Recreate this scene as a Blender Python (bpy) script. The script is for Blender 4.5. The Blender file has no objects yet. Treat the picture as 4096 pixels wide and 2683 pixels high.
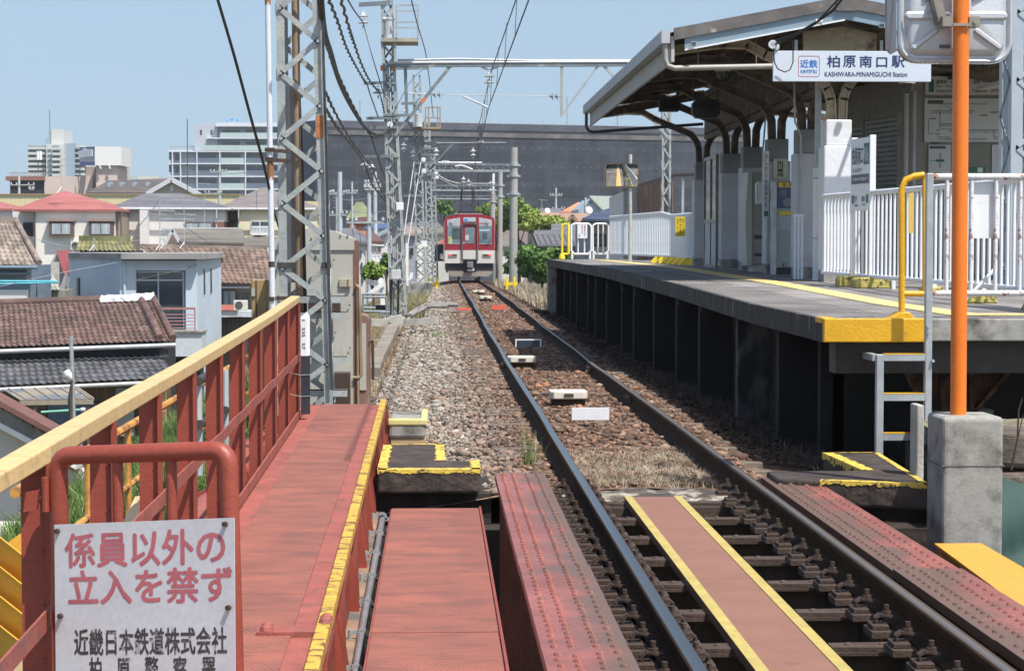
import bpy,math,random
import numpy as np
from mathutils import Vector,Matrix
random.seed(7)
RNG=np.random.default_rng(7)
SC=bpy.context.scene
COL=SC.collection
R=math.radians
# camera
FPX,CAMZ=7964.0,1.548
TH=math.atan(354.5/FPX)
PS=math.atan(305.0*math.cos(TH)/FPX)
cam_d=bpy.data.cameras.new('camera')
cam_d.lens=FPX/4096*36;cam_d.sensor_width=36;cam_d.sensor_fit='HORIZONTAL'
cam_d.clip_start=0.1;cam_d.clip_end=6000
cam=bpy.data.objects.new('camera',cam_d);COL.objects.link(cam)
CAM=Vector((0,0,CAMZ));cam.location=CAM
cam.rotation_euler=(math.pi/2-TH,0,-PS)
SC.camera=cam
# sky, sun, exposure
SUN_DIR=Vector((0.35,-0.42,1.0)).normalized()
w=bpy.data.worlds.new('World');SC.world=w;w.use_nodes=True
nt=w.node_tree
sky=nt.nodes.new('ShaderNodeTexSky');sky.sky_type='NISHITA';sky.sun_disc=False
sky.sun_elevation=math.asin(SUN_DIR.z);sky.sun_rotation=math.atan2(SUN_DIR.x,SUN_DIR.y)
sky.air_density=1.0;sky.dust_density=2.2;sky.ozone_density=1.6;sky.altitude=0
tcw=nt.nodes.new('ShaderNodeTexCoord');sxyz=nt.nodes.new('ShaderNodeSeparateXYZ');cxyz=nt.nodes.new('ShaderNodeCombineXYZ')
def wm(op,a,b_):
 n=nt.nodes.new('ShaderNodeMath');n.operation=op
 for k,q in enumerate((a,b_)):
  if isinstance(q,(int,float)):n.inputs[k].default_value=q
  else:nt.links.new(q,n.inputs[k])
 return n.outputs[0]
nt.links.new(tcw.outputs['Generated'],sxyz.inputs[0])
zz_=wm('MAXIMUM',wm('ADD',wm('MULTIPLY',wm('MAXIMUM',sxyz.outputs[2],0.0),.35),.105),wm('SUBTRACT',wm('MULTIPLY',sxyz.outputs[2],1.35),.35))
for k in(0,1):nt.links.new(sxyz.outputs[k],cxyz.inputs[k])
nt.links.new(zz_,cxyz.inputs[2]);nt.links.new(cxyz.outputs[0],sky.inputs[0])
nt.links.new(sky.outputs[0],nt.nodes['Background'].inputs[0])
nt.nodes['Background'].inputs[1].default_value=0.13
sd=bpy.data.lights.new('sun','SUN');sd.energy=5.0;sd.angle=R(0.53);sd.color=(1,.955,.88)
sun=bpy.data.objects.new('sun',sd);COL.objects.link(sun)
sun.rotation_euler=SUN_DIR.to_track_quat('Z','Y').to_euler();sun.location=(60,-40,160)
SC.view_settings.view_transform='Standard';SC.view_settings.look='None'
SC.view_settings.exposure=0.38;SC.view_settings.gamma=1.0
SC.cycles.max_bounces=6;SC.cycles.transparent_max_bounces=8
# helpers: pixel of the photograph -> point in the place
_f=Vector((math.sin(PS)*math.cos(TH),math.cos(PS)*math.cos(TH),-math.sin(TH)))
_r=Vector((math.cos(PS),-math.sin(PS),0));_u=_r.cross(_f)
def ray(px,py):return _f*FPX+_r*(px-2048)-_u*(py-1341.5)
def at(px,py,Y):
 d=ray(px,py);return CAM+d*(Y/d.y)
def atz(px,py,Z):
 d=ray(px,py);return CAM+d*((Z-CAMZ)/d.z)
def V(*a):return Vector(a)
def lerp(a,b,t):return a+(b-a)*t
def interp(x,xs,ys):return float(np.interp(x,xs,ys))
# mesh builder
class MB:
 def __init__(s):s.v=[];s.f=[]
 def add(s,vs,fs):
  n=len(s.v);s.v+=[tuple(p)for p in vs];s.f+=[tuple(i+n for i in f)for f in fs];return s
 def box(s,x0,x1,y0,y1,z0,z1):
  vs=[(x,y,z)for z in(z0,z1)for y in(y0,y1)for x in(x0,x1)]
  return s.add(vs,[(0,2,3,1),(4,5,7,6),(0,1,5,4),(2,6,7,3),(0,4,6,2),(1,3,7,5)])
 def obox(s,c,ax,ay,az):
  c=V(*c);ax=V(*ax);ay=V(*ay);az=V(*az)
  vs=[c+ax*i+ay*j+az*k for k in(-1,1)for j in(-1,1)for i in(-1,1)]
  return s.add(vs,[(0,2,3,1),(4,5,7,6),(0,1,5,4),(2,6,7,3),(0,4,6,2),(1,3,7,5)])
 def bar(s,p0,p1,w,h,up=(0,0,1)):
  p0=V(*p0);p1=V(*p1);d=(p1-p0);L=d.length;d=d/L;up=V(*up)
  sd_=d.cross(up)
  if sd_.length<1e-4:sd_=d.cross(V(1,0,0))
  sd_.normalize();u=sd_.cross(d)
  return s.obox((p0+p1)/2,sd_*w/2,d*L/2,u*h/2)
 def tube(s,pts,r,n=8,caps=True):
  pts=[V(*p)for p in pts];m=len(pts);rs=r if isinstance(r,(list,tuple))else[r]*m
  vs=[];prev=None
  for i,p in enumerate(pts):
   d=(pts[min(i+1,m-1)]-pts[max(i-1,0)]).normalized()
   if prev is None:
    a=d.cross(V(0,0,1))
    if a.length<1e-3:a=d.cross(V(1,0,0))
   else:a=prev-d*prev.dot(d)
   a.normalize();prev=a;b=d.cross(a)
   for k in range(n):
    t=2*math.pi*k/n;vs.append(p+(a*math.cos(t)+b*math.sin(t))*rs[i])
  fs=[(i*n+k,i*n+(k+1)%n,(i+1)*n+(k+1)%n,(i+1)*n+k)for i in range(m-1)for k in range(n)]
  if caps:fs+=[tuple(range(n))[::-1],tuple((m-1)*n+k for k in range(n))]
  return s.add(vs,fs)
 def lathe(s,c,prof,n=12,axis=(0,0,1)):
  ax=V(*axis).normalized();c=V(*c)
  return s.tube([c+ax*h for _,h in prof],[max(r,1e-4)for r,_ in prof],n)
 def prism(s,poly,ext):
  poly=[V(*p)for p in poly];ext=V(*ext);n=len(poly)
  fs=[tuple(range(n))[::-1],tuple(range(n,2*n))]+[(i,(i+1)%n,n+(i+1)%n,n+i)for i in range(n)]
  return s.add(poly+[p+ext for p in poly],fs)
 def quad(s,a,b,c,d):return s.add([a,b,c,d],[(0,1,2,3)])
 def dome(s,c,r,h,n=8):
  vs=[]
  for k,(q,e)in enumerate(((1,0),(.8,.62),(.42,.92))):
   for i in range(n):
    t=2*math.pi*i/n;vs.append((c[0]+r*q*math.cos(t),c[1]+r*q*math.sin(t),c[2]+h*e))
  vs.append((c[0],c[1],c[2]+h))
  fs=[(k*n+i,k*n+(i+1)%n,(k+1)*n+(i+1)%n,(k+1)*n+i)for k in range(2)for i in range(n)]
  fs+=[(2*n+i,2*n+(i+1)%n,3*n)for i in range(n)]
  return s.add(vs,fs)
 def disc(s,c,r,axis,t=.01,n=16):
  ax=V(*axis).normalized();return s.tube([V(*c),V(*c)+ax*t],r,n)
WL={}
def _link(name,me,mat,parent,origin):
 o=bpy.data.objects.new(name,me);COL.objects.link(o);o.location=origin;WL[o.name]=Vector(origin)
 if mat is not None:me.materials.append(mat)
 if parent is not None:
  o.parent=parent;o.matrix_parent_inverse=Matrix.Translation(-WL[parent.name])
 return o
def mesh_np(name,v,f,mat,parent=None,smooth=False):
 """v: (n,3) array, f: (m,k) array of equal-size faces."""
 v=np.asarray(v,dtype=np.float32);f=np.asarray(f,dtype=np.int32)
 lo=v.min(0);hi=v.max(0);org=np.array([(lo[0]+hi[0])/2,(lo[1]+hi[1])/2,lo[2]],dtype=np.float32)
 me=bpy.data.meshes.new(name);v=v-org
 me.vertices.add(len(v));me.vertices.foreach_set('co',v.ravel())
 m,k=f.shape;me.loops.add(m*k);me.loops.foreach_set('vertex_index',f.ravel())
 me.polygons.add(m);me.polygons.foreach_set('loop_start',np.arange(0,m*k,k,dtype=np.int32))
 if smooth:me.polygons.foreach_set('use_smooth',np.ones(m,dtype=bool))
 me.update(calc_edges=True);me.validate()
 return _link(name,me,mat,parent,[float(x)for x in org])
def build(mb,name,mat,parent=None,smooth=False,bevel=0.0,seg=2):
 a=np.array([tuple(p)for p in mb.v]);lo=a.min(0);hi=a.max(0)
 org=Vector(((lo[0]+hi[0])/2,(lo[1]+hi[1])/2,lo[2]))
 me=bpy.data.meshes.new(name);me.from_pydata([tuple(p)for p in(a-np.array(org))],[],mb.f)
 me.update()
 if smooth:
  for p in me.polygons:p.use_smooth=True
 o=_link(name,me,mat,parent,org)
 if smooth:
  m=o.modifiers.new('edges','EDGE_SPLIT');m.split_angle=R(38)
 if bevel:
  b=o.modifiers.new('bevel','BEVEL');b.width=bevel;b.segments=seg;b.limit_method='ANGLE';b.angle_limit=R(40)
 return o
def tag(o,label,cat,group=None):
 o['label']=label;o['category']=cat
 if group:o['group']=group
 return o
def thing(name,label,cat,loc,group=None):
 o=bpy.data.objects.new(name,None);COL.objects.link(o);o.location=loc;o.empty_display_size=.2
 WL[o.name]=Vector(loc);return tag(o,label,cat,group)
def kind(o,k):o['kind']=k;return o
def dup(root,loc,label=None,group=None,scale=None,rz=None):
 r=root.copy();COL.objects.link(r);r.location=loc;WL[r.name]=Vector(loc)
 if label:r['label']=label
 if group:r['group']=group
 if scale:r.scale=scale
 if rz is not None:r.rotation_euler=(0,0,rz)
 for ch in[c for c in root.children]:
  c=ch.copy();COL.objects.link(c);c.parent=r
  for g in[x for x in ch.children]:
   d=g.copy();COL.objects.link(d);d.parent=c
 return r
# materials
MATS={}
def mat(name,c,rough=.6,metal=0.,var=.12,scale=5.,c2=None,lo=.35,hi=.7,spot=None,sscale=9.,slo=.6,shi=.68,bump=.0,bscale=40.,stretch=None,isl=0.,emit=0.,spec=.5,detail=6.,fine=.06):
 if name in MATS:return MATS[name]
 m=bpy.data.materials.new(name);m.use_nodes=True;MATS[name]=m
 t=m.node_tree;N=t.nodes;L=t.links;b=N['Principled BSDF']
 b.inputs['Roughness'].default_value=rough;b.inputs['Metallic'].default_value=metal
 b.inputs['Specular IOR Level'].default_value=spec
 tc=N.new('ShaderNodeTexCoord');src=tc.outputs['Object']
 if stretch:
  mp=N.new('ShaderNodeMapping');mp.inputs['Scale'].default_value=stretch;L.new(src,mp.inputs[0]);src=mp.outputs[0]
 n1=N.new('ShaderNodeTexNoise');n1.inputs['Scale'].default_value=scale;n1.inputs['Detail'].default_value=detail
 L.new(src,n1.inputs['Vector'])
 r1=N.new('ShaderNodeValToRGB');r1.color_ramp.elements[0].position=lo;r1.color_ramp.elements[1].position=hi
 a=[max(0,x*(1-var))for x in c];d=c2 if c2 else[min(1,x*(1+var))for x in c]
 r1.color_ramp.elements[0].color=(*a,1);r1.color_ramp.elements[1].color=(*d,1)
 L.new(n1.outputs[0],r1.inputs[0]);colr=r1.outputs[0]
 if spot:
  n2=N.new('ShaderNodeTexNoise');n2.inputs['Scale'].default_value=sscale;n2.inputs['Detail'].default_value=8
  n2.inputs['Roughness'].default_value=.65;L.new(src,n2.inputs['Vector'])
  r2=N.new('ShaderNodeValToRGB');r2.color_ramp.elements[0].position=slo;r2.color_ramp.elements[1].position=shi
  L.new(n2.outputs[0],r2.inputs[0])
  mx=N.new('ShaderNodeMix');mx.data_type='RGBA';L.new(r2.outputs[0],mx.inputs[0])
  L.new(colr,mx.inputs[6]);mx.inputs[7].default_value=(*spot,1);colr=mx.outputs[2]
 if isl:
  g=N.new('ShaderNodeNewGeometry');mr=N.new('ShaderNodeMapRange');L.new(g.outputs['Random Per Island'],mr.inputs[0])
  mr.inputs[3].default_value=1-isl;mr.inputs[4].default_value=1+isl
  hs=N.new('ShaderNodeHueSaturation');L.new(colr,hs.inputs['Color']);L.new(mr.outputs[0],hs.inputs['Value']);colr=hs.outputs[0]
 if fine:
  n4=N.new('ShaderNodeTexNoise');n4.inputs['Scale'].default_value=max(40.,scale*12);n4.inputs['Detail'].default_value=3
  L.new(tc.outputs['Object'],n4.inputs['Vector'])
  mr2=N.new('ShaderNodeMapRange');L.new(n4.outputs[0],mr2.inputs[0]);mr2.inputs[1].default_value=.3;mr2.inputs[2].default_value=.7
  mr2.inputs[3].default_value=1-fine;mr2.inputs[4].default_value=1+fine
  h2=N.new('ShaderNodeHueSaturation');L.new(colr,h2.inputs['Color']);L.new(mr2.outputs[0],h2.inputs['Value']);colr=h2.outputs[0]
 L.new(colr,b.inputs['Base Color'])
 if bump:
  n3=N.new('ShaderNodeTexNoise');n3.inputs['Scale'].default_value=bscale;n3.inputs['Detail'].default_value=5
  L.new(tc.outputs['Object'],n3.inputs['Vector'])
  bp=N.new('ShaderNodeBump');bp.inputs['Strength'].default_value=bump;bp.inputs['Distance'].default_value=.02
  L.new(n3.outputs[0],bp.inputs['Height']);L.new(bp.outputs[0],b.inputs['Normal'])
 if emit:
  b.inputs['Emission Color'].default_value=(*c,1);b.inputs['Emission Strength'].default_value=emit
 return m
# lettering as thin geometry on a surface
def text(body,ul,right,down,m,parent,name='lettering',weight=0.,lift=.0006,line=1.0,fit=True,align='LEFT'):
 """lettering filling the box with corner ul and edge vectors right and down (its real place and size)."""
 c=bpy.data.curves.new(name,'FONT');c.body=body;c.size=1;c.space_line=line;c.align_x=align
 c.extrude=0;c.resolution_u=3
 o=bpy.data.objects.new(name,c);COL.objects.link(o)
 me=bpy.data.meshes.new_from_object(o.evaluated_get(bpy.context.evaluated_depsgraph_get()))
 bpy.data.objects.remove(o);bpy.data.curves.remove(c)
 n=len(me.vertices);a=np.zeros(n*3,dtype=np.float32);me.vertices.foreach_get('co',a);a=a.reshape(-1,3)
 lo=a.min(0);hi=a.max(0);ul=np.array(ul);rt=np.array(right);dn=np.array(down)
 nrm=np.cross(rt,-dn);nrm=nrm/np.linalg.norm(nrm)
 u=(a[:,0]-lo[0])/(hi[0]-lo[0]);v=(hi[1]-a[:,1])/(hi[1]-lo[1])
 p=ul+np.outer(u,rt)+np.outer(v,dn)+nrm*lift
 if weight:
  sx=np.linalg.norm(rt)/(hi[0]-lo[0]);sy=np.linalg.norm(dn)/(hi[1]-lo[1]);eu=rt/np.linalg.norm(rt);ev=dn/np.linalg.norm(dn)
  fs=[tuple(q.vertices)for q in me.polygons];P=[];F=[]
  for k,(a_,b_)in enumerate(((0,0),(1,.4),(-.4,1),(-1,-.4),(.4,-1))):
   F+=[tuple(i+n*k for i in f)for f in fs];P.append(p+eu*(a_*weight*sx)+ev*(b_*weight*sy)+nrm*(.0001*k))
  me=bpy.data.meshes.new(name);p=np.concatenate(P);me.from_pydata([tuple(q)for q in p],[],F)
 org=p.mean(0);me.vertices.foreach_set('co',(p-org).astype(np.float32).ravel());me.update();me.name=name
 return _link(name,me,m,parent,[float(x)for x in org])
# palette
RED=mat('red_walkway_paint',(.31,.088,.066),.6,var=.16,scale=5,spot=(.13,.07,.055),sscale=7,slo=.52,shi=.72,bump=.25,bscale=60)
REDP=mat('red_steel_paint',(.27,.055,.034),.45,var=.1,scale=3,bump=.12,bscale=70)
REDG=mat('red_girder_paint',(.255,.085,.068),.45,var=.22,scale=3,spot=(.13,.075,.055),sscale=4,slo=.52,shi=.7,bump=.2,bscale=50)
def brake_dust(m):
 t=m.node_tree;N=t.nodes;L=t.links;b=N['Principled BSDF'];src=b.inputs['Base Color'].links[0].from_socket
 g=N.new('ShaderNodeNewGeometry');sp=N.new('ShaderNodeSeparateXYZ');L.new(g.outputs['Position'],sp.inputs[0]);no=N.new('ShaderNodeTexNoise');no.inputs['Scale'].default_value=2.6;no.inputs['Detail'].default_value=8;L.new(g.outputs['Position'],no.inputs['Vector'])
 def mt_(op,a,c):
  n=N.new('ShaderNodeMath');n.operation=op
  for k,q in enumerate((a,c)):
   if isinstance(q,(int,float)):n.inputs[k].default_value=q
   else:L.new(q,n.inputs[k])
  return n.outputs[0]
 d=mt_('ADD',mt_('ABSOLUTE',mt_('SUBTRACT',sp.outputs[0],1.53),0),mt_('MULTIPLY',mt_('SUBTRACT',no.outputs[0],.5),.55))
 r=N.new('ShaderNodeMapRange');L.new(d,r.inputs[0]);r.inputs[1].default_value=.98;r.inputs[2].default_value=.84;r.inputs[4].default_value=.88
 x=N.new('ShaderNodeMix');x.data_type='RGBA';L.new(r.outputs[0],x.inputs[0]);L.new(src,x.inputs[6]);x.inputs[7].default_value=(.115,.075,.055,1);L.new(x.outputs[2],b.inputs['Base Color'])
brake_dust(REDG)
RUST=mat('rust_brown_steel',(.058,.037,.027),.75,var=.3,scale=8,bump=.3,bscale=60)
DARKST=mat('dark_oily_steel',(.03,.024,.02),.6,var=.3,scale=6,bump=.15)
YELP=mat('worn_yellow_paint',(.52,.34,.05),.6,var=.2,scale=6,spot=(.17,.07,.035),sscale=9,slo=.53,shi=.57,stretch=(1,2.2,1),bump=.35,bscale=45)
YELS=mat('yellow_safety_paint',(.64,.35,.012),.45,var=.08,scale=4,spot=(.34,.19,.06),sscale=6,slo=.62,shi=.68,bump=.2)
CAPY=mat('sun_bleached_yellow_cap',(.56,.40,.19),.6,var=.1,scale=5,spot=(.34,.22,.10),sscale=7,slo=.56,shi=.7,stretch=(1,6,1),bump=.12)
WHT=mat('chalky_white_paint',(.70,.72,.75),.55,var=.06,scale=6,spot=(.36,.20,.12),sscale=12,slo=.66,shi=.72,bump=.08)
WHTC=mat('clean_white_paint',(.74,.75,.77),.5,var=.04,scale=5)
GALV=mat('galvanised_steel',(.40,.43,.45),.45,metal=.35,var=.14,scale=7,bump=.06)
MAST=mat('weathered_galvanised_steel',(.34,.37,.37),.6,metal=.2,var=.14,scale=6,spot=(.42,.42,.37),sscale=9,slo=.55,shi=.62,bump=.25,bscale=35)
DMAST=mat('dark_grey_mast_steel',(.17,.20,.22),.6,metal=.2,var=.15,scale=3,spot=(.33,.34,.32),sscale=4,slo=.55,shi=.65)
BLK=mat('black_rubber',(.012,.012,.013),.6,var=.1)
CONC=mat('weathered_concrete',(.33,.32,.295),.9,var=.18,scale=3,spot=(.06,.055,.048),sscale=3.0,slo=.45,shi=.66,bump=.12,bscale=60)
CONCL=mat('pale_concrete',(.42,.40,.36),.85,var=.16,scale=4,bump=.3)
STONE=mat('black_grimy_stone',(.03,.022,.018),.85,var=.4,scale=6,bump=.9,bscale=14)
INSUL=mat('white_porcelain',(.68,.69,.70),.2,var=.04)
CABLE=mat('grey_black_cable',(.05,.053,.058),.6,var=.15,scale=20)
GLASS=mat('dark_window_glass',(.05,.065,.08),.08,var=.3,scale=.6,spec=.8)
BROWNP=mat('brown_plank_board',(.235,.112,.076),.6,var=.08,scale=3,spot=(.15,.075,.055),sscale=5,slo=.56,shi=.78,bump=.05)
YELF=mat('faded_yellow_tape',(.43,.34,.10),.6,var=.12,scale=7,spot=(.32,.25,.08),sscale=30,slo=.58,shi=.62)
# track geometry
def cx(y):return interp(y,[0,35,45,55,71,104,135],[1.53,1.54,1.57,1.60,1.64,1.82,2.1])
def cz(y):return interp(y,[0,55,71,104,135],[0,0,-.04,-.25,-.5])
def hN(x,y,s=1.,o=0.):
 return(math.sin(x*2.1*s+y*1.3*s+o)+math.sin(x*-1.1*s+y*2.7*s+1.7+o)+math.sin(x*3.7*s-y*1.9*s+4+o))/3
# ground: one sheet to the horizon
def ground_mesh():
 xs=[-3000,-900,-300,-120,-60,-30,-12,0,12,30,80,200,600,3000]
 ys=[-200,-40,0,13.9,40,90,160,260,500,1200,3500]
 v=[(x,y,-5.6)for y in ys for x in xs];n=len(xs)
 f=[(j*n+i,j*n+i+1,(j+1)*n+i+1,(j+1)*n+i)for j in range(len(ys)-1)for i in range(n-1)]
 return v,f
GRND=mat('town_ground',(.14,.13,.115),.9,var=.25,scale=.2,c2=(.10,.12,.06),bump=.2)
v,f=ground_mesh();kind(mesh_np('ground',v,f,GRND),'structure')
# embankment (cross-section swept along the line), grass slopes left and right
SEC=[(-13,-5.7),(-8.2,-5.0),(-5,-2.3),(-3.4,-.88),(-2.5,-.56),(-1.7,-.47),(-1.1,-.42),(-.55,-.36),(.05,-.27),(.45,-.21),(.62,-.18),(1.5,-.165),(2.45,-.18),(2.6,-.21),(2.95,-.24),(3.3,-.3),(4.2,-.36),(5.4,-.42),(6.6,-.55),(8,-.9),(10,-1.9),(13,-3.2),(17,-4.6),(21,-5.7)]
def sec_z(x,y):
 z=interp(x-(cx(y)-1.53),[p[0]for p in SEC],[p[1]for p in SEC])+cz(y)
 return z
def embank():
 ys=list(np.concatenate([np.arange(14.0,60,.45),np.arange(60,135,1.6)]))
 xs=[]
 for a,b in zip(SEC[:-1],SEC[1:]):
  k=3 if abs(b[0]-a[0])>.9 else 2
  xs+=[a[0]+(b[0]-a[0])*i/k for i in range(k)]
 xs.append(SEC[-1][0]);v=[]
 for y in ys:
  for x in xs:
   g=.05 if(x<-.9 or x>3)else .012
   v.append((x+cx(y)-1.53,y,sec_z(x+cx(y)-1.53,y)+g*hN(x,y,1.6)))
 n=len(xs);m=len(ys)
 f=[(j*n+i,j*n+i+1,(j+1)*n+i+1,(j+1)*n+i)for j in range(m-1)for i in range(n-1)]
 return v,f
def ground_mat():
 m=bpy.data.materials.new('embankment_soil_and_ballast');m.use_nodes=True;t=m.node_tree;N=t.nodes;L=t.links;b=N['Principled BSDF']
 g=N.new('ShaderNodeNewGeometry');sp=N.new('ShaderNodeSeparateXYZ');L.new(g.outputs['Position'],sp.inputs[0])
 vo=N.new('ShaderNodeTexVoronoi');vo.inputs['Scale'].default_value=17;L.new(g.outputs['Position'],vo.inputs['Vector'])
 def ramp(src,els):
  r=N.new('ShaderNodeValToRGB');e=r.color_ramp.elements
  while len(e)<len(els):e.new(.5)
  for k,(p,c)in enumerate(els):e[k].position=p;e[k].color=(*c,1)
  L.new(src,r.inputs[0]);return r.outputs[0]
 st=ramp(vo.outputs['Color'],[(0,(.05,.032,.022)),(.5,(.17,.10,.065)),(1,(.28,.19,.13))])
 sg=ramp(vo.outputs['Color'],[(0,(.12,.105,.085)),(.5,(.26,.235,.20)),(1,(.40,.38,.34))])
 no=N.new('ShaderNodeTexNoise');no.inputs['Scale'].default_value=1.1;no.inputs['Detail'].default_value=6;L.new(g.outputs['Position'],no.inputs['Vector'])
 so=ramp(no.outputs[0],[(.3,(.07,.09,.03)),(.5,(.16,.13,.065)),(.7,(.25,.19,.10))])
 def mr(src,a,c,to0=0.,to1=1.):
  r=N.new('ShaderNodeMapRange');L.new(src,r.inputs[0]);r.inputs[1].default_value=a;r.inputs[2].default_value=c;r.inputs[3].default_value=to0;r.inputs[4].default_value=to1;return r.outputs[0]
 def mix(fac,a,c):
  x=N.new('ShaderNodeMix');x.data_type='RGBA';L.new(fac,x.inputs[0]);L.new(a,x.inputs[6]);L.new(c,x.inputs[7]);return x.outputs[2]
 ad=N.new('ShaderNodeMath');ad.operation='MULTIPLY_ADD';L.new(no.outputs[0],ad.inputs[0]);ad.inputs[1].default_value=1.2;L.new(sp.outputs[0],ad.inputs[2])
 c=mix(mr(ad.outputs[0],.55,1.3),sg,st)
 c=mix(mr(ad.outputs[0],-.9,-.4),so,c);c=mix(mr(ad.outputs[0],4.2,4.8),c,so)
 dk=N.new('ShaderNodeHueSaturation');L.new(c,dk.inputs['Color']);L.new(mr(sp.outputs[0],2.5,2.85,1.,.35),dk.inputs['Value']);c=mix(mr(sp.outputs[0],5.2,5.6),dk.outputs[0],c)  # soil colour darkened beside and under the platform to paint in its shade
 L.new(c,b.inputs['Base Color']);b.inputs['Roughness'].default_value=.9;b.inputs['Specular IOR Level'].default_value=.2
 bp=N.new('ShaderNodeBump');bp.inputs['Distance'].default_value=.03;bp.inputs['Strength'].default_value=.9
 L.new(vo.outputs['Distance'],bp.inputs['Height']);bp.invert=True;L.new(bp.outputs[0],b.inputs['Normal']);return m
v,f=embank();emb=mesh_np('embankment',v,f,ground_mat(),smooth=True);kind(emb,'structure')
# ballast: loose stones lying on it
def stone_mat():
 m=bpy.data.materials.new('ballast_stone');m.use_nodes=True;t=m.node_tree;N=t.nodes;L=t.links;b=N['Principled BSDF']
 g=N.new('ShaderNodeNewGeometry');sp=N.new('ShaderNodeSeparateXYZ');L.new(g.outputs['Position'],sp.inputs[0])
 def ramp(els):
  r=N.new('ShaderNodeValToRGB');e=r.color_ramp.elements
  while len(e)<len(els):e.new(.5)
  for k,(p,c)in enumerate(els):e[k].position=p;e[k].color=(*c,1)
  L.new(g.outputs['Random Per Island'],r.inputs[0]);return r.outputs[0]
 rust=ramp([(0,(.06,.038,.028)),(.35,(.135,.082,.058)),(.75,(.20,.122,.085)),(.93,(.30,.215,.16)),(1,(.33,.15,.07))])
 grey=ramp([(0,(.12,.10,.085)),(.4,(.28,.24,.195)),(.72,(.37,.345,.31)),(.9,(.25,.155,.105)),(1,(.47,.455,.42))])
 no=N.new('ShaderNodeTexNoise');no.inputs['Scale'].default_value=.9;L.new(g.outputs['Position'],no.inputs['Vector'])
 ad=N.new('ShaderNodeMath');ad.operation='MULTIPLY_ADD';L.new(no.outputs[0],ad.inputs[0]);ad.inputs[1].default_value=1.0;L.new(sp.outputs[0],ad.inputs[2])
 r=N.new('ShaderNodeMapRange');L.new(ad.outputs[0],r.inputs[0]);r.inputs[1].default_value=.55;r.inputs[2].default_value=1.35
 x=N.new('ShaderNodeMix');x.data_type='RGBA';L.new(r.outputs[0],x.inputs[0]);L.new(grey,x.inputs[6]);L.new(rust,x.inputs[7])
 dk=N.new('ShaderNodeMapRange');L.new(sp.outputs[0],dk.inputs[0]);dk.inputs[1].default_value=2.45;dk.inputs[2].default_value=2.8;dk.inputs[3].default_value=1;dk.inputs[4].default_value=.32  # stones towards the platform carry its shade in their colour
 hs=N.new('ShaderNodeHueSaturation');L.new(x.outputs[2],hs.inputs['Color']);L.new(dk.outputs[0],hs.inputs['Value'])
 L.new(hs.outputs[0],b.inputs['Base Color']);b.inputs['Roughness'].default_value=.85;b.inputs['Specular IOR Level'].default_value=.25;return m
PHI=(1+5**.5)/2
ICO=np.array([(-1,PHI,0),(1,PHI,0),(-1,-PHI,0),(1,-PHI,0),(0,-1,PHI),(0,1,PHI),(0,-1,-PHI),(0,1,-PHI),(PHI,0,-1),(PHI,0,1),(-PHI,0,-1),(-PHI,0,1)])/math.sqrt(1+PHI*PHI)
ICF=np.array([(0,11,5),(0,5,1),(0,1,7),(0,7,10),(0,10,11),(1,5,9),(5,11,4),(11,10,2),(10,7,6),(7,1,8),(3,9,4),(3,4,2),(3,2,6),(3,6,8),(3,8,9),(4,9,5),(2,4,11),(6,2,10),(8,6,7),(9,8,1)])
def stones(P,S):
 n=len(P);v=np.repeat(ICO[None],n,0)*(1+RNG.uniform(-.42,.38,(n,12,1)))
 sc=S[:,None]*RNG.uniform([.8,.55,.38],[1.45,1.0,.72],(n,3));v=v*sc[:,None,:]
 a=RNG.uniform(0,6.28,n);ca,sa=np.cos(a),np.sin(a);b_=RNG.uniform(-.5,.5,n);cb,sb=np.cos(b_),np.sin(b_)
 y=v[:,:,1]*cb[:,None]-v[:,:,2]*sb[:,None];z=v[:,:,1]*sb[:,None]+v[:,:,2]*cb[:,None]
 x=v[:,:,0]*ca[:,None]-y*sa[:,None];y2=v[:,:,0]*sa[:,None]+y*ca[:,None]
 v=np.stack([x,y2,z],2)+P[:,None,:]
 return v.reshape(-1,3),(ICF[None]+np.arange(n)[:,None,None]*12).reshape(-1,3)
pts=[];siz=[]
for(y0,y1,dens,s)in((14.1,21,800,.022),(21,30,560,.024),(30,44,270,.029),(44,62,110,.036),(62,105,40,.045)):
 n=int((y1-y0)*6.2*dens)
 X=RNG.uniform(-1.6,4.6,n);Y=RNG.uniform(y0,y1,n)
 for x,y in zip(X,Y):
  d=x-cx(y)
  dens_x=1.0
  if abs(d)<1.06:dens_x=.72 if abs(d)<.5 else .95
  if x<-.55 or(x<-.1 and y<20):dens_x=max(0,.8+(x+.55)*1.3)*.7
  if x>3.1:dens_x=max(.0,.5-(x-3.1)*.35)
  if abs(abs(d)-.566)<.09:dens_x*=.15
  if y<15.9 and x<.35:dens_x=0
  if y<16 and x>2.4:dens_x=0
  if random.random()>dens_x:continue
  z=sec_z(x,y)+random.uniform(-.012,.022)
  if abs(d)<1.02:z+=.004
  pts.append((x,y,z));siz.append(s*(.5+1.1*random.random()**1.6)*(1.0 if random.random()<.95 else 1.9))
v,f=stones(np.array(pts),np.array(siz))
kind(mesh_np('track_ballast',v,f,stone_mat()),'stuff')
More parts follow.
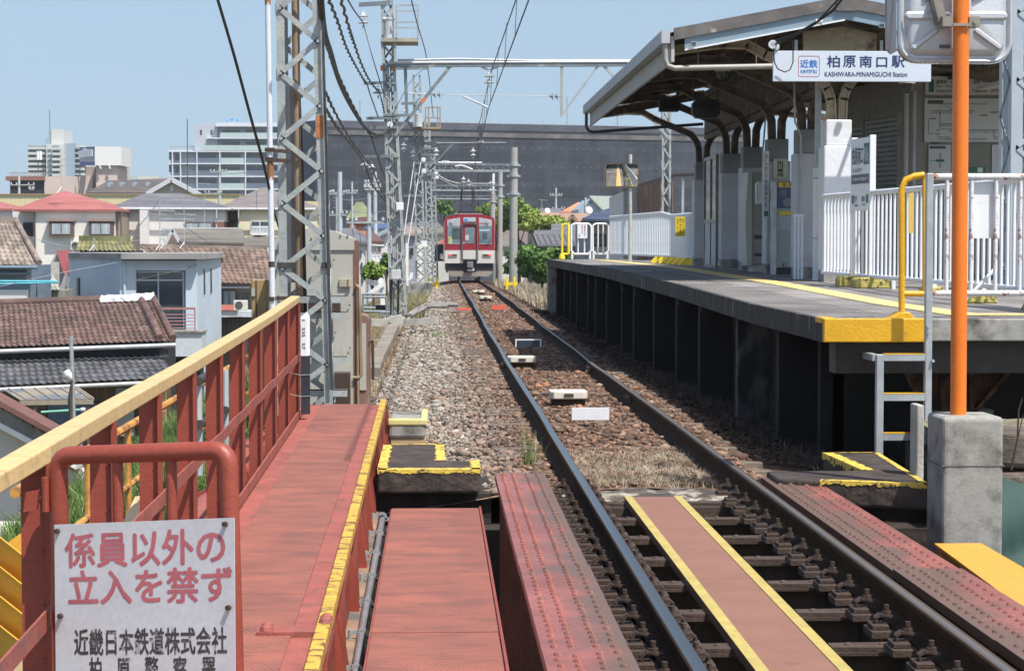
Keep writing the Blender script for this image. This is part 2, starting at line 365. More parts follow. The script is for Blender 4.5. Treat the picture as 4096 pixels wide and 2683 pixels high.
# sleepers
SLP=mat('weathered_timber',(.085,.06,.046),.85,var=.3,scale=4,c2=(.22,.18,.145),stretch=(.5,9,3),bump=.4,bscale=30)
def sleeper_mb(L=2.05,w=.2,h=.14):
 m=MB();n=8;rg=random.Random(3);vs=[]
 for i in range(n+1):
  x=-L/2+L*i/n
  for(yy,zz)in((-w/2,-h),(-w/2,0),(-w/6,.004),(w/6,.003),(w/2,0),(w/2,-h)):
   vs.append((x+rg.uniform(-.008,.008),yy+rg.uniform(-.006,.006),zz+rg.uniform(-.008,.006)))
 k=6;fs=[(i*k+j,i*k+(j+1)%k,(i+1)*k+(j+1)%k,(i+1)*k+j)for i in range(n)for j in range(k)]
 fs+=[tuple(range(k))[::-1],tuple(n*k+j for j in range(k))];m.add(vs,fs);return m
s0=build(sleeper_mb(),'railway_sleeper',SLP)
tag(s0,'weathered dark timber sleeper lying in the rust brown ballast under both rails','sleeper','timber sleepers under the track')
y=14.55;first=True;k=0
while y<100:
 o=s0 if first else s0.copy()
 if not first:COL.objects.link(o)
 first=False
 o.location=(cx(y)+random.uniform(-.03,.03),y,cz(y)-.306+random.uniform(-.012,.012));o.rotation_euler=(0,0,random.uniform(-.012,.012))
 WL[o.name]=o.location.copy()
 y+=.56+random.uniform(-.03,.03)
# rails
RAILM=bpy.data.materials.new('rail_steel');RAILM.use_nodes=True
def rail_mat():
 t=RAILM.node_tree;N=t.nodes;L=t.links;b=N['Principled BSDF'];b.inputs['Specular IOR Level'].default_value=.04
 tc=N.new('ShaderNodeTexCoord');sp=N.new('ShaderNodeSeparateXYZ');L.new(tc.outputs['Object'],sp.inputs[0])
 g=N.new('ShaderNodeNewGeometry');sn=N.new('ShaderNodeSeparateXYZ');L.new(g.outputs['Normal'],sn.inputs[0])
 mr=N.new('ShaderNodeMapRange');L.new(sn.outputs[2],mr.inputs[0]);mr.inputs[1].default_value=.80;mr.inputs[2].default_value=.95
 no=N.new('ShaderNodeTexNoise');no.inputs['Scale'].default_value=9;L.new(tc.outputs['Object'],no.inputs['Vector'])
 at_=N.new('ShaderNodeAttribute');at_.attribute_name='head'
 mu=N.new('ShaderNodeMath');mu.operation='MULTIPLY';L.new(mr.outputs[0],mu.inputs[0]);L.new(at_.outputs['Fac'],mu.inputs[1])
 r=N.new('ShaderNodeValToRGB');r.color_ramp.elements[0].color=(.024,.015,.010,1);r.color_ramp.elements[1].color=(.075,.045,.028,1);L.new(no.outputs[0],r.inputs[0])
 x=N.new('ShaderNodeMix');x.data_type='RGBA';L.new(mu.outputs[0],x.inputs[0]);L.new(r.outputs[0],x.inputs[6]);x.inputs[7].default_value=(.29,.29,.29,1)
 L.new(x.outputs[2],b.inputs['Base Color']);L.new(mu.outputs[0],b.inputs['Metallic'])
 q=N.new('ShaderNodeMapRange');L.new(mu.outputs[0],q.inputs[0]);q.inputs[3].default_value=.75;q.inputs[4].default_value=.33;L.new(q.outputs[0],b.inputs['Roughness'])
rail_mat()
PROF=[(-.0635,-.153),(.0635,-.153),(.0635,-.143),(.020,-.126),(.009,-.110),(.009,-.052),(.028,-.038),(.0325,-.030),(.0325,-.007),(.026,-.0005),(.012,.0),(-.012,.0),(-.026,-.0005),(-.0325,-.007),(-.0325,-.030),(-.028,-.038),(-.009,-.052),(-.009,-.110),(-.020,-.126),(-.0635,-.143)]
def make_rail(side,label,j0):
 ys=[3.0,9,14]+list(np.arange(15,135,.8));vs=[];n=len(PROF)
 for y in ys:
  dz=-.012*max(0,1-abs(((y-j0)%12.5)-6.25)/6.25*1.0)*0+(.008*math.cos((y-j0)/12.5*2*math.pi)if y>15 else .008*math.cos((15-j0)/12.5*2*math.pi)*max(0,(y-9)/6))
  dj=abs(((y-j0+6.25)%12.5)-6.25);dz=.022*max(0,1-dj/2.6)if y>16 else 0;kx=.006*math.sin((y-j0)/12.5*2*math.pi)if y>16 else 0
  vs+=[(cx(y)+side*.566+px+kx,y,cz(y)+pz-dz)for px,pz in PROF]
 fs=[(i*n+k,i*n+(k+1)%n,(i+1)*n+(k+1)%n,(i+1)*n+k)for i in range(len(ys)-1)for k in range(n)]
 fs+=[tuple(range(n)),tuple((len(ys)-1)*n+k for k in range(n))[::-1]]
 mb=MB();mb.add(vs,fs);o=build(mb,'rail',RAILM)
 at_=o.data.attributes.new('head','FLOAT','FACE')
 nk=len(fs);at_.data.foreach_set('value',np.array([({8:.35,9:1,10:1,11:1,12:.8}if side<0 else{9:.1,10:.38,11:1.0}).get(i%n,0.)if i<nk-2 else 0.0 for i in range(nk)],dtype=np.float32))
 tag(o,label,'rail');return o
rail_l=make_rail(-1,'left running rail of the track with a shiny blue grey head, beside the riveted girder',27.5)
rail_r=make_rail(1,'right running rail of the track with a polished strip on its head, nearest the platform',26.6)
for ro,sd_,js in((rail_l,-1,(27.6,47)),(rail_r,1,(26.8,21.4))):
 for jy in js:
  m=MB()
  for s in(-1,1):
   X=cx(jy)+sd_*.566+s*.026
   m.box(X-.011,X+.011,jy-.28,jy+.28,-.118,-.048)
   for q in(-.2,-.07,.07,.2):m.tube([(X+s*.008,jy+q,-.084),(X+s*.035,jy+q,-.084)],.015,6)
  build(m,'fishplate',RUST,ro)
def fastening(rail,X,y,s):
 """s = side of the rail the clip sits on"""
 m=MB();x1=X+s*.055;zb=-.153
 m.box(min(x1,X+s*.17),max(x1,X+s*.17),y-.085,y+.085,zb-.035,zb)
 m.box(min(X+s*.085,X+s*.16),max(X+s*.085,X+s*.16),y-.06,y+.06,zb,zb+.022)
 o=build(m,'fastening',RUST,rail,bevel=.004)
 c=MB();pts_=[(X+s*.045,y,zb+.05),(X+s*.115,y,zb+.062),(X+s*.138,y,zb+.045),(X+s*.13,y,zb+.02),(X+s*.105,y,zb+.012),(X+s*.09,y,zb+.028)]
 for a,b_ in zip(pts_[:-1],pts_[1:]):c.bar(a,b_,.05,.010)
 c.tube([(X+s*.085,y,zb+.05),(X+s*.085,y,zb+.076)],.022,6)
 c.tube([(X+s*.085,y,zb+.076),(X+s*.085,y,zb+.105)],.012,8)
 build(c,'clip_bolt',RUST,o)
for i in range(17):
 y=7.15+i*.405
 fastening(rail_r,1.53+.566,y,-1)
 fastening(rail_l,1.53-.566,y,1)
 if i%2==0 or True:fastening(rail_l,1.53-.566,y+.03,-1)
# white ATS boxes and boards between the rails
def ats(y,dx,label,s=1.):
 t=thing('signal_transponder',label,'track box',(cx(y)+dx,y,cz(y)-.12));X,Z=cx(y)+dx,cz(y)
 m=MB();a,b_,c=.2*s,.17*s,.05
 out=[(-a+.04,-b_),(a-.04,-b_),(a,-b_+.05),(a,b_-.03),(a-.05,b_),(-a+.05,b_),(-a,b_-.03),(-a,-b_+.05)]
 m.prism([(X+p,y+q,Z-.075)for p,q in out],(0,0,.085));build(m,'housing',mat('cream_white_box',(.66,.62,.53),.45,var=.06,spot=(.4,.3,.2),sscale=9),t,bevel=.012)
 m=MB();m.box(X-.05,X+.05,y-b_-.012,y-b_-.002,Z-.045,Z-.015);m.box(X-a*.9,X+a*.9,y-.1,y+.1,Z-.15,Z-.078);build(m,'bracket',RUST,t)
ats(at(2196,1552,1).y and 21.3,-.12,'white plastic track transponder box nearest the camera, between the rails')
ats(28.0,-.33,'white track transponder box beside the dark blue panel between the rails')
ats(63,-.05,'small white track box between the rails, front one of the two near the train')
ats(73,-.1,'small white track box between the rails, rear one of the two near the train',1.1)
def board(px0,py0,px1,py1,Y,c,name,label,cat,tilt=.0,rim=None):
 a=at(px0,py0,Y);b_=at(px1,py0,Y);h=(at(px0,py0,Y)-at(px0,py1,Y)).z
 t=thing(name,label,cat,((a.x+b_.x)/2,Y,a.z-h));m=MB()
 m.obox(((a.x+b_.x)/2,Y,a.z-h/2),((b_.x-a.x)/2,0,0),(0,.012,0),(0,0,h/2));build(m,'panel',c,t)
 if rim:
  m=MB();q=.018
  for(x0,x1,z0,z1)in((a.x-q,b_.x+q,a.z,a.z+q),(a.x-q,a.x,a.z-h,a.z),(b_.x,b_.x+q,a.z-h,a.z)):m.box(x0,x1,Y-.015,Y+.015,z0,z1)
  build(m,'rim',rim,t)
 return t
board(2287,1630,2437,1679,18.9,WHTC,'track_marker_board','white marker board standing between the rails, its foot in brown stones','marker board')
board(2066,1361,2160,1387,29.2,mat('navy_panel',(.03,.04,.07),.4,var=.05),'track_marker_board','dark blue marker board with white rim between the rails in the canopy shade','marker board',rim=WHTC)
ORP=mat('salmon_red_panel',(.72,.14,.09),.5,var=.06)
board(1968,1220,2025,1238,46.4,ORP,'track_marker_board','salmon red marker board with white ends standing between the rails','marker board',rim=None)
board(1833,1231,1886,1241,46.8,ORP,'track_marker_board','salmon red marker board outside the left rail','marker board')
# railway bridge (girders, floor)
br=thing('railway_bridge','red riveted plate girder railway bridge carrying the track over the road','bridge',(1.53,10,-1.4))
def rivets(m,x,y0,y1,z,step=.1,r=.017,h=.011):
 y=y0
 while y<y1:m.dome((x+random.uniform(-.003,.003),y,z),r,h,8);y+=step
def girder(x0,x1,y0,y1,z,step_y):
 m=MB();xc=(x0+x1)/2
 ys=[y0]+[s for s in step_y]+[y1];top=z
 for k,(a,b_)in enumerate(zip(ys[:-1],ys[1:])):
  zz=z+.012*(len(ys)-2-k)
  zz=z+(.014 if k==0 else 0)+(.010 if k==1 and len(ys)>3 else 0)
  m.box(x0,x1,a,b_,zz-.045,zz)
  wd=x1-x0
  for q,st in((.16,.105),(.36,.085),(.64,.085),(.85,.12)):
   yy=a+.07
   while yy<b_-.05:
    m.dome((x0+wd*q+random.uniform(-.003,.003),yy,zz),.0185,.013,8);yy+=st+random.uniform(-.006,.01)
 m.box(xc-.012,xc+.012,y0,y1,z-1.1,z-.045)
 for s in(-1,1):m.box(xc+s*.062-.05,xc+s*.062+.05,y0,y1,z-.058,z-.046)
 m.box(x0,x1,y0,y1,z-1.13,z-1.09)
 yy=y0+.6
 while yy<y1:m.box(x0+.03,x1-.03,yy,yy+.012,z-1.09,z-.06);yy+=1.1
 return m
build(girder(.403,.742,3.0,13.62,-.005,(7.55,9.6)),'girder',REDG,br)
build(girder(2.255,2.60,3.0,13.7,-.05,(7.9,9.7)),'girder',REDG,br)
for i in range(10):
 y=6.1+i*.81;m=MB()
 m.box(.72,2.28,y-.07,y+.07,-.215,-.2);m.box(.72,2.28,y-.006,y+.006,-.5,-.215)
 for X in(1.53-.36,1.53+.36):
  m.prism([(X-.18,y-.05,-.198),(X+.18,y-.065,-.198),(X+.18,y+.065,-.198),(X-.18,y+.05,-.198)],(0,0,.018))
  for q in(-.1,.05):m.dome((X+q,y,-.18),.02,.012,8)
 build(m,'floor_beam',RUST,br)
m=MB();m.box(.73,2.27,13.25,13.32,-.62,-.2);build(m,'end_beam',RUST,br)
for X in(1.53-.566,1.53+.566):
 m=MB();m.box(X-.09,X+.09,3,13.4,-.36,-.192);build(m,'stringer',DARKST,br)
ab=thing('bridge_abutment','grimy stone bridge abutment under the end of the girders','abutment',(1.5,14,-5.6))
m=MB();m.box(-1.3,4.9,13.75,15.2,-5.7,-.42);m.box(-.9,.39,14.05,15.2,-.42,-.2);m.box(2.62,4.6,14.05,15.2,-.42,-.2)
build(m,'wall',STONE,ab)
m=MB();rg=random.Random(5)
n=14;vs=[]
for i in range(n+1):
 x=.86+1.4*i/n
 for(yy,zz)in((13.42,-.42),(13.42,-.2),(13.5,-.165),(13.75,-.15),(13.95,-.16),(14.0,-.42)):vs.append((x,yy+rg.uniform(-.02,.02),zz+rg.uniform(-.012,.012)))
k=6;fs=[(i*k+j,i*k+(j+1)%k,(i+1)*k+(j+1)%k,(i+1)*k+j)for i in range(n)for j in range(k)]+[tuple(range(k))[::-1],tuple(n*k+j for j in range(k))]
m.add(vs,fs);build(m,'end_sleeper',mat('lime_crusted_timber',(.07,.055,.045),.9,var=.3,scale=5,spot=(.40,.36,.29),sscale=4,slo=.47,shi=.6,bump=.6),ab)
def lblock(poly,z0,z1,label):
 t=thing('kerb_block',label,'kerb block',(sum(p[0]for p in poly)/len(poly),sum(p[1]for p in poly)/len(poly),z0))
 m=MB();m.prism([(x,y,z0)for x,y in poly],(0,0,z1-z0));build(m,'stone',mat('grimy_brown_stone',(.05,.036,.03),.85,var=.45,scale=6,bump=1.0,bscale=16),t,bevel=.02)
 m=MB();n=len(poly);cxp=sum(p[0]for p in poly)/n;cyp=sum(p[1]for p in poly)/n
 return t,m
YST=mat('flaked_yellow_edge_paint',(.66,.46,.07),.65,var=.15,scale=6,spot=(.09,.06,.045),sscale=16,slo=.55,shi=.6,bump=.4)
t,m=lblock([(-.41,13.9),(.31,13.9),(.31,14.5),(.06,14.5),(.06,15.7),(-.41,15.7)],-.18,-.012,'black stone kerb block with flaked yellow edges beside the red walkway')
def strip(m,a,b_,w,z,drop=.03):
 a=V(a[0],a[1],z);b_=V(b_[0],b_[1],z);d=(b_-a).normalized();nrm=V(-d.y,d.x,0)
 n=64;rg=random.Random(int(abs(a.x*100)+abs(b_.y*37)));vs=[]
 for i in range(n+1):
  p=a.lerp(b_,i/n);j=.9+.07*math.sin(i*.55+a.x*9)+rg.uniform(-.12,.12)
  vs+=[p-nrm*.004-V(0,0,drop*(.7+.2*math.sin(i*.31+2)+rg.uniform(-.2,.2))),p-nrm*.004+V(0,0,.004),p+nrm*w*j+V(0,0,.004)]
 m.add(vs,[(i*3,i*3+3,i*3+4,i*3+1)for i in range(n)]+[(i*3+1,i*3+4,i*3+5,i*3+2)for i in range(n)])
strip(m,(-.41,13.9),(.31,13.9),.11,-.012);strip(m,(.31,13.9),(.31,14.5),.07,-.012,.05);strip(m,(-.41,15.7),(-.41,13.9),.07,-.012);strip(m,(.06,14.5),(.06,15.7),.07,-.012);strip(m,(.06,15.7),(-.41,15.7),.05,-.012)
build(m,'edge_paint',YST,t)
t,m=lblock([(2.56,13.15),(3.24,12.92),(3.35,14.95),(2.93,14.95),(2.98,13.75),(2.3,13.75),(2.3,13.3)],-.18,-.012,'black stone kerb block with yellow edges below the platform ladder')
strip(m,(2.56,13.15),(3.24,12.92),.08,-.012);strip(m,(3.24,12.92),(3.35,14.95),.04,-.012);strip(m,(2.93,14.95),(2.98,13.75),.09,-.012,.06);strip(m,(3.35,14.95),(2.93,14.95),.03,-.012)
build(m,'edge_paint',YST,t)
t=thing('spring_block','grey concrete base with cream yellow rim beside the end of the red walkway','concrete base',(-.15,17.5,-.45))
a=at(1556,1690,18.3);b_=at(1704,1690,18.3)
m=MB();m.box(a.x,b_.x,18.2,19.3,a.z-.14,a.z+.02);build(m,'block',CONC,t,bevel=.03)
m=MB();m.box(a.x-.01,b_.x+.012,18.19,18.26,a.z-.02,a.z+.045);m.box(b_.x-.05,b_.x+.014,18.26,19.3,a.z-.01,a.z+.045);build(m,'rim',mat('cream_yellow_paint',(.60,.52,.22),.6,var=.1,spot=(.3,.27,.2),sscale=9),t,bevel=.015)
m=MB();m.box(a.x+.02,b_.x,18.22,19.2,a.z-.25,a.z-.142);build(m,'foot',mat('tan_timber',(.42,.30,.16),.7,var=.2,stretch=(1,6,1)),t)
# maintenance plate between walkway and girder
TREAD=bpy.data.materials.new('red_tread_plate');TREAD.use_nodes=True
def tread():
 t=TREAD.node_tree;N=t.nodes;L=t.links;b=N['Principled BSDF'];tc=N.new('ShaderNodeTexCoord')
 mp=N.new('ShaderNodeMapping');mp.inputs['Scale'].default_value=(38,19,1);L.new(tc.outputs['Object'],mp.inputs[0])
 br_=N.new('ShaderNodeTexBrick');br_.inputs['Scale'].default_value=1;br_.inputs['Mortar Size'].default_value=.17;br_.inputs['Mortar Smooth'].default_value=.5
 br_.inputs['Brick Width'].default_value=.9;br_.inputs['Row Height'].default_value=.55
 br_.inputs['Color1'].default_value=(1,1,1,1);br_.inputs['Color2'].default_value=(1,1,1,1);br_.inputs['Mortar'].default_value=(0,0,0,1);L.new(mp.outputs[0],br_.inputs['Vector'])
 no=N.new('ShaderNodeTexNoise');no.inputs['Scale'].default_value=1.7;no.inputs['Detail'].default_value=7;L.new(tc.outputs['Object'],no.inputs['Vector'])
 r=N.new('ShaderNodeValToRGB');r.color_ramp.elements[0].position=.40;r.color_ramp.elements[1].position=.60
 r.color_ramp.elements[0].color=(.365,.125,.085,1);r.color_ramp.elements[1].color=(.30,.108,.078,1);L.new(no.outputs[0],r.inputs[0])
 n2=N.new('ShaderNodeTexNoise');n2.inputs['Scale'].default_value=1.0;n2.inputs['Detail'].default_value=10;n2.inputs['Roughness'].default_value=.62;mq=N.new('ShaderNodeMapping');mq.inputs['Scale'].default_value=(2.6,5,1);L.new(tc.outputs['Object'],mq.inputs[0]);L.new(mq.outputs[0],n2.inputs['Vector'])
 q=N.new('ShaderNodeMapRange');L.new(n2.outputs[0],q.inputs[0]);q.inputs[1].default_value=.38;q.inputs[2].default_value=.62;q.inputs[3].default_value=.28;q.inputs[4].default_value=.95
 inv=N.new('ShaderNodeMath');inv.operation='SUBTRACT';inv.inputs[0].default_value=1;L.new(br_.outputs['Color'],inv.inputs[1])
 mu=N.new('ShaderNodeMath');mu.operation='MULTIPLY';L.new(q.outputs[0],mu.inputs[0]);L.new(inv.outputs[0],mu.inputs[1])
 q3=N.new('ShaderNodeMapRange');L.new(n2.outputs[0],q3.inputs[0]);q3.inputs[1].default_value=.48;q3.inputs[2].default_value=.75;q3.inputs[4].default_value=.42
 mx0=N.new('ShaderNodeMath');mx0.operation='MAXIMUM';L.new(mu.outputs[0],mx0.inputs[0]);L.new(q3.outputs[0],mx0.inputs[1])
 x=N.new('ShaderNodeMix');x.data_type='RGBA';L.new(mx0.outputs[0],x.inputs[0]);L.new(r.outputs[0],x.inputs[6]);x.inputs[7].default_value=(.13,.066,.055,1)
 L.new(x.outputs[2],b.inputs['Base Color']);b.inputs['Roughness'].default_value=.6;b.inputs['Specular IOR Level'].default_value=.25
 bp=N.new('ShaderNodeBump');bp.inputs['Strength'].default_value=.5;bp.inputs['Distance'].default_value=.004;L.new(br_.outputs['Color'],bp.inputs['Height']);L.new(bp.outputs[0],b.inputs['Normal'])
tread()
mp_=thing('maintenance_gangway','red tread plate gangway sunk between the raised walkway and the left girder','gangway',(0,8,-.3))
m=MB();m.box(-.295,.285,3,9.0,-.215,-.205);m.box(-.295,.285,9.003,13.3,-.213,-.202);build(m,'deck_plate',TREAD,mp_)
m=MB();m.box(.287,.30,3,13.3,-.27,-.19);m.box(-.305,-.297,3,13.3,-.27,-.206);build(m,'edge_angle',REDP,mp_)
m=MB()
for y in(4,6,8,10,12):m.box(-.28,.27,y-.03,y+.03,-.34,-.217)
build(m,'bearer',DARKST,mp_)
pk=thing('track_plank','brown plank walkway with yellow edge stripes laid between the rails on the bridge','plank',(1.475,9,-.2))
for(y0,y1)in((4,10.1),(10.106,13.46)):
 m=MB();m.box(1.28,1.67,y0,y1,-.195,-.152);o=build(m,'plank',BROWNP,pk)
 m=MB();m.box(1.2795,1.333,y0+.001,y1-.001,-.151,-.148);m.box(1.617,1.6705,y0+.001,y1-.001,-.151,-.148);build(m,'stripe',YELF,o)
# raised side walkway with its railing
SL=.0128;KX=-18/7964
def wz(y):return .04+SL*(y-18.0)
def wx(x18,y):return x18+KX*(y-18.0)
wk=thing('bridge_walkway','raised red tread plate walkway with a worn yellow kerb on the left of the bridge','walkway',(-.85,11,-.3))
def swept(m,xa,xb,y0,y1,za,zb,n=1):
 vs=[]
 for y in(y0,y1):vs+=[(wx(xa,y),y,wz(y)+za),(wx(xb,y),y,wz(y)+za),(wx(xb,y),y,wz(y)+zb),(wx(xa,y),y,wz(y)+zb)]
 m.add(vs,[(0,1,2,3)[::-1],(4,5,6,7)]+[(i,(i+1)%4,4+(i+1)%4,4+i)for i in range(4)])
XK=(1211-1743)*18/7964-.0;XE=(1546-1743)*19/7964
m=MB();swept(m,XK,XE+.0,3,19.0,-.06,-.01);build(m,'base_plate',RED,wk)
m=MB()
y=19.0-.02;k=0
while y>4:
 L_=(1.9,1.25,1.05,1.4,2.2)[k%5];k+=1;y0=max(3,y-L_)
 if not(8.3<y<8.6):swept(m,XK+.115,XE-.165,y0+.006,y,-.009,-.002)
 y=y0
build(m,'deck_plate',TREAD,wk)
m=MB();swept(m,XE-.058,XE+.0,3,19.0,-.008,.045);build(m,'yellow_kerb',YELP,wk,bevel=.006)
m=MB();swept(m,XE-.008,XE+.0,3,19.0,-.40,-.062)
for i in range(9):
 y=7.75+i*1.31
 vs=[(wx(XE,y),y,wz(y)-.012),(wx(XE,y)+.012,y,wz(y)-.012),(wx(XE,y)+.05,y,wz(y)-.30),(wx(XE,y),y,wz(y)-.30)]
 m.prism(vs,(0,.012,0))
build(m,'fascia',REDP,wk)
for i in range(8):
 y=7.2+i*1.62;m=MB()
 a=V(wx(XE,y),y,wz(y)-.01);b_=V(wx(XE,y),y+.9,wz(y+.9)-.01);c=V(wx(XE,y)+.05,y+.02,wz(y)-.30);d=V(wx(XE,y),y,wz(y)-.30)
 m.add([a,b_,c,d,a+V(.01,0,0)],[(4,2,1),(0,3,2,4),(0,1,2),(3,0,1),(3,1,2)]);build(m,'gusset',REDP,wk)
m=MB()
swept(m,XE,XE+.06,3,14.2,-.33,-.30);build(m,'ledge',mat('dusty_rust_ledge',(.26,.17,.11),.8,var=.2,spot=(.10,.10,.09),sscale=3,slo=.48,shi=.6),wk)
yb=8.42;m=MB();swept(m,XE-.31,XE-.05,yb-.07,yb+.07,-.008,.012)
for dx in(-.27,-.02):
 for dy in(-.035,.03):m.dome((wx(XE+dx,yb+dy),yb+dy,wz(yb)+(.012 if dx<-.1 else .045)),.03,.028,10)
build(m,'splice_plate',RED,wk)
cd=thing('cable_conduit','grey black cable conduit clamped along the ledge under the yellow kerb','conduit',(-.3,9,-.3))
pts_=[(wx(XE,y)+.088+.004*math.sin(y*1.1),y,wz(y)-.285)for y in np.linspace(4,13.3,24)]+[(wx(XE,13.6)+.09,13.6,wz(13.6)-.30),(wx(XE,13.9)+.08,13.9,wz(14)-.42)]
m=MB();m.tube(pts_,.021,10);build(m,'pipe',mat('grey_violet_conduit',(.19,.185,.20),.35,var=.15,scale=4),cd,smooth=True)
for i in range(9):
 y=7.35+i*.78;X=wx(XE,y)+.088;Z=wz(y)-.285;m=MB()
 arc=[(X-.055,y,Z+.012),(X-.028,y,Z+.02)]+[(X+.027*math.cos(t),y,Z+.027*math.sin(t))for t in np.linspace(2.4,-.6,7)]+[(X+.05,y,Z-.012)]
 for a,b_ in zip(arc[:-1],arc[1:]):m.bar(a,b_,.022,.008,up=(0,1,0))
 m.tube([(X-.06,y,Z+.03),(X-.06,y,Z-.03)],.012,6)
 build(m,'clamp',GALV,cd)
rl=thing('walkway_railing','red steel railing of plate posts under a faded yellow cap along the walkway','railing',(-1.2,12,-.1))
LX=(1200-1743)*18/7964
def cap_pt(px,py,Y):return at(px,py,Y)
inner=[at(-200,2016,5.66),at(205,1777,6.23),at(459,1628,7.45),at(772,1451,9.95),at(1000,1315,13.1),at(1105,1250,15.25),at(1200,1183,18.05)]
wcap=.085;hcap=.058
m=MB();vs=[]
for p in inner:vs+=[p+V(-wcap,0,0),p,p+V(0,0,-hcap),p+V(-wcap,0,-hcap)]
n=len(inner);m.add(vs,[(i*4+k,i*4+(k+1)%4,i*4+4+(k+1)%4,i*4+4+k)for i in range(n-1)for k in range(4)]+[(0,1,2,3)[::-1],tuple((n-1)*4+k for k in range(4))])
build(m,'cap_rail',CAPY,rl,bevel=.006)
def cap_at(y):
 ys=[p.y for p in inner];return V(interp(y,ys,[p.x for p in inner]),y,interp(y,ys,[p.z for p in inner]))
py_=[6.23]
for xr in(459,642,782,889,977,1048,1106,1157,1199):
 best=min(np.arange(6,18.2,.02),key=lambda q:abs((_r.dot(cap_at(q)-CAM)/_f.dot(cap_at(q)-CAM))*FPX+2048-xr));py_.append(float(best))
POSTW=.088
for k,y in enumerate(py_):
 c=cap_at(y);z1=c.z-hcap;z0=wz(y)-.14 if y>7 else wz(y)-.6
 m=MB();m.box(c.x-POSTW,c.x-.012,y,y+.008,z0,z1);m.box(c.x-.012,c.x,y-.03,y+.045,z0,z1);m.box(c.x-POSTW-.008,c.x-POSTW,y,y+.04,z0,z1)
 for q in np.arange(z0+.12,z1,.17):m.tube([(c.x-.03,y-.006,q),(c.x-.03,y,q)],.006,6)
 build(m,'post',REDP,rl)
m=MB();ptsr=[]
for k,y in enumerate(py_):
 c=cap_at(y);ptsr.append(V(c.x+.004,y-.03,wz(y)+.52));ptsr.append(V(c.x+.012,y+.5,wz(y)+.545))if k<len(py_)-1 else None
ptsr.insert(0,V(ptsr[0].x+.0,5.2,wz(5.2)+.5))
for a,b_ in zip(ptsr[:-1],ptsr[1:]):m.bar(a,b_+(b_-a)*.004,.008,.062)
build(m,'lower_rail',RED,rl)
m=MB();swept(m,XK-.02,XK-.008,6.2,18.3,-.08,.06);build(m,'kick_plate',RED,rl)
tp=MB();tp.tube([(wx(XK,y)-.27,y,wz(y)-.12)for y in(4,8,12,16.6)],.11,14);o=build(tp,'service_pipe',RED,None,smooth=True)
tag(o,'thick red painted pipe running outside the feet of the walkway railing','pipe')
for y in(11.6,12.9,14.3):
 m=MB();m.tube([(wx(XK,y)-.27,y,wz(y)-.12),(wx(XK,y+.1)-.27,y+.1,wz(y)-.12)],.13,14);build(m,'pipe_collar',REDP,o)
gt=thing('walkway_gate','red tubular gate carrying the white no entry notice across the walkway','gate',tuple(at(560,2300,6.1)))
GY=6.12;GY2=5.86
def gp(px,py):
 return at(px,py,lerp(GY,GY2,(px-222)/710))
m=MB();r=.0285
a=gp(232,1822);b_=gp(912,1800);bl=gp(262,3100);brr=gp(950,3100)
def rnd(p,q,s,n=5):
 c=0.05;p1=q+(p-q).normalized()*c;p2=q+(s-q).normalized()*c
 return[p1.lerp(q,t/n).lerp(q.lerp(p2,t/n),t/n)for t in range(n+1)]
m.tube([bl]+rnd(bl,a,b_)+rnd(a,b_,brr)+[brr],r,14)
build(m,'frame',REDP,gt,smooth=True)
for px in(470,685):
 m=MB();m.tube([gp(px,1822),gp(px+14,3100)],.0165,12);build(m,'bar',REDP,gt,smooth=True)
m=MB();h0=gp(198,1905);m.tube([h0+V(-.008,-.02,0),h0+V(-.008,-.02,-.105)],.0125,10);m.box(h0.x-.012,h0.x+.06,h0.y-.022,h0.y-.012,h0.z-.05,h0.z-.005);m.obox(h0+V(-.055,0,-.075),(.02,0,.003),(0,.012,0),(.004,0,.03));build(m,'hinge',REDP,gt)
n0=[at(217,2098,6.05),at(937,2070,5.80),at(975,3060,5.80),at(252,3090,6.05)]
NOT=mat('off_white_notice_enamel',(.56,.57,.60),.4,var=.06,scale=5,spot=(.47,.38,.28),sscale=5,slo=.66,shi=.85)
rt=(n0[1]-n0[0]);dn=V(0,0,-1)*(n0[0].z-n0[3].z);nn=rt.cross(-dn).normalized()
if nn.y>0:nn=-nn
nb=thing('notice_board','white enamel no entry notice with red and black Japanese lettering on the red gate','notice',tuple(n0[0]+rt/2+dn))
m=MB();m.prism([n0[0]+nn*.0,n0[0]+rt,n0[0]+rt+dn,n0[0]+dn],-nn*.003);build(m,'plate',NOT,nb)
TR=mat('faded_red_lettering',(.46,.13,.15),.5,var=.1,scale=12);TK=mat('worn_black_lettering',(.06,.055,.055),.6,var=.3,scale=20,spot=(.4,.4,.41),sscale=38,slo=.58,shi=.62)
def onb(u0,v0,u1,v1):return n0[0]+rt*u0+dn*v0,rt*(u1-u0),dn*(v1-v0)
W_,H_=720.,992.
for s,(x0,y0,x1,y1),mm,wt in(('係員以外の',(262-217,2135-2098,900-217,2270-2098),TR,.022),('立入を禁ず',(275-217,2283-2098,926-217,2417-2098),TR,.022),('近畿日本鉄道株式会社',(296-217,2505-2088,905-217,2608-2088),TK,.022),('柏　原　警　察　署',(357-217,2617-2088,860-217,2712-2088),TK,.022)):
 o_,r_,d_=onb(x0/W_,y0/H_,x1/W_,y1/H_);sk=dn.normalized()*0
 text(s,o_,r_,d_,mm,nb,weight=wt)
for(u,v)in((.022,.025),(.955,.022),(.97,.345),(.035,.365)):
 p,_,_=onb(u,v,1,1);m=MB();m.tube([p,p+nn*.012],.008,8);build(m,'bolt',RUST,nb)
kp=thing('distance_post','white and black square distance post with painted figures at the far end of the railing','distance post',tuple(at(1228,1648,17.6)))
p=at(1204,1648,17.55);top=at(1204,1270,17.55).z;mid=at(1204,1423,17.55).z;a=V(.046,.022,0);b_=V(.028,-.0,0)+V(0,.05,0)
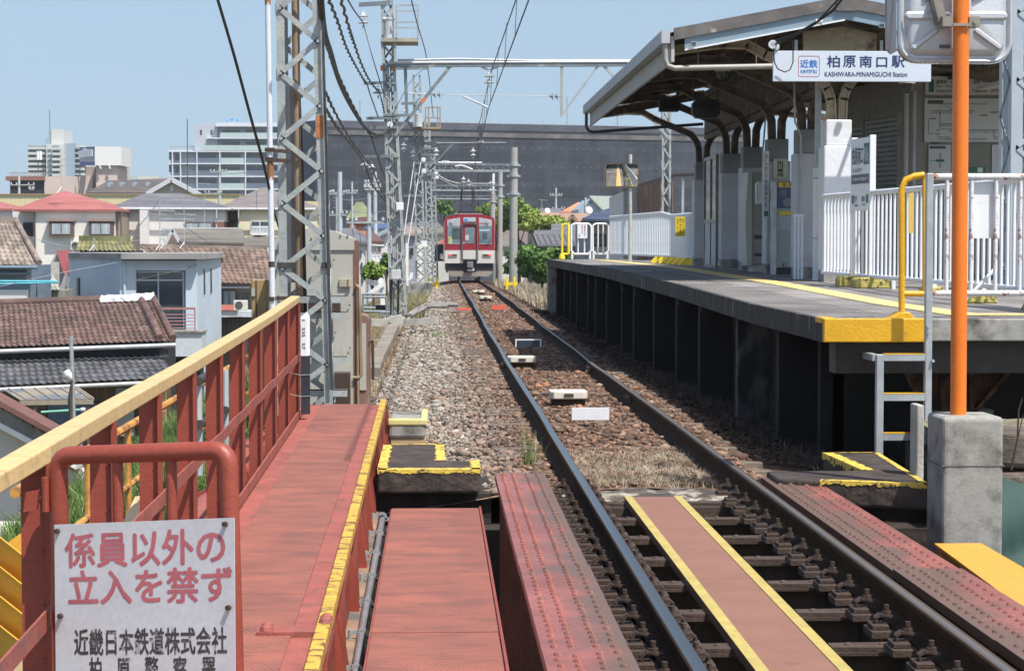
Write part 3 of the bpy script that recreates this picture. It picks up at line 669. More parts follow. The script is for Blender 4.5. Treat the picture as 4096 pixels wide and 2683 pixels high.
def sqp(m,z0,z1,peak=False):
 c=[p,p+V(.05,-.004,0),p+V(.078,.05,0),p+V(.028,.054,0)]
 m.prism([V(q.x,q.y,z0)for q in c],(0,0,z1-z0))
 if peak:
  pk_=(c[2]+c[3])/2;m.add([V(q.x,q.y,z1)for q in c]+[V(pk_.x,pk_.y,z1+.045)],[(0,1,4),(1,2,4),(2,3,4),(3,0,4)])
m=MB();sqp(m,mid,top,True);build(m,'upper_post',WHTC,kp)
m=MB();sqp(m,p.z-.02,mid-.001);build(m,'lower_post',mat('black_post_paint',(.035,.037,.05),.4,var=.2),kp)
zz=top-.02
text('1   535   57',V(p.x+.038,p.y-.0045,zz),(0,0,-(zz-mid-.06)),(-.026,0.001,0),mat('black_figures',(.02,.02,.02),.5),kp,weight=.01)
m=MB()
for q in(.33,.14):
 z=lerp(p.z,mid,q*2);m.tube([p+V(-.25,.1,z-p.z+.05),p+V(-.005,-.006,z-p.z),p+V(.056,-.01,z-p.z+.003),p+V(.084,.05,z-p.z)],.002,5)
build(m,'tie_wire',mat('pale_green_wire',(.35,.5,.45),.5),kp)
# platform
def pz(y):return interp(y,[15,18.8,24.6,34.8,54.7],[.985,1.0,1.08,1.17,1.2])
def pxe(y):return 2.98+(cx(y)-1.53)
ASPH=bpy.data.materials.new('platform_surface');ASPH.use_nodes=True
def asph():
 t=ASPH.node_tree;N=t.nodes;L=t.links;b=N['Principled BSDF']
 g=N.new('ShaderNodeNewGeometry');sp=N.new('ShaderNodeSeparateXYZ');L.new(g.outputs['Position'],sp.inputs[0])
 n1=N.new('ShaderNodeTexNoise');n1.inputs['Scale'].default_value=1.3;n1.inputs['Detail'].default_value=8;L.new(g.outputs['Position'],n1.inputs['Vector'])
 r=N.new('ShaderNodeValToRGB');r.color_ramp.elements[0].position=.35;r.color_ramp.elements[1].position=.68;r.color_ramp.elements[0].color=(.13,.12,.115,1);r.color_ramp.elements[1].color=(.27,.25,.235,1);L.new(n1.outputs[0],r.inputs[0])
 n2=N.new('ShaderNodeTexNoise');n2.inputs['Scale'].default_value=60;L.new(g.outputs['Position'],n2.inputs['Vector'])
 h=N.new('ShaderNodeHueSaturation');mr=N.new('ShaderNodeMapRange');L.new(n2.outputs[0],mr.inputs[0]);mr.inputs[1].default_value=.3;mr.inputs[2].default_value=.7;mr.inputs[3].default_value=.7;mr.inputs[4].default_value=1.3;L.new(r.outputs[0],h.inputs['Color']);L.new(mr.outputs[0],h.inputs['Value'])
 mo=N.new('ShaderNodeMath');mo.operation='MULTIPLY';L.new(sp.outputs[0],mo.inputs[0]);mo.inputs[1].default_value=13.0
 fr=N.new('ShaderNodeMath');fr.operation='FRACT';L.new(mo.outputs[0],fr.inputs[0])
 lt=N.new('ShaderNodeMath');lt.operation='LESS_THAN';L.new(fr.outputs[0],lt.inputs[0]);lt.inputs[1].default_value=.30
 l2=N.new('ShaderNodeMath');l2.operation='LESS_THAN';L.new(sp.outputs[0],l2.inputs[0]);l2.inputs[1].default_value=3.75
 mu=N.new('ShaderNodeMath');mu.operation='MULTIPLY';L.new(lt.outputs[0],mu.inputs[0]);L.new(l2.outputs[0],mu.inputs[1])
 x=N.new('ShaderNodeMix');x.data_type='RGBA';L.new(mu.outputs[0],x.inputs[0]);L.new(h.outputs[0],x.inputs[6]);x.inputs[7].default_value=(.035,.032,.03,1)
 L.new(x.outputs[2],b.inputs['Base Color']);b.inputs['Roughness'].default_value=.85
asph()
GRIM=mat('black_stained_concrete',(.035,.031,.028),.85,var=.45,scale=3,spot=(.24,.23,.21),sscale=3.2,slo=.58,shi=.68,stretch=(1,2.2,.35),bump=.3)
GRIMSH=mat('grimy_shade_darkened_wall',(.017,.015,.013),.9,var=.5,scale=1.6,spot=(.055,.05,.044),sscale=1.3,slo=.54,shi=.72,bump=.3)  # grime, with the shade under the platform also painted into the near-black tone
XR=6.25
pf=thing('station_platform','concrete station platform with dark stained fascia on piers beside the track','platform',(4.6,34,-.3))
ys=[15.2,16.5,18.8,21,24.6,28,31,34.8,40,46,54.7]
def slab(xa,xb,z0,z1,ys,name,mt,bev=0):
 m=MB();vs=[]
 for y in ys:
  a=xa(y)if callable(xa)else xa;b_=xb(y)if callable(xb)else xb
  vs+=[(a,y,pz(y)+z0),(b_,y,pz(y)+z0),(b_,y,pz(y)+z1),(a,y,pz(y)+z1)]
 n=len(ys);m.add(vs,[(0,1,2,3),tuple((n-1)*4+k for k in range(4))[::-1]]+[(i*4+k,i*4+4+k,i*4+4+(k+1)%4,i*4+(k+1)%4)for i in range(n-1)for k in range(4)])
 return build(m,name,mt,pf,bevel=bev)
slab(lambda y:pxe(y)+.05,lambda y:XR if y<25.9 else(9.6 if y<40 else 6.6),-.16,.0,[15.27]+ys[1:5]+[25.89,25.9]+ys[5:8]+[39.99,40.0]+ys[9:],'deck',ASPH)
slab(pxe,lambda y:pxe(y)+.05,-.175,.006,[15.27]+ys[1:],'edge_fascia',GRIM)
m=MB();m.box(pxe(15)-.0,3.78,15.2,15.27,.985-.172,.985+.012);m.box(pxe(15)-.004,pxe(15)+.1,15.27,15.55,.985-.03,.985+.016);build(m,'yellow_end',YELS,pf,bevel=.008)
m=MB();m.box(3.782,XR,15.205,15.27,.985-.165,.985+.008);build(m,'end_fascia',CONC,pf,bevel=.01)
m=MB();m.box(pxe(15)+.12,XR-.1,15.35,15.6,.985-.42,.985-.17);build(m,'edge_beam',DARKST,pf)
k=0
for i in range(14):
 y=18.4+2.66*i;X=pxe(y)+.19+.03*math.sin(i*2.3);m=MB();m.box(X,X+.5,y-.08,y+.08,-.5,pz(y)-.17)
 build(m,'pier',mat('pale_worn_pier',(.13,.13,.125),.85,var=.3,scale=3,spot=(.02,.02,.018),sscale=2.4,slo=.40,shi=.5,stretch=(1,1,.5))if i==1 else mat('grimy_shade_darkened_pier',(.016,.014,.013),.9,var=.4,scale=3,spot=(.12,.115,.105),sscale=3,slo=.62,shi=.7,stretch=(1,1,.4)),pf,bevel=.01)  # grimy concrete, darkened further to stand in for shade below the deck
m=MB();m.box(pxe(54)+.0,pxe(54)+.25,54.0,54.6,-.5,1.02);build(m,'end_pier',CONC,pf)
m=MB();[m.box(pxe(30)+.55,pxe(30)+.65,a_,b_,-.6,z_)for a_,b_,z_ in((17.6,22,.82),(22.002,30,.9),(30.002,54.2,.99))];build(m,'recessed_wall',GRIMSH,pf)
m=MB();m.box(pxe(30)+.44,5.3,17.6,17.75,-.6,.75);build(m,'end_wall',GRIMSH,pf)
BRK=mat('rusty_brown_bracket',(.15,.075,.045),.8,var=.5,scale=5,c2=(.26,.12,.065),spot=(.02,.014,.012),sscale=4,slo=.5,shi=.62,bump=.3)
m=MB();Yb=16.6
def pb(px,py):return at(px,py,Yb)
poly=[pb(3600,1405),pb(4096+90,1405),pb(4096+90,1470),pb(4040,1470),pb(3895,1640),pb(3700,1640),pb(3640,1540),pb(3610,1470)]
m.prism(poly,(0,.03,0));build(m,'bracket_web',BRK,pf)
m=MB()
for a,b_ in((pb(3560,1400),pb(4200,1400)),(pb(4040,1470),pb(3890,1645)),(pb(3610,1460),pb(3705,1640)),(pb(3760,1470),pb(3765,1640)),(pb(3875,1470),pb(3880,1640)),(pb(3760,1475),pb(4035,1475))):m.bar(a+V(0,-.03,0),b_+V(0,-.03,0),.1,.035,up=(0,0,1))
build(m,'bracket_flange',BRK,pf)
m=MB();a=pb(3700,1640);b_=pb(3975,1640);m.box(a.x,b_.x,Yb,Yb+.5,-1.2,a.z);build(m,'bracket_pier',CONC,pf)
TACT=mat('yellow_tactile_paving',(.74,.56,.22),.65,var=.08,scale=6,spot=(.55,.44,.24),sscale=8,slo=.6,shi=.7,bump=.5,bscale=70)
slab(lambda y:4.16+cx(y)-1.53,lambda y:4.46+cx(y)-1.53,.002,.009,[15.9]+ys[1:-1]+[54.2],'tactile_strip',TACT)
m=MB();m.box(4.47,5.6,16.0,16.3,pz(16)+.003,pz(16)+.010);build(m,'tactile_end',TACT,pf)
m=MB()
for(x0,x1,y0,y1)in((3.05,3.5,32.3,32.36),(3.1,3.7,42,42.09),(3.2,3.7,45.2,45.35),(3.6,3.9,24,24.05)):m.box(x0,x1,y0,y1,pz(y0)+.003,pz(y0)+.006)
build(m,'painted_mark',WHTC,pf)
# galvanised ladder and end handrails
ld=thing('platform_ladder','galvanised steel ladder with yellow nosed rungs up to the platform end','ladder',(3.5,15,-.3))
LY=14.98
a=at(3518,1455,LY);b_=at(3711,1455,LY);m=MB();m.box(a.x-.028,a.x+.028,LY-.03,LY+.03,-.35,at(0,1424,LY).z);build(m,'stile',GALV,ld,bevel=.006)
m=MB();m.box(b_.x-.026,b_.x+.026,LY-.03,LY+.03,-.35,at(0,688,LY).z);build(m,'tall_stile',GALV,ld,bevel=.006)
for(y0,y1)in((1424,1450),(1584,1612),(1745,1773)):
 z1=at(0,y0,LY).z;z0=at(0,y1,LY).z;m=MB();m.box(a.x+.028,b_.x-.026,LY-.028,LY+.03,z0,z1);o=build(m,'rung',GALV,ld)
 m=MB();m.box(a.x+.029,b_.x-.027,LY-.029,LY+.031,z1,z1+.006);build(m,'nosing',YELS,o)
m=MB();m.bar(V(a.x-.028,LY,at(0,1438,LY).z),V(a.x-.03,LY+.62,at(0,1438,LY).z),.05,.05);build(m,'stay',GALV,ld)
m=MB()
for z in(1310,1335,1450):m.tube([(b_.x-(.01 if z<1400 else-.028),LY-.032,at(0,z,LY).z),(b_.x-(.01 if z<1400 else-.028),LY-.055,at(0,z,LY).z)],.013,6)
build(m,'bolt',GALV,ld)
def tubefence(name,label,pts,top,bot,n,r,mt,group=None,rp=None,legs=None,cat='fence',extra=None):
 """railing of upright tubes between two posts: pts along the base line (x, y), heights top/bot as functions of y"""
 t=thing(name,label,cat,(pts[0][0],pts[0][1],bot(pts[0][1])),group)
 def P(s):
  k=s*(len(pts)-1);i=min(int(k),len(pts)-2);f_=k-i
  return lerp(pts[i][0],pts[i+1][0],f_),lerp(pts[i][1],pts[i+1][1],f_)
 m=MB();q=[P(i/16)for i in range(17)];m.tube([(x,y,top(y))for x,y in q],rp or r*1.5,10);build(m,'top_rail',mt,t,smooth=True)
 m=MB();m.tube([(x,y,bot(y))for x,y in q],(rp or r*1.5)*.85,8);build(m,'bottom_rail',mt,t,smooth=True)
 for i in range(n):
  x,y=P((i+.5)/n);m=MB();m.tube([(x,y,bot(y)),(x,y,top(y))],r,7,caps=False);build(m,'upright',mt,t,smooth=True)
 return t
yg=thing('gate_hoop','orange yellow tubular hoop with a base block at the platform end','barrier',tuple(at(3605,1250,15.4)))
GYY=15.42
p1=at(3607,1245,GYY);p2=at(3607,705,GYY);p3=at(3697,700,GYY);p4=at(3697,1175,GYY)
m=MB();c=.1;m.tube([p1,V(p2.x,GYY,p2.z-c),V(p2.x+c*.3,GYY,p2.z-c*.3),V(p2.x+c,GYY,p2.z),p3],.026,12);build(m,'hoop',YELS,yg,smooth=True)
m=MB();m.tube([p3,p4],.016,10);m.tube([at(3607,1175,GYY),p4],.024,10);build(m,'inner_bar',YELS,yg,smooth=True)
m=MB();q=.986;m.prism([(p1.x-.12,GYY-.1,q),(p1.x-.03,GYY-.1,q+.055),(p1.x+.04,GYY-.1,q+.055),(p1.x+.09,GYY-.1,q)],(0,.2,0));build(m,'base_block',YELS,yg,bevel=.008)
m=MB();a=at(3635,772,GYY+.25);b_=at(3655,932,GYY+.25);m.box(a.x,b_.x,GYY+.25,GYY+.256,b_.z,a.z);yb_=build(m,'warning_plate',mat('pale_yellow_plate',(.66,.48,.12),.5,var=.06),yg)
er=thing('platform_end_railing','white tubular railing with peeling rusty paint across the platform end','railing',(4.6,15.45,1.0))
WRST=mat('rust_peeling_white_paint',(.66,.66,.68),.55,var=.06,scale=6,spot=(.26,.10,.05),sscale=8,slo=.54,shi=.58,bump=.2)
EY=15.45;z1=at(0,702,EY).z;z0=at(0,1176,EY).z;xa=at(3737,0,EY).x;xb=6.2
m=MB();m.tube([(xa,EY,z1),(xb,EY,z1)],.026,12);build(m,'top_rail',WRST,er,smooth=True)
m=MB();m.tube([(xa,EY,z0),(xb,EY,z0)],.023,12);build(m,'bottom_rail',WRST,er,smooth=True)
x=at(3796,0,EY).x
while x<xb:m=MB();m.tube([(x,EY,z0),(x,EY,z1)],.0165,10);build(m,'upright',WRST,er,smooth=True);x+=.193
a=at(3876,730,EY+.03);b_=at(3998,953,EY+.03);t=thing('blank_panel','blank white board wired to the rusty platform end railing','board',(a.x,EY+.03,b_.z))
m=MB();m.box(a.x,b_.x,EY+.03,EY+.036,b_.z,a.z);build(m,'panel',WHTC,t)
FX=5.3
fn=tubefence('platform_fence','long white fence of upright tubes along the back of the platform near the station sign',[(5.03,25.75),(FX,18.0),(FX+.05,15.6)],lambda y:interp(y,[15.6,18.07,27.1],[2.14,2.15,2.21]),lambda y:interp(y,[15.6,18.07,27.1],[1.155,1.17,1.225]),86,.017,WHT,rp=.03)
for y in np.arange(17.2,25.6,1.9):
 m=MB();m.box(FX-.02,FX+.02,y-.03,y+.03,pz(y),1.19);build(m,'leg',WHT,fn)
for y in(17.2,19.1,21.0,25.3):
 t=thing('fence_foot','mossy yellow concrete foot of the white platform fence','foot block',(FX-.05,y,pz(y)),'yellow fence feet')
 m=MB();z=pz(y);m.prism([(FX-.17,y-.11,z),(FX+.12,y-.11,z),(FX+.09,y-.11,z+.09),(FX-.13,y-.11,z+.09)],(0,.22,0))
 build(m,'block',mat('mossy_yellow_concrete',(.52,.43,.12),.8,var=.2,scale=7,spot=(.07,.07,.03),sscale=7,slo=.54,shi=.6,bump=.4),t,bevel=.015)
m=MB()
for(s,e)in((18.6,19.0),):m.tube([(FX-.35,s,pz(s)),(FX-.02,s,1.35)],.018,8)
build(m,'brace',WHT,fn,smooth=True)
sn=thing('station_name_sign','white station name board on two square posts in front of the white fence','sign',(5.03,23.6,1.05))
A=at(3406,552,23.95);B=at(3479,535,23.3);hgt=A.z-at(3406,838,23.95).z
d=(B-A);d.z=0;nn=V(-abs(d.y),-abs(d.x),0).normalized()
for(p,nm)in((V(A.x,A.y,0),'post'),(V(B.x,B.y,0),'post')):
 m=MB();zt=A.z;m.obox((p.x+.035,p.y,(pz(23.5)+zt)/2),(.035,0,0),(0,.03,0),(0,0,(zt-pz(23.5))/2));build(m,nm,WHTC,sn,bevel=.004)
m=MB();Az=A.z-.02;m.prism([(A.x,A.y,Az-hgt),(B.x,B.y,Az-hgt),(B.x,B.y,Az),(A.x,A.y,Az)],-nn*.02);build(m,'board',WHTC,sn)
TKB=mat('dark_grey_print',(.04,.045,.06),.5,var=.05);TG=mat('green_sign_panel',(.03,.16,.11),.5,var=.05);TGR=mat('slate_band',(.10,.105,.12),.5,var=.05)
def sb(u0,v0,u1,v1):return V(lerp(A.x,B.x,u0),lerp(A.y,B.y,u0),Az-hgt*v0),d*(u1-u0),V(0,0,-hgt*(v1-v0))
def sq(mb,u0,v0,u1,v1,l=.003):
 o_,r_,dd=sb(u0,v0,u1,v1);o_=o_+nn*l;mb.quad(o_,o_+r_,o_+r_+dd,o_+dd)
m=MB();sq(m,.70,.08,.98,.37);build(m,'number_panel',TG,sn)
m=MB();sq(m,.02,.50,.98,.63);build(m,'arrow_band',TGR,sn)
m=MB();sq(m,.05,.78,.16,.90);sq(m,.84,.78,.95,.90);build(m,'route_square',TG,sn)
for s,u0,v0,u1,v1,mm in(('柏原南口',.06,.12,.66,.36,TKB),('N16',.73,.13,.96,.33,WHTC),('かしわらみなみぐち',.10,.41,.62,.47,TKB),('← Kashiwara-minamiguchi →',.05,.53,.95,.60,WHTC),('堅下',.20,.80,.36,.88,TKB),('道明寺',.60,.80,.80,.88,TKB),('Kashiwara',.20,.90,.40,.94,TKB),('Domyoji',.62,.90,.80,.94,TKB)):
 o_,r_,dd=sb(u0,v0,u1,v1);text(s,o_+nn*.006,r_,dd,mm,sn,weight=.01,lift=.0)
for(px,y)in((3390,23.9),(3462,23.3)):
 t=thing('sign_foot','yellow concrete foot block under the station name board','foot block',tuple(at(px,1150,y)),'yellow feet of the name board');X=(A.x if px<3400 else B.x)+.03;z=pz(y)
 m=MB();m.prism([(X-.2,y-.14,z),(X+.26,y-.14,z),(X+.26,y-.14,z+.10),(X+.2,y-.14,z+.125),(X-.16,y-.14,z+.125),(X-.2,y-.14,z+.10)],(0,.28,0));build(m,'block',MATS['mossy_yellow_concrete'],t,bevel=.012)
# far end of the platform
FY=54.3
t=thing('gate_hoop','bright yellow tubular hoop at the far end of the platform','barrier',tuple(at(2248,1035,FY)))
p1=at(2248,1036,FY);p2=at(2248,897,FY);p3=at(2274,897,FY);p4=at(2274,1016,FY);YB=mat('bright_yellow_paint',(.80,.58,.03),.45,var=.05)
m=MB();m.tube([p1,p2-V(0,0,.08),p2+V(.03,0,-.02),p2+V(.08,0,0),p3,p4],.035,10);m.tube([at(2248,1016,FY),p4],.03,8);m.lathe(p1,((.09,0),(.09,.05),(.05,.15)),10);build(m,'hoop',YB,t,smooth=True)
t=thing('platform_gate','white tubular gate with a hanging notice at the far platform end','gate',tuple(at(2320,1035,FY)))
for(x0,x1,nm)in((2285,2365,'leaf'),(2371,2434,'fixed_panel')):
 m=MB();a,b_,c,e=at(x0,895,FY),at(x1,895,FY),at(x1,1016,FY),at(x0,1016,FY);q=.09
 m.tube([a+V(0,0,-q),a+V(.03,0,-.03),a+V(q,0,0),b_+V(-q,0,0),b_+V(-.03,0,-.03),b_+V(0,0,-q),c+V(0,0,q),c+V(-q,0,0),e+V(q,0,0),e+V(0,0,q),a+V(0,0,-q)],.028,8)
 for f_ in(.34,.66):m.tube([lerp(a,b_,f_),lerp(e,c,f_)],.02,8)
 m.tube([at(x0+3,1010,FY),at(x0+3,1037,FY)],.03,8);m.tube([at(x1-5,1010,FY),at(x1-5,1037,FY)],.03,8)
 build(m,nm,WHTC,t,smooth=True)
a=at(2310,898,FY-.05);b_=at(2349,953,FY-.05);nb2=thing('gate_notice','small white notice with vertical writing on the far platform gate','notice',tuple(b_))
m=MB();m.box(a.x,b_.x,FY-.06,FY-.05,b_.z,a.z);build(m,'plate',WHTC,nb2);hh=a.z-b_.z;ww=b_.x-a.x
text('関\n係\n者\n以\n外\nの',(a.x+ww*.66,FY-.061,a.z-hh*.08),(ww*.17,0,0),(0,0,-hh*.8),TKB,nb2,weight=.012);text('通\n行\nを\n禁\nず',(a.x+ww*.38,FY-.061,a.z-hh*.08),(ww*.17,0,0),(0,0,-hh*.66),TR,nb2,weight=.012)
text('駅\n長',(a.x+ww*.12,FY-.061,a.z-hh*.7),(ww*.13,0,0),(0,0,-hh*.22),TKB,nb2,weight=.012)
WB=mat('pale_blue_white_paint',(.62,.67,.72),.55,var=.06,scale=6)
tubefence('platform_fence','white close barred fence along the back of the far half of the platform',[(5.17,39.6),(5.1,43.0),(4.75,54.2)],lambda y:interp(y,[39,43,44,54],[2.2,2.22,2.3,2.35]),lambda y:interp(y,[39,54],[1.34,1.36]),80,.03,WB,rp=.035)
for i in range(6):
 y=40.4+i*.9;X=interp(y,[39.6,43,54.2],[5.17,5.1,4.75])
 t=thing('fence_foot','small yellow foot block of the far white platform fence','foot block',(X,y,pz(y)),'small yellow feet of the far fence');m=MB();z=pz(y);m.prism([(X-.22,y-.08,z),(X+.1,y-.08,z),(X+.05,y-.08,z+.14),(X-.08,y-.08,z+.14)],(0,.16,0));build(m,'block',YB,t)
a=at(2702,867,40.0);b_=at(2740,945,40.0);t=thing('warning_notice','yellow warning notice with vertical black writing on the far white fence','notice',tuple(b_))
m=MB();m.box(a.x,b_.x,40.0,40.01,b_.z,a.z);build(m,'plate',YB,t);ww=b_.x-a.x;hh=a.z-b_.z
for k,s in enumerate(('危\n険\nで\nす\nの\nで','黄\n色\nい\n線\nの\n内\n側\nで','お\n待\nち\nく\nだ\nさ\nい')):text(s,(a.x+ww*(.70-.28*k),40.0,a.z-hh*.08),(ww*.2,0,0),(0,0,-hh*(.6,.8,.7)[k]),TKB,t,weight=.01)
MY=46.;t=thing('platform_mirror','framed rectangular mirror on a rusty topped pole above the far platform','mirror',tuple(at(2521,1040,MY)))
c=at(2487,702,MY);mw=136*MY/FPX/2;mh=95*MY/FPX/2
def rrect(c,w,h,r,y,n=5):
 o=[]
 for(sx,sz,a0)in((1,1,0),(-1,1,90),(-1,-1,180),(1,-1,270)):
  for k in range(n+1):
   a=R(a0+90*k/n);o.append(V(c[0]+sx*(w-r)+r*math.cos(a),y,c[2]+sz*(h-r)+r*math.sin(a)))
 return o
m=MB();m.prism([q+V(0,-(q.z-c.z)*.3,0)for q in rrect(c,mw,mh,.08,MY)],(0,.12,0));build(m,'frame',mat('bronze_mirror_rim',(.30,.24,.17),.4,metal=.5,var=.2),t)
MIR=mat('mirror_glass',(.62,.62,.60),.03,metal=1,var=.02)
m=MB();n=12;vs=[]
for i in range(n+1):
 for j in range(n+1):
  u=i/n*2-1;v=j/n*2-1;vs.append((c.x+u*(mw-.03),MY-.012-.05*(1-.5*u*u-.5*v*v)-v*mh*.3,c.z+v*(mh-.03)))
m.add(vs,[(i*(n+1)+j,i*(n+1)+j+1,(i+1)*(n+1)+j+1,(i+1)*(n+1)+j)for i in range(n)for j in range(n)]);build(m,'glass',MIR,t,smooth=True)
m=MB();p=at(2521,618,MY+.15);m.tube([(p.x,MY+.15,pz(46)),p],.045,10);build(m,'pole',mat('rust_tipped_grey_pole',(.4,.41,.4),.5,var=.1,spot=(.35,.16,.06),sscale=3,slo=.55,shi=.6),t,smooth=True)
sh=thing('trackside_shed','low shed of white siding and rust brown corrugated sheets behind the far platform fence','shed',(5.6,47,0))
def corr(p0,p1,z0a,z1a,z0b,z1b,n,amp,mt,nm,horiz=False):
 m=MB();vs=[];k=n*4;dx=V(p1[0]-p0[0],p1[1]-p0[1],0);nr=V(-dx.y,dx.x,0).normalized()
 for i in range(k+1):
  t_=i/k;q=V(p0[0],p0[1],0)+dx*t_+nr*(amp*math.sin(2*math.pi*t_*n));vs+=[V(q.x,q.y,lerp(z0a,z0b,t_)),V(q.x,q.y,lerp(z1a,z1b,t_))]
 m.add(vs,[(i*2,i*2+2,i*2+3,i*2+1)for i in range(k)]);build(m,nm,mt,sh)
a0=at(2437,790,66);a1=at(2495,765,62);a2=at(2550,748,58);a3=at(2690,708,51);a4=at(2785,703,48)
RC=mat('rust_corrugated_sheet',(.24,.14,.10),.75,var=.25,scale=3,stretch=(6,6,.4),spot=(.36,.32,.28),sscale=5,slo=.56,shi=.64)
corr(a0,a1,-.6,a0.z,-.6,a1.z,3,.005,mat('white_lap_siding',(.62,.60,.56),.6,var=.08,scale=14,stretch=(.1,.1,6)),'siding')
corr(a1,a2,-.6,a1.z,-.6,a2.z,26,.02,mat('grey_corrugated_sheet',(.30,.28,.27),.7,var=.2,scale=3,stretch=(6,6,.4)),'grey_sheets')
corr(a2,a3,-.6,a2.z,-.6,a3.z,60,.022,RC,'rusty_sheets')
m=MB();m.bar(a1+V(0,0,.03),a3+V(0,0,.03),.1,.07);m.bar(a3+V(0,0,.03),a4+V(0,0,.03),.1,.07);build(m,'eave',mat('dark_red_brown_eave',(.07,.035,.03),.6),sh)
m=MB()
for f_ in(.45,1.0):q=a3.lerp(a4,f_);m.box(q.x-.03,q.x+.03,q.y-.03,q.y+.03,-.6,q.z)
build(m,'post',GALV,sh)
# station canopy
EX,RX,RZ=3.0,5.22,4.66
CY0,CY1=25.36,38.8
SLATE=mat('mossy_slate_verge',(.13,.12,.115),.85,var=.25,scale=4,spot=(.42,.41,.39),sscale=5,slo=.62,shi=.72,bump=.3)
LBLUE=mat('light_blue_grey_board',(.22,.30,.36),.55,var=.06,scale=3)
GUTT=mat('grey_gutter_plastic',(.40,.41,.43),.5,var=.08,scale=3,spot=(.24,.24,.25),sscale=5)
DKB=mat('sooty_brown_steel',(.125,.095,.07),.7,var=.4,scale=4,spot=(.24,.17,.105),sscale=5,slo=.55,shi=.66,bump=.25)
PLB=mat('stained_cream_steel',(.38,.31,.21),.65,var=.2,scale=3,spot=(.14,.085,.045),sscale=4,slo=.52,shi=.66,bump=.2)
cn=thing('station_canopy','station canopy with sooty Y shaped steel supports and a mossy slate gable over the platform','canopy',(5.2,32,1.1))
def rz(x):return RZ-(RX-x)*.19 if x<RX else RZ-(x-RX)*.19
def roof_part(x0,x1,y0,y1,t0,t1,name,mt,n=1):
 m=MB();m.prism([(x0,y0,rz(x0)+t0),(x1,y0,rz(x1)+t0),(x1,y0,rz(x1)+t1),(x0,y0,rz(x0)+t1)],(0,y1-y0,0));return build(m,name,mt,cn)
m=MB();vs=[];nn_=112
for i in range(nn_+1):
 y=CY0+.03+(CY1-CY0-.06)*i/nn_;a=.018*math.sin(i*math.pi/1.5)
 for x in(EX-.03,RX,9.6):vs.append((x,y,rz(x)+.03+a))
m.add(vs,[(i*3+k,i*3+3+k,i*3+4+k,i*3+1+k)for i in range(nn_)for k in range(2)]);build(m,'roof_sheet',SLATE,cn)
roof_part(EX+.02,RX-.001,CY0+.06,CY1-.02,-.02,.005,'boarding',DKB);roof_part(RX,9.55,CY0+.06,CY1-.02,-.02,.005,'boarding',DKB)
roof_part(EX+.03,RX-.12,CY0-.03,CY0+.03,-.075,.075,'verge_slate',SLATE);roof_part(RX-.12,RX+.14,CY0-.045,CY0+.03,-.09,.10,'verge_slate',SLATE);roof_part(RX+.14,9.6,CY0-.03,CY0+.03,-.075,.075,'verge_slate',SLATE)
roof_part(EX+.17,RX,CY0+.005,CY0+.05,-.215,-.076,'barge_board',LBLUE);roof_part(RX+.001,9.6,CY0+.005,CY0+.05,-.215,-.076,'barge_board',LBLUE)
roof_part(EX+.17,RX,CY0-.01,CY0+.03,-.235,-.216,'barge_trim',WHTC)
m=MB();z=rz(EX);n_=30
for i in range(n_):
 y0=CY0-.02+(CY1-CY0)*i/n_;y1=CY0-.02+(CY1-CY0)*(i+1)/n_
 m.box(EX-.13,EX-.02,y0,y1-.012,z-.11,z+.05);m.box(EX-.135,EX-.015,y1-.05,y1-.02,z-.115,z+.055)
build(m,'gutter',GUTT,cn)
m=MB();m.box(EX+.0,EX+.04,CY0+.02,CY1,z-.34,z-.02);build(m,'eave_fascia',mat('streaked_grey_board',(.40,.39,.38),.7,var=.15,scale=3,stretch=(1,3,.5),spot=(.2,.19,.18),sscale=4),cn)
m=MB();p=V(EX-.075,CY0+.04,z-.11);m.tube([p,p+V(0,0,-.2),p+V(.03,0,-.28),p+V(.12,0,-.31),V(4.6,CY0+.1,3.86)],.036,10)
build(m,'rain_pipe',mat('grey_brown_pipe',(.33,.31,.28),.5,var=.15,scale=2),cn,smooth=True)
m=MB();p=V(EX-.075,CY1-.1,z-.11);m.tube([p,p+V(0,0,-.26),p+V(.04,0,-.33),p+V(.13,0,-.36),V(5.2,CY1-.1,3.93)],.032,10);build(m,'rain_pipe',mat('dark_pipe',(.07,.075,.085),.5),cn,smooth=True)
m=MB()
for(x,y,z0,z1)in((3.35,CY0+.08,3.86,4.15),(4.1,CY0+.09,3.86,4.3)):m.tube([(x,y,z0),(x,y,z1)],.008,5)
build(m,'hanger',DKB,cn)
PIL=mat('pale_lilac_grey_paint',(.52,.52,.55),.6,var=.08,scale=2,spot=(.46,.40,.47),sscale=1.1,slo=.5,shi=.6,bump=.12)
PILW=mat('white_pillar_paint',(.70,.71,.74),.6,var=.05,scale=3,bump=.2,bscale=14)
cols=[26.0,28.1,30.6,33.05,35.4,39.1]
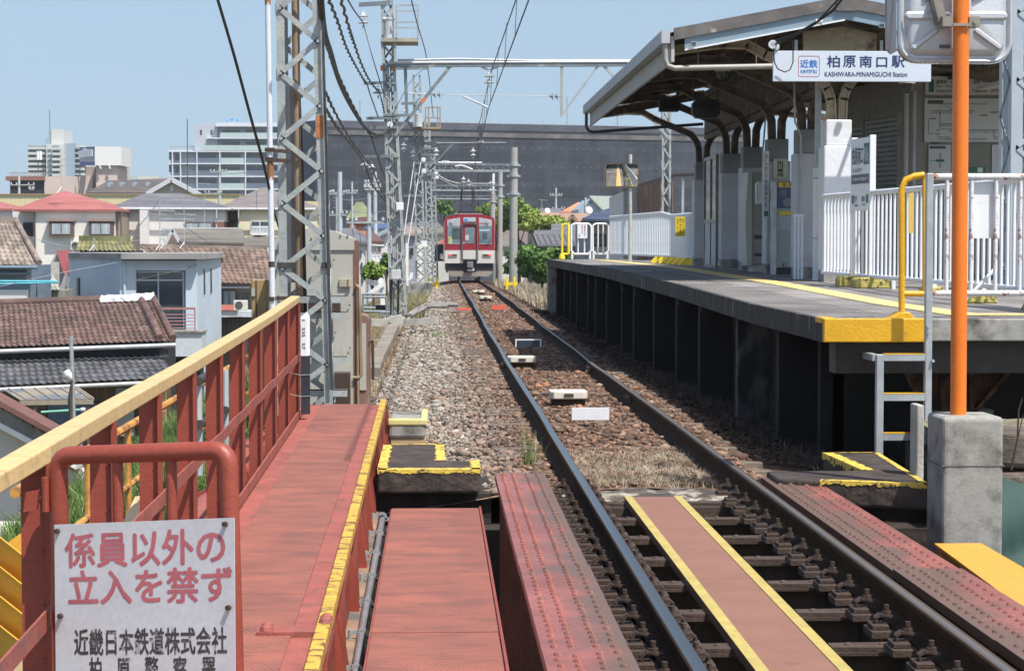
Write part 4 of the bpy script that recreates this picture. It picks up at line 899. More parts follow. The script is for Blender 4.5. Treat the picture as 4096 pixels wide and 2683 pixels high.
for k,y in enumerate(cols):
 p0=pz(y);zt=3.2;mt=PILW if k==0 else PIL;w=.20 if k==0 else .19
 m=MB();m.box(5.25-w,5.25+w,y-w,y+w,p0+.14,zt-.34);build(m,'column_shaft',mt,cn,bevel=.02)
 m=MB();m.box(5.25-w*.84,5.25+w*.84,y-w*.84,y+w*.84,zt-.339,zt);build(m,'column_head',mt if k==0 else mat('sooted_grey_paint',(.24,.24,.25),.7,var=.2,scale=3,bump=.15),cn,bevel=.015)
 m=MB();m.box(5.25-w+.01,5.25+w-.01,y-w+.01,y+w-.01,p0-.01,p0+.139);build(m,'column_base',CONC,cn)
 sm=PLB if k==0 else DKB
 for s in(-1,1):
  pts=[V(5.25+s*.07,y,zt-.02),V(5.25+s*.08,y,zt+.28),V(5.25+s*.13,y,zt+.42),V(5.25+s*.23,y,zt+.55),V(5.25+s*1.0,y,4.0+(.08 if k else .0))]
  end=V(5.25+s*1.25,y,rz(5.25+s*1.25)-.2);pts[-1]=V(5.25+s*.95,y,end.z-.18);pts+=[V(5.25+s*1.18,y,end.z-.05),V(5.25+s*1.5,y,rz(5.25+s*1.5)-.19),V(5.25+s*2.2,y,rz(5.25+s*2.2)-.15)]
  m=MB()
  for a,b_ in zip(pts[:-1],pts[1:]):
   e=(b_-a).normalized()*.012;m.bar(a-e,b_+e,.10,.03,up=(0,1,0))
   nrm_=V(-(b_-a).z,0,(b_-a).x).normalized()*.05
   m.bar(a-e+nrm_,b_+e+nrm_,.115,.018,up=(b_-a).cross(V(0,1,0)));m.bar(a-e-nrm_,b_+e-nrm_,.095,.018,up=(b_-a).cross(V(0,1,0)))
  build(m,'curved_support',sm,cn)
 m=MB();m.bar((EX+.1,y+.07,rz(EX+.1)-.10),(RX,y+.07,RZ-.10),.03,.14);m.bar((RX,y+.07,RZ-.10),(9.4,y+.07,rz(9.4)-.10),.03,.14);build(m,'rafter',DKB,cn)
m=MB();m.box(5.21,5.25,26.3,38.6,3.62,4.55)
for y in np.arange(26.5,38.5,.16):m.tube([(5.205,y,4.40),(5.19,y,4.40)],.02,6);m.tube([(5.205,y,3.72),(5.19,y,3.72)],.02,6)
build(m,'ridge_plate',DKB,cn)
for x in(3.35,3.8,4.25,4.7,6.0,6.8,7.8):
 m=MB();m.bar((x,CY0+.1,rz(x)-.055),(x,CY1-.05,rz(x)-.055),.05,.07);m.bar((x,CY0+.1,rz(x)-.085),(x,CY1-.05,rz(x)-.085),.09,.012);build(m,'purlin',DKB,cn)
m=MB();a,b_=at(3212,128,25.8),at(3506,135,25.8);c,e=at(3506,205,25.8),at(3212,205,25.8);t_=at(3370,106,25.8);m.prism([a,t_,b_,c,e],(0,.02,0))
for q in np.linspace(.03,.97,15):p=a.lerp(b_,q);m.tube([V(p.x,25.8,lerp(a.z,t_.z,1-abs(q-.5)*2)-.035),V(p.x,25.785,lerp(a.z,t_.z,1-abs(q-.5)*2)-.035)],.017,6)
for q in(.3,.55,.8):m.tube([V((a.x+b_.x)/2-.03,25.8,lerp(t_.z,c.z,q)),V((a.x+b_.x)/2-.03,25.785,lerp(t_.z,c.z,q))],.017,6)
build(m,'gable_plate',PLB,cn)
m=MB();m.bar((3.2,38.7,4.12),(RX,38.7,4.5),.04,.16);build(m,'end_rafter',DKB,cn)
for(px,py)in((2774,177),(3526,104)):
 p=at(px,py,CY0-.05);m=MB();m.box(p.x-.035,p.x+.035,CY0-.09,CY0-.04,p.z-.03,p.z+.03);build(m,'lamp_box',GALV,cn)
 m=MB();m.box(p.x-.026,p.x+.026,CY0-.096,CY0-.091,p.z-.022,p.z+.022);build(m,'lamp_glass',GLASS,cn)
# hanging things
for(x0,x1,y0,y1,lab,octa)in((2640,2718,398,446,'small black boxed display hanging under the canopy edge',False),(2772,2880,398,472,'larger black eight sided display hanging under the canopy',True)):
 Y=31. if octa else 34.;a,b_=at(x0,y0,Y),at(x1,y1,Y);t=thing('hanging_display',lab,'display',((a.x+b_.x)/2,Y,b_.z));q=.06 if octa else .015
 m=MB();m.prism([(a.x+q,Y,a.z),(b_.x-q,Y,a.z),(b_.x,Y,a.z-q),(b_.x,Y,b_.z+q),(b_.x-q,Y,b_.z),(a.x+q,Y,b_.z),(a.x,Y,b_.z+q),(a.x,Y,a.z-q)],(0,.22,0));build(m,'case',mat('matt_black_case',(.012,.012,.013),.5),t)
 m=MB();m.box(a.x+.05,b_.x-.05,Y-.006,Y-.001,b_.z+.06,a.z-.05);build(m,'screen',mat('dark_screen',(.008,.010,.010),.15),t)
 for x in(a.x+.02,b_.x-.02):
  m=MB();m.box(x-.012,x+.012,Y+.09,Y+.115,a.z-.02,rz(x)-.1);build(m,'hanger',DKB,t)
def dome_cam(px,py,Y,lab,rw):
 p=at(px,py,Y);t=thing('dome_camera',lab,'camera',tuple(p));m=MB();m.lathe(p,((rw*.3,.16),(rw,.14),(rw,.04),(rw*.95,.0)),18);m.box(p.x-.03,p.x+.03,Y-.03,Y+.03,p.z+.15,rz(p.x)-.05);build(m,'housing',mat('ivory_plastic',(.55,.53,.47),.45),t,smooth=True)
 m=MB();m.lathe(p,((rw*.78,.0),(rw*.72,-.06),(rw*.45,-.11),(rw*.1,-.125)),16);build(m,'dome',mat('smoked_dome',(.03,.03,.035),.08),t,smooth=True)
dome_cam(2893,288,29,'white and smoked dome camera hanging under the canopy left of the name board',.125);dome_cam(3628,335,25.6,'smoked dome camera partly behind the right end of the station name board',.11)
# big name board
Y=25.1;a,b_=at(3093,204,Y),at(3724,328,Y);nbig=thing('station_name_board','long pale blue station name board with dark blue lettering across the canopy gable','name board',((a.x+b_.x)/2,Y,b_.z))
m=MB();m.box(a.x,b_.x,Y,Y+.05,b_.z,a.z);build(m,'board',mat('pale_blue_white_board',(.56,.62,.70),.4,var=.02,scale=1),nbig,bevel=.004)
m=MB()
for x in(a.x+.4,b_.x-.5):m.box(x-.02,x+.02,Y+.05,Y+.9,a.z-.06,a.z-.02);m.box(x-.02,x+.02,Y+.6,Y+.64,a.z-.02,a.z+.2)
build(m,'bracket',GALV,nbig)
NAVY=mat('navy_lettering',(.015,.03,.13),.5,var=.04);LB=mat('mid_blue_lettering',(.03,.16,.52),.5,var=.04);RD=mat('red_outline',(.45,.06,.08),.5,var=.04)
def nbt(s,x0,y0,x1,y1,mm,wt=.0):p=at(x0,y0,Y-.001);q=at(x1,y1,Y-.001);text(s,(p.x,Y-.003,p.z),(q.x-p.x,0,0),(0,0,q.z-p.z),mm,nbig,weight=wt,lift=.0)
for s,(x0,x1)in zip('柏原南口駅',((3309,3359),(3373,3422),(3439,3487),(3506,3548),(3567,3618))):nbt(s,x0,224 if s!='口' else 231,x1,270,NAVY,.016)
nbt('KASHIWARA-MINAMIGUCHI Station',3299,288,3629,308,NAVY,.012);nbt('近鉄',3201,240,3270,271,LB,.018);nbt('KINTETSU',3203,280,3268,293,LB,.02)
lo=at(3193,224,Y);hi=at(3278,308,Y);m=MB();lw=.006;c=V((lo.x+hi.x)/2,Y,(lo.z+hi.z)/2)
o1=rrect(c,(hi.x-lo.x)/2,(lo.z-hi.z)/2,.03,Y-.003);o2=rrect(c,(hi.x-lo.x)/2-lw,(lo.z-hi.z)/2-lw,.025,Y-.003);n=len(o1)
m.add(o1+o2,[(i,(i+1)%n,n+(i+1)%n,n+i)for i in range(n)]);build(m,'emblem_outline',RD,nbig)
# between the columns
t=thing('glass_screen','narrow framed glass screen between two canopy columns','screen',(5.1,37,1.2));xs_=5.04;m=MB()
for y in(35.62,36.35,37.2):m.box(xs_-.025,xs_+.025,y-.03,y+.03,pz(36),3.2)
for z in(pz(36)+.03,2.02,3.17):m.box(xs_-.022,xs_+.022,35.65,37.17,z-.03,z+.03)
build(m,'frame',mat('bronze_grey_frame',(.22,.21,.19),.4,metal=.4),t);m=MB();m.box(xs_-.004,xs_+.004,35.65,37.17,2.05,3.14);build(m,'pane',mat('grey_glass',(.10,.115,.13),.08,var=.1),t);m=MB();m.box(xs_-.006,xs_+.006,35.65,37.17,pz(36)+.06,1.99);build(m,'lower_panel',PIL,t)
BEI=mat('worn_beige_metal',(.30,.285,.25),.5,var=.08,scale=4);CREAM=mat('cream_metal',(.46,.45,.41),.5,var=.05)
a,b_=at(2985,690,32.0),at(3058,1093,32.0);t=thing('ticket_machine','beige platform ticket machine with cream side panels leaning beside the columns','ticket machine',((a.x+b_.x)/2,32.1,b_.z))
m=MB();m.box(a.x+.08,b_.x,31.9,32.5,pz(32)+.12,a.z);build(m,'cabinet',BEI,t,bevel=.01);m=MB();m.box(a.x+.1,b_.x+.0,31.95,32.4,pz(32),pz(32)+.118);build(m,'plinth',CREAM,t)
m=MB();m.prism([(a.x+.0,31.88,pz(32)+.1),(a.x+.078,31.88,pz(32)+.1),(a.x+.078,31.88,a.z),(a.x+.01,31.88,a.z),(a.x-.03,31.88,a.z-.75)],(0,.6,0));build(m,'side_panel',CREAM,t)
for(q0,q1)in((.62,.66),(.80,.83)):
 m=MB();m.box(a.x+.12,b_.x-.02,31.885,31.899,lerp(a.z,b_.z,q1),lerp(a.z,b_.z,q0));build(m,'slot',mat('dark_slot',(.05,.045,.04),.5),t)
m=MB();m.box(a.x+.2,b_.x-.0,31.8,31.899,a.z-.5,a.z-.40);build(m,'red_lamp',mat('red_brown_lamp',(.25,.04,.03),.4),t)
a,b_=at(3031,728,31.2),at(3062,816,31.2);t=thing('switch_box','small white wall box beside the exit only column','box',((a.x+b_.x)/2,31.2,b_.z));m=MB();m.box(a.x,b_.x,31.2,31.4,b_.z,a.z);build(m,'case',WHTC,t,bevel=.01);m=MB();m.tube([(b_.x-.03,31.3,a.z),(b_.x-.03,31.3,a.z+.5),(b_.x+.05,31.3,4.1)],.015,6);m.box(a.x-.012,a.x-.002,31.21,31.39,b_.z+.02,a.z-.02);build(m,'conduit',GALV,t)
a,b_=at(3059,604,30.35),at(3070,870,30.35);t=thing('vertical_name_strip','tall narrow white name strip on the edge of the exit only column','sign',((a.x+b_.x)/2,30.3,b_.z));m=MB();m.box(a.x-.02,b_.x+.02,30.35,30.37,b_.z,a.z);build(m,'plate',WHTC,t)
text('か\nし\nわ\nら\nみ\nな\nみ\nぐ\nち',(a.x,30.348,a.z-.05),(b_.x-a.x,0,0),(0,0,(b_.z-a.z)*.8),TKB,t,weight=.01)
m=MB();m.box(a.x-.005,b_.x+.005,30.345,30.349,b_.z+.02,b_.z+.1);build(m,'green_mark',TG,t)
a,b_=at(3095,635,30.36),at(3151,715,30.36);t=thing('exit_sign','pale cream exit only sign with four vertical characters on a column','sign',((a.x+b_.x)/2,30.36,b_.z));m=MB();m.box(a.x,b_.x,30.375,30.39,b_.z,a.z);build(m,'plate',mat('pale_cream_sign',(.55,.56,.44),.45),t)
ww=b_.x-a.x;hh=a.z-b_.z
text('出\n口\n専\n用',(a.x+ww*.25,30.372,a.z-hh*.12),(ww*.44,0,0),(0,0,-hh*.78),mat('dark_green_letters',(.02,.06,.04),.5),t,weight=.03)
Y=30.1;a,b_=at(3100,727,Y),at(3172,1080,Y);t=thing('exit_reader','grey exit card reader post with blue and yellow panels wrapped in plastic','card reader',((a.x+b_.x)/2,Y,b_.z))
m=MB();m.box(a.x,b_.x+.02,Y,Y+.28,pz(Y)+.1,a.z);build(m,'body',mat('grey_green_metal',(.30,.34,.335),.4,var=.06),t,bevel=.012)
m=MB();m.box(a.x+.02,b_.x+.01,Y+.02,Y+.25,pz(Y)-.02,pz(Y)+.099);build(m,'plinth',DARKST,t)
def pan(q0,q1,u0,u1,c,nm,l=.006):
 m=MB();m.box(lerp(a.x,b_.x,u0),lerp(a.x,b_.x,u1),Y-l,Y-.001,lerp(a.z,b_.z,q1),lerp(a.z,b_.z,q0));return build(m,nm,c,t)
pan(.0,.30,.0,1.05,mat('deep_blue_panel',(.05,.075,.22),.35),'blue_panel',.012);pan(.008,.065,.18,1.0,YB,'yellow_plate',.016);pan(.335,.375,.2,1.05,YB,'yellow_band');pan(.09,.17,.25,.62,GLASS,'screen',.016);pan(.39,.54,.1,1.03,mat('blue_white_film',(.36,.42,.46),.25),'film')
m=MB();p=V(lerp(a.x,b_.x,.65),Y,lerp(a.z,b_.z,.235));m.tube([p+V(0,-.014,0),p+V(0,-.02,0)],.07,16);build(m,'reader',mat('grey_pad',(.22,.23,.22),.4),t)
text('出　場',(lerp(a.x,b_.x,.42),Y-.018,lerp(a.z,b_.z,.014)),(.5*(b_.x-a.x),0,0),(0,0,(b_.z-a.z)*.036),TKB,t,weight=.03);text('EXIT',(lerp(a.x,b_.x,.5),Y-.018,lerp(a.z,b_.z,.052)),(.2*(b_.x-a.x),0,0),(0,0,(b_.z-a.z)*.01),TKB,t)
text('2',(lerp(a.x,b_.x,.5),Y-.018,lerp(a.z,b_.z,.93)),(.12*(b_.x-a.x),0,0),(0,0,(b_.z-a.z)*.025),WHTC,t);pan(.92,.965,.42,.66,TGR,'number_plate')
m=MB();vs=[];rg=random.Random(4)
for i in range(13):vs+=[(a.x-.06-rg.uniform(0,.02),Y-.02,lerp(pz(Y),a.z,i/12)),(a.x+.02,Y-.03-rg.uniform(0,.02),lerp(pz(Y),a.z,i/12))]
m.add(vs,[(i*2,i*2+1,i*2+3,i*2+2)for i in range(12)]);build(m,'plastic_wrap',mat('cloudy_plastic',(.50,.52,.54),.25,var=.15,scale=8),t)
t=thing('downpipe','white painted downpipe standing left of the white column','pipe',tuple(at(3268,1125,26.6)));p=at(3268,1125,26.6);m=MB();m.tube([(p.x,26.6,pz(26)),(p.x,26.6,2.6)],.062,12);build(m,'lower_pipe',PILW,t,smooth=True);m=MB();m.tube([(p.x,26.6,2.6),(p.x,26.6,4.25)],.045,12);build(m,'upper_pipe',GALV,t,smooth=True)
m=MB()
for z in(1.65,2.45):m.tube([(p.x,26.6,z),(p.x,26.6,z+.025)],.07,12)
build(m,'band',GALV,t)
m=MB()
for i in range(3):x=5.02-.09*0+.02;m.tube([(4.96+.05*i,27.4,pz(27)),(4.96+.05*i,27.4,2.0)],.02,6)
m.box(4.94,5.09,27.38,27.42,1.96,2.0);t=tag(build(m,'short_barrier',WB),'short white barred barrier beside the downpipe under the canopy','barrier')
m=MB();p=at(3200,1020,27.85);m.box(p.x-.055,p.x+.055,27.8,27.89,p.z-.06,p.z+.06);t=build(m,'junction_box',CREAM,None,bevel=.008);tag(t,'small cream junction box low on the column with a conduit above it','junction box')
m=MB();m.tube([(p.x+.01,27.87,p.z+.06),(p.x+.005,27.87,3.1),(p.x-.08,27.87,3.3),(p.x-.1,27.87,4.1)],.014,6);build(m,'conduit',GALV,t,smooth=True)
# station house
hs=thing('station_house','station house with grey roller shutters and a route map wall under the canopy','building',(7.8,31.5,1.1))
WALL=mat('dim_beige_wall',(.33,.31,.27),.75,var=.1,scale=2,spot=(.2,.17,.13),sscale=2)
m=MB();m.box(7.07,9.6,30.12,30.3,pz(30)-.05,4.05);build(m,'front_wall',WALL,hs)
m=MB();m.prism([(7.06,30.1,1),(6.6,32.3,1),(6.7,32.34,1),(7.16,30.14,1)],(0,0,3.1));build(m,'shutter_wall',WALL,hs)
SHUT=mat('dirty_grey_shutter',(.27,.265,.26),.5,metal=.3,var=.15,scale=3,spot=(.2,.12,.09),sscale=3,slo=.6,shi=.75)
def shutter(q0,q1,z0,z1):
 p0=V(6.6,32.3,0).lerp(V(7.06,30.1,0),q0);p1=V(6.6,32.3,0).lerp(V(7.06,30.1,0),q1);n=V(-(p1-p0).y,(p1-p0).x,0).normalized()*-1
 if n.x>0:n=-n
 m=MB();vs=[];k=int((z1-z0)/.075)
 for i in range(k):
  za=z0+i*.075
  for dz,dd in((0,.012),(.012,.03),(.06,.035),(.072,.012)):vs+=[p0+n*dd+V(0,0,za+dz),p1+n*dd+V(0,0,za+dz)]
 m.add(vs,[(i*2,i*2+1,i*2+3,i*2+2)for i in range(k*4-1)]);build(m,'shutter',SHUT,hs)
 m=MB()
 for p in(p0,p1):m.box(p.x-.03,p.x+.03,p.y-.04,p.y+.04,z0,z1+.05)
 build(m,'shutter_guide',mat('cream_brown_guide',(.36,.32,.25),.6,var=.2),hs)
shutter(.02,.40,pz(31),3.5);shutter(.46,.98,pz(31),3.55)
m=MB();m.tube([(7.12,30.0,pz(30)),(7.12,30.0,3.9)],.035,8);m.tube([(7.24,30.0,pz(30)),(7.24,30.0,3.9)],.028,8);build(m,'wall_pipe',PIL,hs,smooth=True)
WY=30.1
def poster(x0,y0,x1,y1,lab,c,nm='poster'):
 a,b_=at(x0,y0,WY),at(x1,y1,WY);t=thing(nm,lab,'poster' if nm=='poster' else 'sign',((a.x+b_.x)/2,WY,b_.z));m=MB();m.box(a.x,b_.x,WY-.03,WY,b_.z,a.z);build(m,'panel',c,t);return t
def pt(t,s,x0,y0,x1,y1,mm,wt=.01):p,q=at(x0,y0,WY-.034),at(x1,y1,WY-.034);text(s,(p.x,WY-.034,p.z),(q.x-p.x,0,0),(0,0,q.z-p.z),mm,t,weight=wt,lift=0)
PW=mat('white_poster_paper',(.60,.61,.62),.4,var=.02)
t=poster(3700,306,4060,381,'white direction board with Japanese and English destination names under the canopy',PW,'direction_board')
m=MB();a,b_=at(3714,320,WY),at(3733,370,WY);m.box(a.x,b_.x,WY-.035,WY-.031,b_.z,a.z);build(m,'green_panel',TG,t);pt(t,'F',3720,330,3728,345,WHTC)
pt(t,'道明寺',3744,320,3788,337,TKB);pt(t,'大阪阿部野橋',3801,322,3878,334,TKB);pt(t,'吉野',3893,320,3921,337,TKB);pt(t,'方面',3929,325,3947,334,TKB);pt(t,'JR 柏原',3966,320,4010,337,TKB)
pt(t,'For  Domyoji',3744,341,3850,352,TKB);pt(t,'Osaka-Abenobashi',3744,359,3870,370,TKB);pt(t,'Yoshino',3889,357,3947,370,TKB);pt(t,'JR-Kashiwara',3965,358,4042,370,TKB)
t=poster(3697,394,4060,569,'large white railway line map with thin network lines on the station wall',PW,'line_map')
m=MB()
def ln(pts,w=.007):
 for(x0,y0),(x1,y1)in zip(pts[:-1],pts[1:]):p,q=at(x0,y0,WY-.032),at(x1,y1,WY-.032);m.bar(V(p.x,WY-.032,p.z),V(q.x,WY-.032,q.z),.003,w,up=(0,0,1)if abs(x1-x0)>abs(y1-y0)else(1,0,0))
ln([(3728,444),(3900,444)]);ln([(3760,444),(3760,517),(3816,517)]);ln([(3714,474),(3714,535),(3760,535)]);ln([(3752,535),(3752,549),(3800,549)]);ln([(3800,520),(4017,520)]);ln([(4018,410),(4018,520)]);ln([(3785,426),(3815,444)]);ln([(3965,450),(4005,450),(4018,458)]);ln([(3975,520),(3975,549),(4035,549)]);ln([(3760,495),(3812,495)]);ln([(3714,535),(3714,536)])
rg=random.Random(9)
for(x0,x1,y)in((3730,3895,448),(3800,4015,524),(3760,3950,413),(3765,3810,499),(3755,3950,553),(3977,4040,553),(3966,4004,446)):
 x=x0
 while x<x1:ln([(x,y),(x,y+rg.uniform(4,10))],.006);x+=5.5
build(m,'network_lines',TKB,t)
m=MB()
for(x0,y0,x1,y1)in((3709,402,3771,417),(3718,474,3740,478)):a,b_=at(x0,y0,WY),at(x1,y1,WY);m.box(a.x,b_.x,WY-.034,WY-.031,b_.z,a.z)
build(m,'title_bar',TGR,t);m=MB()
for(x0,y0,x1,y1)in((3915,460,3948,465),(3742,520,3755,524)):a,b_=at(x0,y0,WY),at(x1,y1,WY);m.box(a.x,b_.x,WY-.034,WY-.031,b_.z,a.z)
build(m,'red_mark',RD,t)
t=poster(3713,580,3800,700,'white notice with a small green station diagram below the line map',PW);m=MB()
for(x0,y0,x1,y1)in((3717,585,3781,596),):a,b_=at(x0,y0,WY),at(x1,y1,WY);m.box(a.x,b_.x,WY-.034,WY-.031,b_.z,a.z)
build(m,'title_bar',TGR,t);m=MB()
for(x0,y0,x1,y1)in((3742,638,3775,648),(3720,642,3742,644)):a,b_=at(x0,y0,WY),at(x1,y1,WY);m.box(a.x,b_.x,WY-.034,WY-.031,b_.z,a.z)
build(m,'green_bar',TG,t);m=MB()
for(y0,y1)in((612,637),(650,672)):a,b_=at(3757,y0,WY),at(3760,y1,WY);m.box(a.x,b_.x,WY-.034,WY-.031,b_.z,a.z)
build(m,'line',TKB,t)
t=poster(3966,580,4060,700,'white timetable sheet on the station wall right of the orange pole',PW);m=MB();a,b_=at(3975,597,WY),at(4040,690,WY)
for i in range(12):z=lerp(a.z,b_.z,i/11);m.box(a.x,b_.x,WY-.033,WY-.031,z-.002,z+.002)
build(m,'table_lines',mat('pale_blue_print',(.35,.42,.55),.5),t)
a,b_=at(3870,576,WY),at(3960,712,WY);t=thing('ticket_recess','dim recessed ticket vending machine in the station wall','ticket machine',((a.x+b_.x)/2,WY,b_.z));m=MB();m.box(a.x,b_.x,WY-.02,WY,b_.z,a.z);build(m,'cabinet',mat('olive_grey_panel',(.22,.22,.18),.5),t);m=MB();c0,c1=at(3878,668,WY),at(3941,700,WY);m.box(c0.x,c1.x,WY-.03,WY-.021,c1.z,c0.z);build(m,'screen',TG,t);m=MB();c0,c1=at(3908,671,WY),at(3929,690,WY);m.box(c0.x,c1.x,WY-.034,WY-.031,c1.z,c0.z);build(m,'slip',WHTC,t)
t=thing('strip_lamp','unlit fluorescent strip lamp hanging before the direction board','lamp',tuple(at(3990,345,26.5)));m=MB();m.bar(at(3930,352,27),at(4045,326,25.4),.16,.05);build(m,'reflector',CREAM,t);m=MB();m.tube([at(3965,342,26.5),at(3965,342,26.5)+V(0,0,.5)],.01,6);m.tube([at(4005,335,26),at(4005,335,26)+V(0,0,.45)],.01,6);build(m,'hanger',DKB,t)
t=thing('service_cable','black service cable looping down over the left end of the station name board','cable',tuple(at(3100,250,24.9)));m=MB()
m.tube([at(3390,-30,23.5),at(3330,45,23.9),at(3265,90,24.3),at(3180,140,24.6),at(3105,165,24.9)],.016,6);m.tube([at(3380,-30,23.5),at(3260,98,24.3),at(3100,180,24.9)],.011,6)
loop=[at(3165+0,150,24.9),at(3172,205,24.95),at(3172,250,24.97),at(3160,280,24.97),at(3138,289,24.97),at(3110,276,24.97),at(3098,250,24.97),at(3094,210,24.95),at(3100,180,24.92)];m.tube(loop,.008,6);build(m,'wire',BLK,t,smooth=True)
m=MB();p=at(3091,178,24.9);q=p+V(.1,.25,-.02);m.tube([p,q],.03,8)
for k in range(4):c=p.lerp(q,k/4);m.tube([c,c+(q-p).normalized()*.03],(.055,.04,.05,.035)[k],12)
build(m,'insulator',INSUL,t);m=MB();p=at(3262,92,24.3)
for k in range(3):m.tube([p+V(.03*k,0,.01),p+V(.03*k+.02,0,.01)],.035,10)
build(m,'insulator',INSUL,t)
# orange pole with its concrete footing and the road mirror seen from behind
PY=12.5
ft=thing('mirror_footing','tall weathered square concrete footing under the orange pole','footing',tuple(at(3892,2211,PY)))
a=at(3772,1668,PY);b_=at(4011,2240,PY);m=MB();m.box(a.x,b_.x,PY,PY+.42,b_.z-.5,a.z);build(m,'block',CONC,ft,bevel=.03,seg=3)
m=MB();m.box(a.x-.004,b_.x+.004,PY-.003,PY+.424,at(0,1878,PY).z-.006,at(0,1878,PY).z);build(m,'pour_line',mat('dark_joint',(.12,.115,.11),.9),ft)
mp=thing('road_mirror','road mirror seen from behind with pressed ribs on a bright orange pole','road mirror',tuple(at(3833,1660,PY+.2)))
ORG=mat('bright_orange_paint',(.74,.18,.016),.38,var=.06,scale=3,spot=(.60,.17,.03),sscale=11,slo=.64,shi=.7);y=PY+.2;bx=at(3833,1660,y);tpx=at(3848,-350,y)
m=MB();m.tube([bx-V(0,0,.02),tpx],.051,20);build(m,'pole',ORG,mp,smooth=True)
MPL=mat('zinc_grey_back_plate',(.52,.54,.57),.4,metal=.25,var=.08,scale=2,spot=(.36,.37,.39),sscale=3,slo=.56,shi=.72,bump=.05)
MYY=PY+.34
x0,x1,zb,zt=at(3597,0,MYY).x,at(4050,0,MYY).x,at(0,238,MYY).z,at(0,-330,MYY).z;c=V((x0+x1)/2,MYY,(zb+zt)/2);w_,h_=(x1-x0)/2,(zt-zb)/2
m=MB();n=8
rings=[(0,.0,.0),(.0,.02,.0),(.02,.022,.0),(.035,-.012,.0),(.05,-.03,0)]
vs=[];k=0
for(ins,dy,_)in((.0,.03,0),(.0,0,0),(.012,-.006,0),(.022,0.0,0),(.03,.018,0),(.045,.018,0),(.06,-.012,0),(.085,-.025,0)):vs+=[V(p.x,MYY+dy,p.z)for p in rrect(c,w_-ins,h_-ins,max(.03,.13-ins),0,6)];k+=1
q=28;m.add(vs,[(i*q+j,i*q+(j+1)%q,(i+1)*q+(j+1)%q,(i+1)*q+j)for i in range(k-1)for j in range(q)]+[tuple((k-1)*q+j for j in range(q))]);build(m,'back_plate',MPL,mp,smooth=True)
m=MB();m.prism([V(p.x,MYY+.031,p.z)for p in rrect(c,w_+.004,h_+.004,.13,0,6)],(0,.03,0));build(m,'mirror_face',mat('mirror_acrylic',(.6,.6,.6),.05,metal=1),mp)
yr=MYY-.026
def rib(p0,p1,w=.03):
 a,b_=at(*p0,yr),at(*p1,yr);m=MB();d=(b_-a).normalized();nn_=V(-d.z,0,d.x);vs=[];N_=8
 for e,ctr,sg in((a,-1,1),(b_,1,1)):
  pass
 ring=[a+nn_*w,b_+nn_*w]+[b_+nn_*w*math.cos(t_)+d*w*math.sin(t_)for t_ in np.linspace(.3,2.84,7)]+[b_-nn_*w,a-nn_*w]+[a-nn_*w*math.cos(t_)-d*w*math.sin(t_)for t_ in np.linspace(.3,2.84,7)]
 n=len(ring);ctr_=(a+b_)/2;inn=[p.lerp(ctr_,0)+((a.lerp(b_,max(0,min(1,(p-a).dot(d)/(b_-a).length))))-p)*.55+V(0,-.016,0)for p in ring]
 m.add([p+V(0,.0,0)for p in ring]+inn,[(i,(i+1)%n,n+(i+1)%n,n+i)for i in range(n)]+[tuple(range(n,2*n))]);build(m,'pressed_rib',MPL,mp,smooth=True)
rib((3636,65),(3790,65));rib((3880,65),(4012,65));rib((3656,190),(3742,125),.02);rib((3906,125),(3995,190),.02);rib((3700,-5),(3755,-30),.025);rib((3900,-5),(3960,-40),.025)
m=MB();p=at(3838,92,y);m.box(p.x-.125,p.x-.058,y-.0651,y+.06,p.z-.03,p.z+.035);m.box(p.x+.052,p.x+.12,y-.045,y+.06,p.z-.03,p.z+.035);m.box(p.x-.06,p.x+.055,y-.07,y-.052,p.z-.028,p.z-.01);m.obox((p.x-.13,y+.05,p.z+.09),(.025,0,.01),(0,.06,0),(-.02,0,.08))
for s in(-.09,.086):m.tube([(p.x+s,y-.045,p.z),(p.x+s,y-.06,p.z)],.014,6)
build(m,'clamp',mat('zinc_brown_clamp',(.30,.27,.22),.45,metal=.5,var=.2),mp)
a,b_=at(3757,180,yr),at(3800,195,yr);m=MB();m.box(a.x,b_.x,yr-.004,yr,b_.z,a.z);build(m,'maker_label',TGR,mp)
m=MB();a,b_=at(3537,-300,MYY+.32),at(3600,-320,MYY+.05);a2,b2=at(3541,218,MYY+.32),at(3600,195,MYY+.05);m.prism([a,b_,b2,a2+V(.03,0,-.0),a2+V(0,0,.03)],(.01,.0,0));build(m,'hood',mat('pale_grey_hood',(.46,.48,.50),.5,var=.05),mp)
